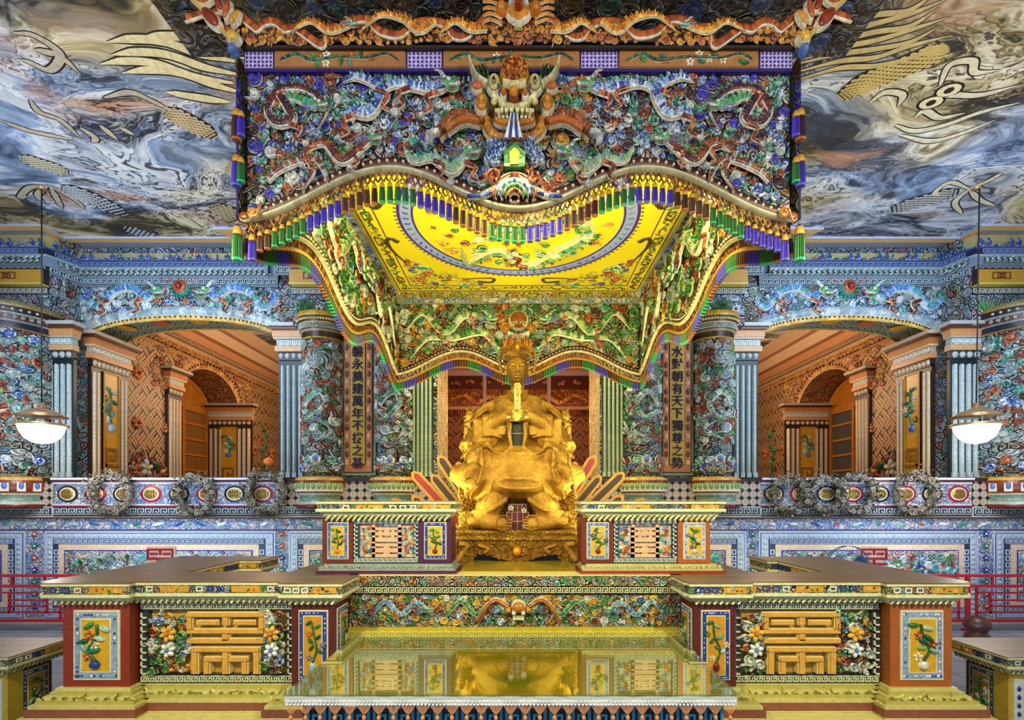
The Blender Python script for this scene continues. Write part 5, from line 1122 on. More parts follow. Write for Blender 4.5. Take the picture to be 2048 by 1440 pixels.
disc(g, fc, 0, zc-.01, .022, .02, .1, H('a8401c'), .03, 10); rect(g, fc, -.035, .035, zc-.055, zc-.035, .02, .04, H('d8cf90'), 'plain', .003); rect(g, fc, -.022, .022, zc-.085, zc-.062, .02, .035, H('b9b87a'), 'plain', .003)
build('lion_face', g, crest)
g = G()                                                     # roof slab and hangers
box(g, -CW, CW, CY0+.02, CY1, E+2.412, E+2.43, H('1c120c')); box(g, -CW, CW, yc, CY0+.02, E+2.30, E+2.33, H('2a1a10'))
for x in (-.9, .9):
    for y in (4.5, 5.3): tube(g, [(x, y, E+2.42), (x, y, CEIL-.01)], .02, H('2a2018'))
build('roof_slab', g, canopy)

# ================================================================== THE DAIS AND ALTAR
XF = 1.195
PT = 1.274                                                  # top of the dais and of the altar walls
dais = thing('mosaic_dais', 'central mosaic altar block carrying the statue, behind the glass-topped table', 'altar', (0, 3.27, 0))
g = G(); box(g, -1.04, 1.0, 3.30, 3.44, 0, PT-.04, H('a89060'), 'stone'); box(g, -1.50, 1.50, 3.44, 5.4, 0, PT-.04, H('a89060'), 'stone'); box(g, -1.52, 1.52, 3.425, 5.42, PT-.04, PT, H('8c7458'), 'top'); build('core', g, dais)
g = G(); f = FR(3.30); box(g, -1.08, 1.04, 3.27, 3.42, PT-.05, PT, H('e6dc9a')); rect(g, f, -1.08, 1.04, PT-.07, PT-.005, .0, .035, H('d8c84a'), 'sw_altar'); rect(g, f, -1.08, 1.04, PT-.115, PT-.075, 0, .03, H('2a2c1c')); key(g, f, -1.08, 1.04, PT-.112, PT-.078, H('e6e6b8'), .03, .036)
rect(g, f, -1.08, 1.04, PT-.335, PT-.115, 0, .004, H('b9902c'), 'sw_altar'); rect(g, f, -1.08, 1.04, PT-.43, PT-.335, 0, .03, H('c9b83a'), 'plain'); key(g, f, -1.08, 1.04, PT-.40, PT-.36, H('e6dc7a'), .03, .036)
fr = build('front_bands', g, dais)
g = G(); AM = [[H('d8a82c'), H('b9861c')], P_BLUE, P_TEAL, P_RUST, [H('d8a82c'), H('e0c04a')], P_GREEN, P_WHITE]
fill(g, f, lambda a, b, r: -1.05+r < a < 1.02-r and PT-.325+r*.7 < b < PT-.13-r*.7, -1.05, 1.02, PT-.33, PT-.13, .015, .035, AM, 71, 2500, 0, H('e6dcaa')); build('cloud_relief', g, fr)
for d in (-1, 1):
    for x0 in (0, .48):
        g = G(); c0 = -d*(.95-x0); dragon(g, f, [(c0, PT-.28), (c0+d*.1, PT-.17), (c0+d*.2, PT-.25), (c0+d*.3, PT-.18), (c0+d*.36, PT-.22)], .022, [P_BLUE[1], P_TEAL[1], P_BLUE[2]] if x0 == 0 else [P_GREEN[1], P_TEAL[0]], CREAM, d, .02, 1.6, P_RUST); build('dragon_relief', g, fr)
g = G(); disc(g, f, 0, PT-.2, .05, .045, .06, H('b9761c'), .02, 14, edge=CREAM); rect(g, f, -.035, .035, PT-.275, PT-.255, .03, .08, H('e6dca0'))
for d in (-1, 1): disc(g, f, d*.03, PT-.235, .016, .016, .09, WHT, .02, 9); disc(g, f, d*.03, PT-.235, .007, .007, .1, DARK, .02, 6); disc(g, f, d*.065, PT-.22, .022, .028, .05, H('c9861c'), .02, 9); rib(g, f, cat([(d*.07, PT-.2), (d*.14, PT-.16), (d*.2, PT-.2), (d*.26, PT-.29)], 4), .018, .05, [H('a8601c')], CREAM, .02)
build('lion_mask', g, fr)

YF = 2.97
def cap_slab(g, x0, x1, y0, y1, zt, m=None, side=None, hk=.085):
    """projecting mosaic slab with worn top and leaf cove under it"""
    box(g, x0, x1, y0, y1, zt-.006, zt, H('8c7458'), m or 'top'); box(g, x0+.002, x1-.002, y0+.002, y1-.002, zt-.02, zt-.006, H('e6e2b0')); box(g, x0+.008, x1-.008, y0+.008, y1-.008, zt-hk+.018, zt-.02, H('c99f2c'), 'sw_altar' if hk > .05 else 'plain'); box(g, x0, x1, y0, y1, zt-hk, zt-hk+.018, H('dfe0b4'))
    for k in range(4): e = .012+.014*k; box(g, x0+e+.01, x1-e-.01, y0+e+.01, y1-e, zt-hk-.012*(k+1), zt-hk-.012*k, H('d8dcae'))
def slab_deco(g, mp, a0, a1, zt, rdd, z=0):
    n = max(2, round((a1-a0)/.20))
    for i in range(n):
        x = a0+(a1-a0)*(i+.5)/n; w_ = (a1-a0)/n
        if i % 2: rect(g, mp, x-w_*.4, x+w_*.4, zt-.060, zt-.026, z-.007, z+.001, H('d89a1c')); garland(g, mp, x-w_*.3, x+w_*.3, zt-.062, zt-.024, rdd, 4, z)
        else:
            for q_ in range(3): xx = x-w_*.3+w_*.3*q_; frame(g, mp, xx-.02, xx+.02, zt-.058, zt-.028, .007, z-.007, z+.001, P_BLUE[0] if rdd.random() < .5 else H('e6e6d8'))
    for x in np.arange(a0+.03, a1-.03, .035): P = [(x, zt-.13), (x+.015, zt-.11), (x+.035, zt-.093)]; rib(g, mp, cat(P, 3), .009, .012, [H('dfe0b4'), H('c3c88f')], H('6a6a3c'), z-.035)
def base_mould(g, x0, x1, y0, y1, z):
    """stepped foot: leaf roll, dark red band, yellow plinth"""
    for k in range(5): e = .02+.022*k; box(g, x0-e, x1+e, y0-e, y1, z-.018*(k+1), z-.018*k, H('b9b060') if k % 2 else H('d2ca84'))
    box(g, x0-.12, x1+.12, y0-.12, y1, z-.135, z-.09, H('8a5040')); box(g, x0-.12, x1+.12, y0-.12, y1, z-.142, z-.135, H('e0d890'))
    for x in np.arange(x0-.05, x1+.05, .06): curl(g, FR(y0-.075), x, z-.055, .026, rd.uniform(0, 6), 1, [H('b9a83a'), H('8a8a3a'), H('d8cc7a')], -.02, .02, H('d8d28a'), .8)
def pedestal(par, x0, x1, y0, y1, z0, z1, wood, seed, left_face=False, right_face=False, back=H('d8a81c'), bord=P_BLUE[1]):
    g = G(); rd_ = random.Random(seed); box(g, x0, x1, y0, y1, z0, z1, wood, 'plain'); o_ = build('pedestal', g, par)
    g = G(); w_ = x1-x0; picture_panel(g, FR(y0), x0+w_*.16, x1-w_*.14, z0+(z1-z0)*.08, z1-(z1-z0)*.07, 0, bord, back, rd_); build('vase_picture', g, o_)
    for on, mp in ((left_face, SD(x0, -1)), (right_face, SD(x1, 1))):
        if on: g = G(); d_ = y1-y0; picture_panel(g, mp, y0+d_*.14, y1-d_*.16, z0+(z1-z0)*.08, z1-(z1-z0)*.07, 0, bord, back, rd_); build('vase_picture', g, o_)
def screen_panel(par, x0, x1, y, z0, z1, gx0, gx1, seed):
    rd_ = random.Random(seed); f = FR(y); g = G(); box(g, x0, x1, y, y+.14, z0, z1, H('caa04a'))
    bw = .05; frame(g, f, x0, x1, z0, z1, bw, 0, .03, H('28343c')); key(g, f, x0+.01, x1-.01, z1-bw+.008, z1-.008, H('dfe4d0'), .03, .04); key(g, f, x0+.01, x1-.01, z0+.008, z0+bw-.008, H('dfe4c0'), .03, .04, flip=True)
    for z in np.arange(z0+bw, z1-bw-.03, .042):
        for x in (x0+.008, x1-bw+.008): rect(g, f, x, x+.034, z, z+.008, .03, .04, H('dfe4d0')); rect(g, f, x, x+.008, z, z+.034, .03, .04, H('dfe4d0'))
    o_ = build('screen_panel', g, par)
    g = G(); longevity(g, f, gx0, gx1, z0+bw+.01, z1-bw-.01, H('d8a24a'), 0, .06, H('f0d890')); build('longevity_relief', g, o_)
    for a0, a1 in ((x0+bw, gx0+.03), (gx1-.03, x1-bw)):
        g = G(); fill(g, f, lambda a, b, r: a0+r*.8 < a < a1-r*.8 and z0+bw+r*.7 < b < z1-bw-r*.7, a0, a1, z0+bw, z1-bw, .02, .042, [P_GOLD, P_WHITE, P_RUST, P_BLUE, P_GREEN, P_DARK, P_WHITE, P_TEAL], seed, 500, .03, H('e0dcb0'), 1.25, hk=.8)
        c_ = (a0+a1)/2; flower(g, f, c_, z0+(z1-z0)*.62, .05, H('e0b04a'), H('c97a2c'), .06, 6); flower(g, f, c_, z0+(z1-z0)*.42, .045, WHT, P_BLUE[1], .06, 6); build('flower_relief', g, o_)
rd = random.Random(9)
def altar(label, sx, xo, xi, arm_in, arm_y1, end, bx, name='altar_block'):
    """front wing with two pedestals and a pierced panel, plus the arm running back"""
    t = thing(name, label, 'altar', (sx*abs(xo+xi)/2, 3.1, 0)); x0, x1 = min(xo, xi), max(xo, xi)
    g = G(); px0, px1 = bx[0]; qx0, qx1 = bx[1]                # outer, inner pedestal spans
    cap_slab(g, x0, x1, YF+.03, 3.42, PT); slab_deco(g, FR(YF+.037), x0+.05, x1-.05, PT, rd)
    for a, b in ((px0-.07, px1+.05), (qx0-.05, qx1+.07)): cap_slab(g, a, b, YF-.02, 3.4, PT-.0005); slab_deco(g, FR(YF-.013), a+.02, b-.02, PT, rd)
    ai, ao = (arm_in, xo) if sx < 0 else (arm_in, xo)
    cap_slab(g, min(ai, ao), max(ai, ao), 3.42, arm_y1, PT); cap_slab(g, min(end), max(end), arm_y1, arm_y1+.32, PT)
    slab_deco(g, SD(ai, -sx), 3.45, arm_y1, PT, rd, .0); slab_deco(g, FR(arm_y1), min(end)+.02, max(end)-.02, PT, rd)
    build('top_slab', g, t)
    zt, zb_ = PT-.135, .655; g = G(); lo, hi = min(px0, qx0), max(px1, qx1)
    box(g, lo+.03, hi-.03, 3.14, 3.34, 0, zt, H('c9a83a')); box(g, min(ai, ao)+.1, max(ai, ao)-.1, 3.34, arm_y1, 0, zt, H('c9a83a'), 'sw_gold'); box(g, min(end)+.08, max(end)-.08, arm_y1, arm_y1+.25, 0, zt, H('c9a83a'), 'sw_gold')
    build('body', g, t)
    inner_l, inner_r = sx > 0, sx < 0
    pedestal(t, px0, px1, 3.02, 3.36, zb_, zt, H('8a3018') if sx < 0 else H('a85a24'), 3 if sx < 0 else 4, bord=H('8fa6d0'))
    pedestal(t, qx0, qx1, 3.02, 3.29, zb_, zt, H('5a1c14'), 5 if sx < 0 else 6, inner_l, inner_r, H('c98f1c'), P_BLUE[0])
    a, b = (px1+.01, qx0-.01) if sx < 0 else (qx1+.01, px0-.01); gc = (a+b)/2+(-.04 if sx > 0 else .06); screen_panel(t, a, b, 3.12, zb_, zt, gc-.23, gc+.23, 81 if sx < 0 else 82)
    g = G(); base_mould(g, px0, px1, 3.02, 3.3, zb_); base_mould(g, qx0, qx1, 3.02, 3.26, zb_); base_mould(g, lo, hi, 3.12, 3.3, zb_)
    box(g, lo-.14, hi+.14, 2.89, 3.3, .26, zb_-.15, H('d2b42a'), 'sw_gold'); box(g, lo-.17, hi+.17, 2.86, 3.3, zb_-.165, zb_-.145, H('e0d890')); 
    for x in np.arange(lo-.1, hi+.1, .085): curl(g, FR(2.885), x, zb_-.21, .04, rd.uniform(0, 6), rd.choice((-1, 1)), [H('d8b82a'), H('e8d870'), H('b98a1c')], 0, .02, H('eee8a8'), .9)
    build('moulded_foot', g, t)
altar('yellow-lit mosaic altar wall left of the table, with two vase pedestals', -1, -2.79, -1.02, -2.2, 4.06, (-2.86, -2.03), ((-2.67, -2.28), (-1.33, -1.08)))
altar('yellow-lit mosaic altar wall right of the table, with two vase pedestals', 1, 2.63, .966, 2.02, 4.02, (2.6, 1.94), ((2.18, 2.54), (1.03, 1.275)))

# balustrade blocks either side of the plinth
def parapet(label, x0, x1, pl, pr, seed, wood, warmb):
    t = thing('balustrade_block', label, 'balustrade', ((x0+x1)/2, 3.45, PT)); g = G(); z1 = E-.005
    cap_slab(g, x0, x1, 3.30, 3.66, z1, 'plain', hk=.07); slab_deco(g, FR(3.307), x0+.02, x1-.02, z1, random.Random(seed), .0); build('top_slab', g, t)
    zt, zb_ = z1-.118, PT+.065; o = x0+.03
    pedestal(t, pl[0], pl[1], 3.36, 3.60, zb_, zt, wood[0], seed, bord=warmb[0]); pedestal(t, pr[0], pr[1], 3.36, 3.60, zb_, zt, wood[1], seed+1, bord=warmb[1], right_face=False)
    # pierced screen: real slots through to the lamp behind
    a, b = pl[1], pr[0]; f = FR(3.39); g = G(); bw = .035; frame(g, f, a, b, zb_, zt, bw, -.05, .02, H('28405a')); key(g, f, a+.005, b-.005, zt-bw+.005, zt-.005, H('dfe6e0'), .02, .026); key(g, f, a+.005, b-.005, zb_+.005, zb_+bw-.005, H('dfe6e0'), .02, .026, flip=True)
    for z in np.arange(zb_+bw, zt-bw-.02, .028):
        for x in (a+.005, b-bw+.005): rect(g, f, x, x+.024, z, z+.006, .02, .026, H('dfe6e0')); rect(g, f, x, x+.006, z, z+.022, .02, .026, H('dfe6e0'))
    o_ = build('key_fret_frame', g, t); A, B, C0, C1 = a+.12, b-.12, zb_+bw, zt-bw; W_, H_ = B-A, C1-C0; g = G(); cc = H('d8b090')
    hz = [0, .10, .15, .28, .33, .42, .47, .60, .66, .76, .82, .90, 1]
    rect(g, f, a+bw, A+.025, C0, C1, -.04, .0, cc); rect(g, f, B-.025, b-bw, C0, C1, -.04, 0, cc)
    rect(g, f, A, A+.02, C0, C1, -.04, .015, cc); rect(g, f, B-.02, B, C0, C1, -.04, .015, cc)
    for i in range(0, 13, 2):
        z0_, z1_ = C0+hz[i]*H_, C0+(hz[i+1] if i+1 < 13 else 1)*H_
        rect(g, f, A, B, z0_, max(z1_, z0_+.012), -.04, .015, cc)
    for i in range(6): rect(g, f, (A+B)/2-.02, (A+B)/2+.02, C0+hz[2*i+1]*H_, C0+hz[2*i+2]*H_, -.04, .012, cc) if i in (0, 1, 4) else None
    for i in (3, 4): 
        for xx in (A+.045, B-.065): rect(g, f, xx, xx+.02, C0+hz[2*i+1]*H_, C0+hz[2*i+2]*H_, -.04, .012, cc)
    build('slotted_longevity_panel', g, o_)
    for p, q_ in ((a+bw, A), (B, b-bw)):
        g = G(); fill(g, f, lambda u, v, r: p+r*.6 < u < q_-r*.6 and C0+r < v < C1-r, p, q_, C0, C1, .012, .024, [P_BLUE, P_TEAL, P_RUST, P_GOLD, P_WHITE], seed, 300, .0, H('e0e0c8'), 1.25); build('flower_relief', g, o_)
    g = G(); box(g, a-.02, b+.02, 3.36, 3.6, zt, zt+.01, H('6a5a3a'))
    for k in range(3): e = .012+.014*k; box(g, x0+.05-e, x1-.05+e, 3.36-e, 3.62, PT+.047-.014*k, PT+.061-.014*k, H('8f9a9a') if seed < 95 else H('b9b47a'))
    box(g, x0+.0, x1-.0, 3.305, 3.62, PT, PT+.02, H('4a1240') if seed < 95 else H('8a3418'))
    for x in np.arange(x0+.02, x1-.02, .034): curl(g, FR(3.33), x, PT+.04, .015, rd.uniform(0, 6), 1, P_STONE if seed < 95 else [H('b9b47a'), H('d8d090')], -.0, .008, H('dfe0c8'), .5)
    build('moulded_foot', g, t)
parapet('balustrade block left of the golden plinth, with slotted panel and two vase pictures', -1.30, -.40, (-1.28, -1.08), (-.65, -.44), 90, (H('6a2418'), H('4a1240')), (P_BLUE[1], P_BLUE[0]))
parapet('balustrade block right of the golden plinth, with slotted panel and two vase pictures', .40, 1.33, (.41, .62), (1.04, 1.25), 97, (H('6a2414'), H('a85524')), (H('6a8ab8'), H('a8b8d0')))

# glass-topped table
XF = 1.0
tb = thing('offering_table', 'long blue-tiled offering table with a golden cover in front of the statue', 'table', (-.02, 2.75, 0))
g = G(); box(g, -.98, .93, 2.34, 3.18, 0, .86, H('1c2c44'), 'plain'); box(g, -1.02, .97, 2.28, 3.20, .86, .885, H('a8921a'), 'olive'); build('tiled_body', g, tb)
g = G(); f = FR(2.34)
for k in range(19):
    x = -.96+k*.1
    frame(g, f, x, x+.088, .62, .82, .014, 0, .01, H('3a9ad0'), 'plain'); frame(g, f, x+.026, x+.062, .66, .78, .01, 0, .01, H('4ab0e0')); rect(g, f, x+.036, x+.052, .70, .74, 0, .01, H('7ac8ea'))
    rect(g, f, x, x+.088, .40, .60, 0, .008, H('2a7ab8'))
build('blue_fret_tiles', g, tb)
g = G(); V = [(-1.034, 2.256), (.966, 2.256), (1.0, 3.228), (-1.02, 3.228)]; slab(g, UP(0), [(a, b) for a, b in V], .890, .900, (1, 1, 1), 'glass')
gl = build('glass_sheet', g, None); tag(gl, 'clear green-edged glass sheet covering the offering table, mirroring the altar', 'glass top')
g = G(); f = FR(2.272); rdl = random.Random(2)
NX = 260; xs = np.linspace(-1.03, .962, NX); zl = .857+.003*np.sin(xs*28)+.004*np.sin(xs*11)
P = np.concatenate([np.c_[xs, np.full(NX, .884), np.zeros(NX)], np.c_[xs, zl, np.full(NX, .004)], np.c_[xs, zl-.012, np.full(NX, .001)]]); P[:, 2] += .003*np.sin(P[:, 0]*40)
g.add(f(P), [[i, i+1, NX+i+1, NX+i] for i in range(NX-1)]+[[NX+i, NX+i+1, 2*NX+i+1, 2*NX+i] for i in range(NX-1)], H('dfe0f2'), 'lace', True)
for x in np.arange(-1.02, .95, .0165):
    disc(g, f, x, .848, .007, .006, .006, H('dfe0f2'), .003, 6, m='lace'); disc(g, f, x+.008, .862, .006, .004, .006, H('c9c8e6'), .003, 6, rot=.6, m='lace')
lc = build('lace_edging', g, None); tag(lc, 'white crochet lace edging with orange-brown knotted fringe along the table front', 'lace trim')
g = G(); box(g, -1.03, .962, 2.275, 3.2, .8855, .8895, H('b9a838'), 'olive'); build('cloth_top', g, lc)
for k in range(31):
    x = -1.0+k*(1.93/30); g = G()
    for q_ in range(9): tube(g, [(x-.03+.0075*q_, 2.268, .845), (x-.015+.00375*q_, 2.264, .822), (x, 2.262, .802)], .0014, H('c98a5a'), 'fringe', 4)
    lathe(g, x, 2.262, [(.004, .804), (.009, .797), (.009, .789), (.005, .783), (.008, .775), (.012, .74), (.011, .70)], [H('d8c8a8'), H('c9b08a'), H('b9703c')], 9, 'fringe')
    build('fringe_tassel', g, lc)

# low parapets at the front corners
def low_parapet(label, s, xc_, seed):
    t = thing('low_parapet', label, 'parapet', (s*4.2, 3.9, 0)); a, b = sorted((s*xc_, s*5.4)); g = G()
    cap_slab(g, a, b, 3.60, 4.12, .65, 'tan'); slab_deco(g, SD(s*xc_, -s), 3.64, 4.1, .65, rd, 0); slab_deco(g, FR(3.607), a+.04, b-.04, .65, rd); build('top_slab', g, t)
    g = G(); box(g, a+.1 if s > 0 else a, b if s > 0 else b-.1, 3.72, 4.05, 0, .52, H('5a2a1c'), 'plain'); xe = s*(xc_+.1); box(g, *sorted((xe-s*.01, xe+s*.12)), 3.69, 3.80, 0, .52, H('d2b03a'))
    rect(g, FR(3.69), *sorted((xe+s*.02, xe+s*.09)), .05, .47, 0, .012, H('dfe6e0'))
    for k in range(6): disc(g, FR(3.69), xe+s*.055, .1+.06*k, .014, .02, .01, P_BLUE[0], .012, 7)
    rect(g, FR(3.72), *sorted((xe+s*.15, s*5.3)), .05, .47, 0, .02, H('c9a83a'), 'sw_gold'); build('body', g, t)
    g = G(); picture_panel(g, SD(xe, -s), 3.80, 4.02, .03, .48, .0, H('4a5a4a'), H('b98a1c'), random.Random(seed), bw=.03); build('vase_picture', g, t)
low_parapet('low gold-lit parapet with stone top in the bottom left corner', -1, 3.57, 7)
low_parapet('low gold-lit parapet with stone top in the bottom right corner', 1, 3.42, 8)

# ================================================================== STATUE, PLINTH, SUN RAYS
XF = 1.195; SX, SY = -.008, 4.25
def sz(py): return E+(1000-py)/242
def sx(px): return (px-1037)/242
def loft(g, rings, c, m, n=64, fold=None, cap=True):
    """rings [(z, cx, cy, rx, ry, squareness)]"""
    V = []
    for i, (z, cx_, cy_, rx, ry, p) in enumerate(rings):
        th = np.arange(n)/n*2*PI; c_, s_ = np.cos(th), np.sin(th); k = (np.abs(c_)**p+np.abs(s_)**p)**(-1/p)
        f = 1+(fold(i/(len(rings)-1), th) if fold else 0); V.append(np.stack([cx_+rx*k*c_*f, cy_+ry*k*s_*f, np.full(n, z)+0*th], 1))
    V = np.concatenate(V); F = [[i*n+j, i*n+(j+1) % n, (i+1)*n+(j+1) % n, (i+1)*n+j] for i in range(len(rings)-1) for j in range(n)]
    if cap: F += [list(range(n))[::-1], [(len(rings)-1)*n+j for j in range(n)]]
    g.add(V, F, c, m, True)
def capsule(g, pts, rr, c=(1, 1, 1), m='gold', n=14):
    P = cat(pts, 5) if len(pts) > 2 else np.linspace(pts[0], pts[1], 6); r = np.interp(np.linspace(0, 1, len(P)), np.linspace(0, 1, len(rr)), rr)
    d0, d1 = P[0]-P[1], P[-1]-P[-2]; d0 /= np.linalg.norm(d0); d1 /= np.linalg.norm(d1)
    P = np.concatenate([[P[0]+d0*r[0]*.95], [P[0]+d0*r[0]*.6], P, [P[-1]+d1*r[-1]*.6], [P[-1]+d1*r[-1]*.95]]); r = np.concatenate([[r[0]*.3, r[0]*.8], r, [r[-1]*.8, r[-1]*.3]])
    tube(g, P, r, c, m, n)
def blob(g, cx_, cy_, cz, rx, ry, rz, c=(1, 1, 1), m='gold', n=24, bumps=()):
    u = np.linspace(0, PI, n//2+1)[1:-1]; th = np.arange(n)/n*2*PI; V = []
    for a in u: V.append(np.stack([np.sin(a)*np.cos(th), np.sin(a)*np.sin(th), np.full(n, -np.cos(a))], 1))
    V = np.concatenate(V+[np.array([[0, 0, -1], [0, 0, 1.]])]); k = np.ones(len(V))
    for (bx, bz, s_, h, *bz2) in bumps:                      # bumps on the camera side, in unit-sphere x, z
        szz = bz2[0] if bz2 else s_; k += h*np.exp(-((V[:, 0]-bx)/s_)**2-((V[:, 2]-bz)/szz)**2)*(V[:, 1] < .1)
    D = V*np.array([rx, ry, rz]); D[:, 1] *= k; D += np.array([cx_, cy_, cz]); m_ = len(u); F = [[i*n+j, i*n+(j+1) % n, (i+1)*n+(j+1) % n, (i+1)*n+j] for i in range(m_-1) for j in range(n)]
    F += [[m_*n, (j+1) % n, j] for j in range(n)]+[[m_*n+1, (m_-1)*n+j, (m_-1)*n+(j+1) % n] for j in range(n)]
    g.add(D, F, c, m, True)
def remesh(o, voxel, smooth=2, strength=None, scale=1):
    md = o.modifiers.new('r', 'REMESH'); md.mode = 'VOXEL'; md.voxel_size = voxel; md.use_smooth_shade = True
    if smooth: sm = o.modifiers.new('s', 'SMOOTH'); sm.iterations = smooth; sm.factor = .5
    dg = bpy.context.evaluated_depsgraph_get(); me = bpy.data.meshes.new_from_object(o.evaluated_get(dg)); old = o.data; mats = list(old.materials)
    o.modifiers.clear(); o.data = me
    if not len(me.materials):
        for mm in mats: me.materials.append(mm)
    bpy.data.meshes.remove(old); me.name = o.name; return o
# plinth
def szf(py, dy): return E+(1000-py)*(SY+dy)/1030
pl = thing('gilded_plinth', 'low carved golden plinth with scrolled feet under the statue', 'plinth', (0, 4.3, PT)); x0, x1, yf = sx(907), sx(1158), 3.92; SPX = 1030/yf
def pz(py): return E+(1000-py)/SPX
def pxx(px): return (px-1037)/SPX
x0, x1 = pxx(910), pxx(1157)
g = G(); 
for (a, b, e) in ((1061, 1067, 0), (1067, 1073, .012), (1073, 1080, .004)): box(g, x0+e, x1-e, yf+e, 4.75, pz(b), pz(a), (1, 1, 1), 'goldcarve')
for q_ in range(60): disc(g, FR(yf+.012), x0+.02+(x1-x0-.04)*q_/59, pz(1070), .006, .007, .008, (1, 1, 1), 0, 6, m='gold')
build('moulded_top', g, pl)
fl = cat([(pxx(912), pz(1126)), (pxx(930), pz(1128)), (pxx(946), pz(1120)), (pxx(952), pz(1110)), (pxx(975), pz(1112)), (pxx(1000), pz(1118)), (pxx(1020), pz(1124)), (pxx(1035), pz(1127)), (pxx(1050), pz(1124)), (pxx(1070), pz(1118)), (pxx(1095), pz(1112)), (pxx(1115), pz(1110)), (pxx(1124), pz(1122)), (pxx(1140), pz(1128)), (pxx(1155), pz(1127))], 5)
g = G(); pts = [(a, b) for a, b in fl]+[(x1-.005, pz(1080)), (x0+.005, pz(1080))]; slab(g, FR(yf+.03), pts[::1], -.03, .0, (1, 1, 1), 'goldcarve'); f = FR(yf+.03)
GP = [(1, 1, 1)]
fill(g, f, lambda a, b, r: x0+r*.5 < a < x1-r*.5 and pz(1082) > b+r*.6 and b-r*.5 > np.interp(a, fl[:, 0], fl[:, 1]), x0, x1, pz(1128), pz(1080), .012, .030, [GP], 91, 2600, 0, None, 1.3, m='gold', hk=.8)
for sg in (-1, 1):
    c0 = (x0+x1)/2; rib(g, f, cat([(c0+sg*.44, pz(1088)), (c0+sg*.38, pz(1092)), (c0+sg*.42, pz(1108)), (c0+sg*.45, pz(1122))], 6), .03, .04, (1, 1, 1), None, 0, 'gold', True)
    rib(g, f, cat([(c0+sg*.3, pz(1090)), (c0+sg*.22, pz(1098)), (c0+sg*.25, pz(1106))], 6), .02, .035, (1, 1, 1), None, 0, 'gold', True)
disc(g, f, (x0+x1)/2, pz(1103), .035, .04, .03, H('e09010'), .02, 16, m='goldpaint'); build('carved_apron', g, pl)
g = G(); box(g, x0+.03, x1-.03, yf+.1, 4.7, PT, pz(1080), H('0a120a'), 'plain')
for sg in (0, 1): box(g, (x0, x1-.1)[sg], (x0+.1, x1)[sg], 4.6, 4.75, PT, pz(1080), (1, 1, 1), 'goldcarve')
build('core', g, pl)
st = thing('gilt_step', 'smooth olive-gold step slab between the balustrade blocks, under the carved plinth', 'step', (0, 3.7, PT)); g = G(); box(g, -.385, .385, 3.40, 4.8, PT, PT+.006, H('b8a23a'), 'step'); build('tread', g, st)
# seated statue
stt = thing('seated_statue', 'golden seated robed figure wearing a round crown, hands clasped on an upright tablet', 'statue', (0, SY, pz(1061)))
ZP = pz(1061)
g = G(); rngs = [(sz(1000), SX, SY+.02, .40, .25, 2.6), (sz(985), SX, SY-.03, .445, .32, 2.6), (sz(965), SX, SY-.05, .455, .36, 2.6), (sz(940), SX, SY-.06, .43, .37, 2.6), (sz(915), SX, SY-.06, .385, .34, 2.6), (sz(900), SX, SY-.04, .34, .28, 2.4), (sz(885), SX, SY+.02, .29, .22, 2.3)]
def sk(u, th): return (.055*np.sin(th*5+.6)+.04*np.sin(th*9+2)+.02*np.sin(th*17))*(1-u)*(1-.75*np.exp(-((th-4.71)/.5)**2))
loft(g, rngs, (1, 1, 1), 'gold', 96, sk)
for sg in (-1, 1): capsule(g, [np.array([SX+sg*.10, SY-.02, sz(905)]), np.array([SX+sg*.22, SY-.2, sz(905)]), np.array([SX+sg*.27, SY-.32, sz(925)])], [.10, .11, .10])
loft(g, [(sz(905), SX, SY+.06, .24, .20, 2.3), (sz(870), SX, SY+.06, .22, .17, 2.3), (sz(830), SX, SY+.05, .215, .155, 2.3), (sz(805), SX, SY+.05, .22, .14, 2.3), (sz(794), SX, SY+.05, .19, .12, 2.2), (sz(788), SX, SY+.04, .09, .085, 2), (sz(781), SX, SY+.03, .068, .07, 2)], (1, 1, 1), 'gold', 48)
v = lambda x, y, z: np.array([SX+x, SY+y, z])
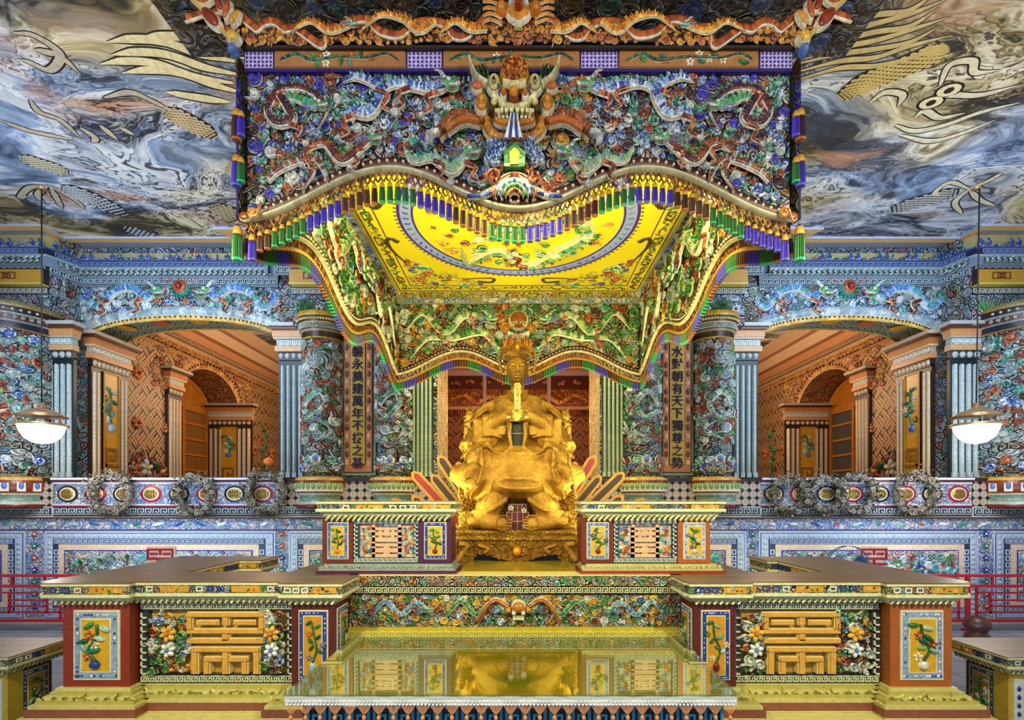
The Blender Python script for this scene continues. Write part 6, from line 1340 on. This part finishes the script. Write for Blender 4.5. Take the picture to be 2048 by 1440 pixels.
for sg in (-1, 1):
    capsule(g, [v(sg*.17, .05, sz(812)), v(sg*.265, .02, sz(838)), v(sg*.33, -.06, sz(868)), v(sg*.24, -.22, szf(862, -.22)), v(sg*.10, -.31, szf(834, -.31))], [.075, .085, .095, .075, .045])
    for P_ in ([v(sg*.045, -.33, szf(893, -.33)), v(sg*.13, -.39, szf(908, -.39)), v(sg*.23, -.38, szf(892, -.38)), v(sg*.34, -.28, szf(896, -.28)), v(sg*.43, -.12, szf(912, -.12))], [v(sg*.05, -.32, szf(846, -.32)), v(sg*.06, -.34, szf(870, -.34)), v(sg*.045, -.33, szf(893, -.33))]): capsule(g, P_, [.012, .016, .018, .016, .012])
    # hanging sleeve: wide folds falling to the lap
    for k, (x, y, zt, zb, rx, ry) in enumerate(((.20, -.26, 845, 884, .085, .05), (.28, -.22, 850, 892, .085, .055), (.36, -.14, 862, 904, .075, .065), (.41, -.06, 880, 918, .05, .07), (.13, -.28, 850, 880, .05, .035))):
        loft(g, [(sz(zb), SX+sg*x, SY+y, rx*1.12, ry*1.2, 2), (sz((zb+zt)/2), SX+sg*x, SY+y, rx, ry, 2), (sz(zt), SX+sg*x*.97, SY+y+.02, rx*.8, ry*.8, 2)], (1, 1, 1), 'gold', 20)
    for k in range(5): capsule(g, [v(sg*(.22+.02*k), -.02-.03*k, sz(812+4*k)), v(sg*(.30+.018*k), -.10-.02*k, sz(838+6*k)), v(sg*(.27-.02*k), -.24, sz(862+7*k))], [.012, .02, .008])
    capsule(g, [v(sg*.40, -.14, sz(925)), v(sg*.46, -.12, sz(950)), v(sg*.45, -.05, sz(980))], [.04, .06, .05]); capsule(g, [v(sg*.30, -.36, sz(935)), v(sg*.36, -.36, sz(960)), v(sg*.33, -.34, sz(985))], [.03, .045, .04])
    capsule(g, [v(sg*.19, -.22, sz(980)), v(sg*.21, -.24, sz(1005)), v(sg*.25, -.22, sz(1030))], [.10, .11, .10]); capsule(g, [v(sg*.09, -.27, sz(1000)), v(sg*.2, -.33, sz(1016)), v(sg*.34, -.26, sz(1022))], [.018, .025, .02])
# folds on the skirt front: crescent ridges between the knees
for k in range(4): zz = 925+k*17; capsule(g, [v(-.24+.02*k, -.37, sz(zz-14)), v(-.1, -.405, sz(zz)), v(.02, -.41, sz(zz+3)), v(.14, -.405, sz(zz)), v(.26-.02*k, -.37, sz(zz-14))], [.004, .010, .012, .010, .004])
# neck and head
capsule(g, [v(0, .03, sz(800)), v(0, .02, sz(765))], [.066, .056])
hz_ = sz(742); hb = ((0, -.03, .16, .20, .34), (0, -.2, .22, .14, .12), (.36, .1, .2, -.14, .13), (-.36, .1, .2, -.14, .13), (.36, .32, .28, .08, .1), (-.36, .32, .28, .08, .1), (.45, -.22, .25, .06), (-.45, -.22, .25, .06), (0, -.42, .25, .09, .06), (0, -.54, .2, .07, .06), (0, -.47, .3, -.05, .03), (0, -.82, .28, .12, .14))
blob(g, SX, SY-.02, hz_, .088, .105, .135, (1, 1, 1), 'gold', 72, hb)
body = build('robed_body', g, stt); remesh(body, .0075, 2)
me = body.data; nv = len(me.vertices); co = np.zeros(nv*3, np.float32); me.vertices.foreach_get('co', co); co = co.reshape(-1, 3); nm = np.zeros(nv*3, np.float32); me.vertices.foreach_get('normal', nm); nm = nm.reshape(-1, 3)
wx_, wy_, wz_ = co[:, 0]/XF-SX, co[:, 1]/XF-SY, (co[:, 2]-E)/XF+E; ax_ = np.abs(wx_)
def zone(v_, a, b, e): return np.clip((v_-a)/e, 0, 1)*np.clip((b-v_)/e, 0, 1)
def ridge(ph): return 1-np.abs(np.sin(ph))**.6*1.6
d1 = ridge(30*(wz_*.9+.75*ax_)+2.2*np.sin(9*ax_+6*wz_)+1.5*np.sin(14*wy_))*zone(wz_, sz(915), sz(800), .05)*np.clip((ax_-.10)/.08, 0, 1)*.028
d2 = ridge(19*ax_+5*wz_*ax_+2.4*np.sin(7*wz_)+9*wy_)*zone(wz_, sz(1005), sz(905), .04)*np.clip((ax_-.18)/.08, 0, 1)*.032
d3 = ridge(40*np.hypot(wx_, (wz_-sz(850))*.9))*zone(wz_, sz(1000), sz(900), .04)*np.clip((.24-ax_)/.05, 0, 1)*.004
co += nm*((d1+d2+d3)*XF)[:, None].astype(np.float32); me.vertices.foreach_set('co', co.reshape(-1)); me.update()
g = G()
for sg in (-1, 1):                                          # face details, ears
    blob(g, SX+sg*.036, SY-.108, hz_+.020, .019, .010, .009, m='goldsm', n=16); rib(g, FR(SY-.118), cat([(SX+sg*.014, hz_+.045), (SX+sg*.036, hz_+.052), (SX+sg*.06, hz_+.043)], 4), .005, .008, (1, 1, 1), None, 0, 'goldsm')
    capsule(g, [v(sg*.088, .0, hz_+.035), v(sg*.098, .0, hz_+.01), v(sg*.09, -.0, hz_-.035)], [.014, .018, .012], m='goldsm')
    capsule(g, [v(sg*.001, -.118, hz_-.063), v(sg*.022, -.112, hz_-.060)], [.006, .004], m='goldsm'); blob(g, SX+sg*.013, SY-.128, hz_-.028, .011, .012, .009, m='goldsm', n=12)
blob(g, SX, SY-.135, hz_-.022, .013, .016, .012, m='goldsm', n=14); capsule(g, [v(-.018, -.114, hz_-.078), v(.018, -.114, hz_-.078)], [.006, .006], m='goldsm')
build('face_features', g, stt)
g = G(); zc_ = sz(716)                                       # crown
loft(g, [(zc_-.02, SX, SY-.01, .104, .118, 2), (zc_+.03, SX, SY-.01, .112, .125, 2), (zc_+.05, SX, SY, .105, .118, 2), (zc_+.09, SX, SY, .085, .095, 2), (zc_+.125, SX, SY, .04, .045, 2)], (1, 1, 1), 'goldcarve', 40)
for k in range(26):
    t = PI+PI*(k+.5)/26; disc(g, CY(SX, SY-.01, .118), (t-1.5*PI)*.118, zc_+.005, .006, .011, .01, (1, 1, 1), 0, 8, m='gold')
for k in range(15):
    t = -1.35+2.7*k/14; curl(g, CY(SX, SY-.0, .112), t*.112, zc_+.05+.012*(k % 2), .018, rd.uniform(0, 6), 1, GP, 0, .02, None, .3, 'gold')
    P = cat([(SX+.105*math.sin(t), zc_+.06), (SX+.122*math.sin(t*.9), zc_+.10+.01*(k % 3)), (SX+.10*math.sin(t*.8), zc_+.135+.05*math.cos(t))], 4); rib(g, FR(SY-.06*math.cos(t)), P, np.linspace(.014, .003, len(P)), .02, H('c98a30') if k % 3 else H('a84a20'), None, 0, 'goldpaint')
disc(g, FR(SY-.135), SX, zc_+.045, .02, .028, .02, H('e0a020'), 0, 12, m='goldpaint')
for sg in (-1, 1):
    for k in range(9): a = .3+k*.27; disc(g, FR(SY+.02), SX+sg*(.115+.03*math.sin(a)), zc_+.03+.05*math.cos(a)-.02*k*.6, .016, .02, .02, (1, 1, 1), 0, 8, m='gold')
build('crown', g, stt)
g = G(); 
for k in range(5): rib(g, FR(SY-.09), cat([(SX-.085+.004*k, sz(786)-.016*k), (SX, sz(792)-.02*k), (SX+.085-.004*k, sz(786)-.016*k)], 6), .006, .012, (1, 1, 1), None, 0, 'gold')
build('collar', g, stt)
# clasped hands with separate fingers
g = G(); hy = SY-.34; HZ = szf(832, -.37)
for sg in (-1, 1):
    base = np.array([SX+sg*.060, hy+.01, HZ-.012]); capsule(g, [base+[sg*.055, .05, .0], base+[sg*.02, .01, .0], base+[-sg*.01, -.005, .004]], [.028, .030, .026], m='goldsm')
    for k in range(4):
        z = HZ+.030-.019*k+(.004 if sg > 0 else -.004); L = (.052, .062, .06, .048)[k]; r = (.0095, .0100, .0095, .0085)[k]
        capsule(g, [base+[0, -.012, z-HZ+.012], base+[-sg*.030, -.034, z-HZ+.010], base+[-sg*(.030+L*.6), -.037-.003*k, z-HZ+.006], base+[-sg*(.030+L), -.030, z-HZ+.002]], [r*1.1, r*1.05, r, r*.8], m='goldsm', n=10)
    capsule(g, [base+[sg*.0, -.01, .03], base+[-sg*.022, -.03, .050], base+[-sg*.048, -.038, .058]], [.012, .011, .009], m='goldsm', n=10)
hh = build('clasped_hands', g, stt); remesh(hh, .0042, 2)
g = G(); slab(g, FR(SY-.34), [(SX-.022, HZ+.045), (SX+.022, HZ+.045), (SX+.026, szf(770, -.34)), (SX+.018, szf(766, -.34)), (SX-.018, szf(766, -.34)), (SX-.026, szf(770, -.34))], -.012, .0, H('d8b060'), 'goldpaint'); rect(g, FR(SY-.34), SX-.004, SX+.004, HZ+.05, szf(768, -.34), 0, .006, H('b98a3a'), 'goldpaint'); build('tablet', g, stt)
g = G(); slab(g, FR(SY-.31), [(SX-.045, szf(842, -.31)), (SX+.045, szf(842, -.31)), (SX+.055, szf(896, -.31)), (SX-.055, szf(896, -.31))], -.02, .0, H('121c0c'), 'plain'); ring(g, FR(SY-.31), SX, szf(857, -.31), .018, .003, H('6a6a3a'), .006); rect(g, FR(SY-.31), SX-.045, SX+.045, szf(868, -.31), szf(866, -.31), 0, .005, H('8a7a3a')); build('dark_sash', g, stt)
g = G()                                                     # boots like crouching beasts, cuffs of curls
for sg in (-1, 1):
    capsule(g, [v(sg*.34, -.18, ZP+.07), v(sg*.23, -.28, ZP+.068), v(sg*.115, -.33, ZP+.058)], [.06, .068, .058], m='gold', n=18); 
for sg in (-1, 1):
    for k in range(14): a = k/14*2*PI; capsule(g, [v(sg*.12, -.33, ZP+.06)+[.05*math.cos(a)*.8, -.02, .05*math.sin(a)], v(sg*.10, -.37, ZP+.06)+[.07*math.cos(a)*.8, -.02, .062*math.sin(a)*.9]], [.014, .006], m='gold', n=8)
    for k in range(9): blob(g, SX+sg*(.15+.022*k), SY-.31+.014*k, ZP+.128-.002*k, .008, .008, .008, m='gold', n=10)
build('boots', g, stt)
# throne
th_ = thing('golden_throne', 'golden carved throne with beast-head arms behind and beside the seated statue', 'throne', (0, 4.5, ZP)); g = G()
box(g, SX-.40, SX+.40, SY-.02, SY+.38, ZP, sz(985), (1, 1, 1), 'goldcarve')
for sg in (-1, 1):
    a, b = sorted((SX+sg*.30, SX+sg*.47)); box(g, a, b, SY-.12, SY+.40, ZP+.12, sz(975), (1, 1, 1), 'goldcarve'); box(g, a, b, SY-.14, SY-.06, ZP, ZP+.14, (1, 1, 1), 'goldcarve')
    f = FR(SY-.12); fill(g, f, lambda u, w_, r: a+r*.4 < u < b-r*.4 and ZP+.03 < w_ < sz(978), a, b, ZP, sz(975), .018, .036, [GP], 95, 300, 0, None, 1.2, m='gold', hk=.7)
build('seat', g, th_)
g = G(); 
for sg in (-1, 1):
    box(g, *sorted((SX+sg*.30, SX+sg*.45)), SY+.2, SY+.30, sz(975), sz(880), (1, 1, 1), 'goldcarve')
box(g, SX-.3, SX+.3, SY+.3, SY+.36, sz(985), sz(830), (1, 1, 1), 'goldcarve'); build('backrest', g, th_)
for sg in (-1, 1):
    g = G(); x = SX+sg*.395; capsule(g, [v(sg*.395, .22, sz(935)), v(sg*.43, .18, sz(890)), v(sg*.41, .14, sz(862)), v(sg*.395, .10, sz(832))], [.05, .045, .034, .036], m='goldcarve')
    blob(g, x, SY+.06, sz(829), .042, .05, .045, m='gold', n=18); blob(g, x-sg*.012, SY+.01, sz(832), .028, .035, .022, m='gold', n=14)
    for k in range(7): capsule(g, [v(sg*(.42+.004*k), .1, sz(826+8*k)), v(sg*(.455), .12, sz(830+8*k))], [.014, .004], m='gold', n=8)
    for k in (-1, 1): capsule(g, [v(sg*.395+k*.02, .06, sz(820)), v(sg*.40+k*.034, .08, sz(812))], [.010, .003], m='gold', n=8)
    build('beast_head_arm', g, th_)
g = G(); ft = thing('tiled_footrest', 'dark red glazed tile block between the golden boots', 'footrest', (0, SY-.3, ZP))
for k, (w0, z0, z1) in enumerate(((.10, 0, .07), (.085, .07, .14), (.07, .14, .20))):
    box(g, SX-w0, SX+w0, SY-.28+.03*k, SY-.05, ZP+z0, ZP+z1, H('5a1410'), 'plain')
    for q_ in range(5): x = SX-w0+2*w0*(q_+.0)/4; box(g, x-.002, x+.002, SY-.282+.03*k, SY-.27+.03*k, ZP+z0, ZP+z1, H('b9a090'))
    box(g, SX-w0, SX+w0, SY-.282+.03*k, SY-.27+.03*k, ZP+z1-.004, ZP+z1, H('b9a090'))
for x, z in ((.05, .15), (.055, .03), (-.05, .17)): flower(g, FR(SY-.285), SX+x, ZP+z, .022, WHT, P_BLUE[0], 0)
build('tile_block', g, ft)
# sun rays behind the throne
XF = 1.0; sun = thing('sun_ray_screen', 'fan of red lacquer sun rays edged in gold behind the throne', 'screen', (0, 5.62, 1.04)); yr = 5.62; KR = 1030/yr
RAYS = [((826, 944), (905, 1030), 21, 1), ((864, 950), (925, 1025), 20, 0), ((878, 912), (945, 1015), 22, 0), ((915, 925), (950, 985), 20, 0), ((826, 992), (860, 1030), 22, 0), ((786, 998), (815, 1030), 22, 1), ((930, 880), (970, 985), 18, 0),
        ((1190, 912), (1125, 1020), 22, 1), ((1201, 952), (1140, 1025), 20, 0), ((1247, 946), (1150, 1040), 22, 0), ((1152, 925), (1115, 985), 20, 0), ((1245, 992), (1200, 1030), 22, 0), ((1288, 998), (1255, 1030), 22, 0), ((1140, 880), (1100, 985), 18, 0)]
for (ax, ay), (bx_, by), wd, br in RAYS:
    g = G(); p = np.array([(ax-1037)/KR, E+(1000-ay)/KR]); q_ = np.array([(bx_-1037)/KR, E+(1000-by)/KR]); d = (q_-p)/np.linalg.norm(q_-p); q_ = q_+d*.25; n_ = np.array([-d[1], d[0]]); hw = wd/KR/2
    for e, z0, z1, c, mm in ((hw, 0, .03, H('b9801c'), 'plain'), (hw*.52, .03, .036, H('8a0a10') if br else H('200806'), 'plain')):
        o0 = (hw-e)*1.2; A = p+d*o0; slab(g, FR(yr), [tuple(A+n_*e*.35), tuple(A+n_*e+d*e*1.1), tuple(q_+n_*e), tuple(q_-n_*e), tuple(A-n_*e+d*e*1.1), tuple(A-n_*e*.35)], z0, z1, c, mm)
    build('ray', g, sun)
g = G(); box(g, -1.25, 1.25, yr, yr+.05, 1.04, 1.42, H('4a1a10'), 'plain'); build('rail', g, sun)

# ================================================================== LOOSE THINGS
def pendant(x, y, label):
    t = thing('pendant_lamp', label, 'lamp', (x, y, E+.9)); zc_ = E+.95
    g = G(); tube(g, [(x+(.04 if x > 0 else -.0), y, CEIL-.002), (x, y, zc_+.27)], .008, H('0a0808'), 'rope', 6); lathe(g, x, y, [(.05, -.02), (.05, 0)], H('1c1410'), 12, 'brass', CEIL); build('cord', g, t)
    g = G(); lathe(g, x, y, [(.245, -.02), (.27, -.02), (.272, .005), (.25, .012), (.245, .0)], H('c9a070'), 36, 'brass', zc_); build('rim', g, t)
    g = G(); lathe(g, x, y, [(.03, -.24), (.10, -.225), (.17, -.17), (.215, -.09), (.235, -.015)], (1, 1, 1), 32, 'emit', zc_); build('glass_bowl', g, t)
    g = G(); lathe(g, x, y, [(.27, .10), (.20, .14), (.12, .18), (.04, .205), (.03, .27), (.02, .27)], H('c9a070'), 36, 'brass', zc_)
    for k in range(3): a = k*2.1; tube(g, [(x+.25*math.cos(a), y+.25*math.sin(a), zc_), (x+.24*math.cos(a), y+.24*math.sin(a), zc_+.12)], .008, H('b98a5a'), 'brass', 6)
    build('reflector', g, t)
    lamp('POINT', 'pendant_lamp_bulb', (x, y, zc_-.42), 28, (1, .86, .70), .12)
pendant(-6.0, 6.48, 'lit milk-glass pendant lamp on a long cord in front of the left edge pillar')
pendant(5.76, 6.48, 'lit milk-glass pendant lamp on a long cord in front of the right edge pillar')
def wreath(x, z, R, label, seed, tilt=.1):
    t = thing('dried_wreath', label, 'wreath', (x, YD+.05, LEDGE), 'wreaths leaning along the wall ledge'); r_ = random.Random(seed); g = G()
    th = np.linspace(0, 2*PI, 40); tube(g, [(x+R*.72*math.cos(a), YD+.09, z+R*.72*math.sin(a)) for a in th], R*.13, H('3a3224'), 'leaf', 8); build('ring', g, t)
    g = G()
    for k in range(520):
        a = r_.uniform(0, 2*PI); q_ = r_.gauss(.72, .14); c = np.array([x+R*q_*math.cos(a), YD+.09-abs(r_.gauss(.04, .035)), z+R*q_*math.sin(a)])
        if c[2] < LEDGE+.012: continue
        L_ = r_.uniform(.028, .055); d = np.array([math.cos(a+r_.gauss(0, 1)), -r_.uniform(.1, .9), math.sin(a+r_.gauss(0, 1))]); d /= np.linalg.norm(d); u = np.cross(d, (r_.gauss(0, 1), r_.gauss(0, 1), r_.gauss(0, 1))); u /= np.linalg.norm(u)+1e-6; n_ = np.cross(d, u)
        w_ = L_*.42; V = [c, c+d*L_*.5+u*w_, c+d*L_, c+d*L_*.5-u*w_, c+d*L_*.5+n_*w_*.4]; g.add(V, np.array([[0, 1, 4], [1, 2, 4], [2, 3, 4], [3, 0, 4]]), r_.choice([H('6f6a58'), H('4a4434'), H('94907e'), H('2e281e'), H('7a7060')]), 'plain', True)
    for k in range(26):
        a = r_.uniform(0, 2*PI); q_ = r_.uniform(.6, .9); flower(g, FR(YD+.01), x+R*q_*math.cos(a), max(LEDGE+.05, z+R*q_*math.sin(a)), .035, r_.choice((H('a8a294'), H('8a8272'))), H('5a4c34'), 0, 6)
    build('dried_leaves', g, t)
def wx(px): return (px-1037)*7.2/1030
def wz(py): return E+(1000-py)*7.2/1030
wreath(wx(203), wz(985), .36, 'dark green-brown dried wreath at the left arch, nearest the left fluted pilaster', 1)
wreath(wx(375), wz(990), .33, 'silvery dried flower wreath, middle one under the left arch', 2)
wreath(wx(520), wz(983), .35, 'tall dried leaf wreath nearest the left round pillar with an orange bloom on top', 3)
wreath(wx(1590), wz(990), .31, 'dried flower wreath under the right arch, closest to the statue', 4)
wreath(wx(1665), wz(988), .31, 'grey twiggy wreath behind and beside the round pale-flowered wreath under the right arch', 5)
wreath(wx(1728), wz(986), .34, 'round pale-flowered wreath in the middle of the right arch', 6)
wreath(wx(1850), wz(986), .36, 'wide loose dried wreath at the right end of the right arch', 7)
g = G(); disc(g, FR(YD+.0), wx(530), wz(922), .07, .06, .06, H('d8702c'), 0, 14); o = build('orange_bloom', g, None); tag(o, 'single orange bloom resting atop the tall wreath by the left round pillar', 'flower')
# red railings
def rail(x0, x1, y, label):
    t = thing('red_railing', label, 'railing', ((x0+x1)/2, y, 0)); R_ = H('a81428'); n = max(1, round((x1-x0)/1.15)); p = (x1-x0)/n
    g = G(); 
    for z in (.74, .60, .14): box(g, x0, x1, y-.02, y+.02, z-.018, z+.018, R_, 'red')
    build('rails', g, t)
    for i in range(n+1): g = G(); x = x0+i*p; box(g, x-.022, x+.022, y-.022, y+.022, .0 if True else .1, .76, R_, 'red'); box(g, x-.05, x+.05, y-.05, y+.05, 0, .03, R_, 'red'); build('post', g, t)
    for i in range(n):
        g = G(); a = x0+i*p; b = a+p
        for xx in (a+p*.3, b-p*.3): box(g, xx-.012, xx+.012, y-.012, y+.012, .60, .74, R_, 'red')
        box(g, a+.12, b-.12, y-.012, y+.012, .50, .524, R_, 'red'); box(g, a+.12, b-.12, y-.012, y+.012, .24, .264, R_, 'red')
        for xx in (a+.12, b-.12): box(g, xx-.012, xx+.012, y-.012, y+.012, .14, .60, R_, 'red')
        box(g, a+.3, b-.3, y-.012, y+.012, .40, .424, R_, 'red'); box(g, a+.3, b-.3, y-.012, y+.012, .32, .344, R_, 'red')
        for xx in (a+.3, b-.3): box(g, xx-.012, xx+.012, y-.012, y+.012, .24, .50, R_, 'red')
        build('lattice', g, t)
rail(-8.2, -4.9, 6.88, 'red lacquered lattice railing at the left, in front of the blue mosaic wall')
rail(4.9, 8.2, 6.88, 'red lacquered lattice railing at the right, in front of the blue mosaic wall')
g = G(); lathe(g, 5.79, 6.5, [(.13, 0), (.13, .05), (.10, .07), (.11, .11), (.14, .15), (.145, .19), (.12, .24), (.07, .275), (.02, .285)], (1, 1, 1), 28, 'darkwood'); o = build('wooden_finial', g, None); tag(o, 'dark turned wooden drum knob standing on the hall floor by the right railing', 'finial')
# floor fan
fx, fy, fz = (1697-1037)*6.6/1030, 6.6, E-(1137-1000)*6.6/1030; t = thing('standing_fan', 'dark blue standing fan with wire cage in front of the right mosaic wall', 'fan', (fx, fy, 0))
g = G()
for k in range(40): a = k/40*2*PI; tube(g, [(fx+.04*math.cos(a), fy-.08, fz+.04*math.sin(a)), (fx+.2*math.cos(a), fy-.075, fz+.2*math.sin(a)), (fx+.29*math.cos(a), fy-.01, fz+.29*math.sin(a))], .0025, H('0c1430'), 'fanm', 4)
for r_, yy in ((.29, -.01), (.29, .03), (.2, -.075), (.1, -.08)): a = np.linspace(0, 2*PI, 41); tube(g, np.stack([fx+r_*np.cos(a), np.full(41, fy+yy), fz+r_*np.sin(a)], 1), .005, H('0c1430'), 'fanm', 5)
build('cage', g, t)
for k in range(3):
    g = G(); a = k*2*PI/3+.5; V = []
    for r_ in np.linspace(.03, .25, 7):
        for s_ in (-1, 0, 1): b = a+s_*.55*(1-.4*(r_/.25)); V.append((fx+r_*math.cos(b), fy-.02+s_*.025, fz+r_*math.sin(b)))
    g.add(V, np.array([[i*3+j, i*3+j+1, i*3+j+4, i*3+j+3] for i in range(6) for j in range(2)]), H('1c3470'), 'fanm', True); build('blade', g, t)
g = G(); disc(g, FR(fy-.085), fx, fz, .045, .045, .02, H('b02030'), 0, 14, m='plain'); build('badge', g, t)
g = G(); tube(g, [(fx, fy+.02, fz), (fx, fy+.16, fz)], [.08, .06], H('14234a'), 'fanm', 16); build('motor', g, t)
g = G(); tube(g, [(fx, fy+.1, fz-.02), (fx, fy+.1, .03)], .018, H('14234a'), 'fanm', 10); build('pole', g, t)
g = G(); lathe(g, fx, fy+.1, [(.2, 0), (.2, .02), (.05, .05), (.03, .08)], H('14234a'), 24, 'fanm'); build('base', g, t)
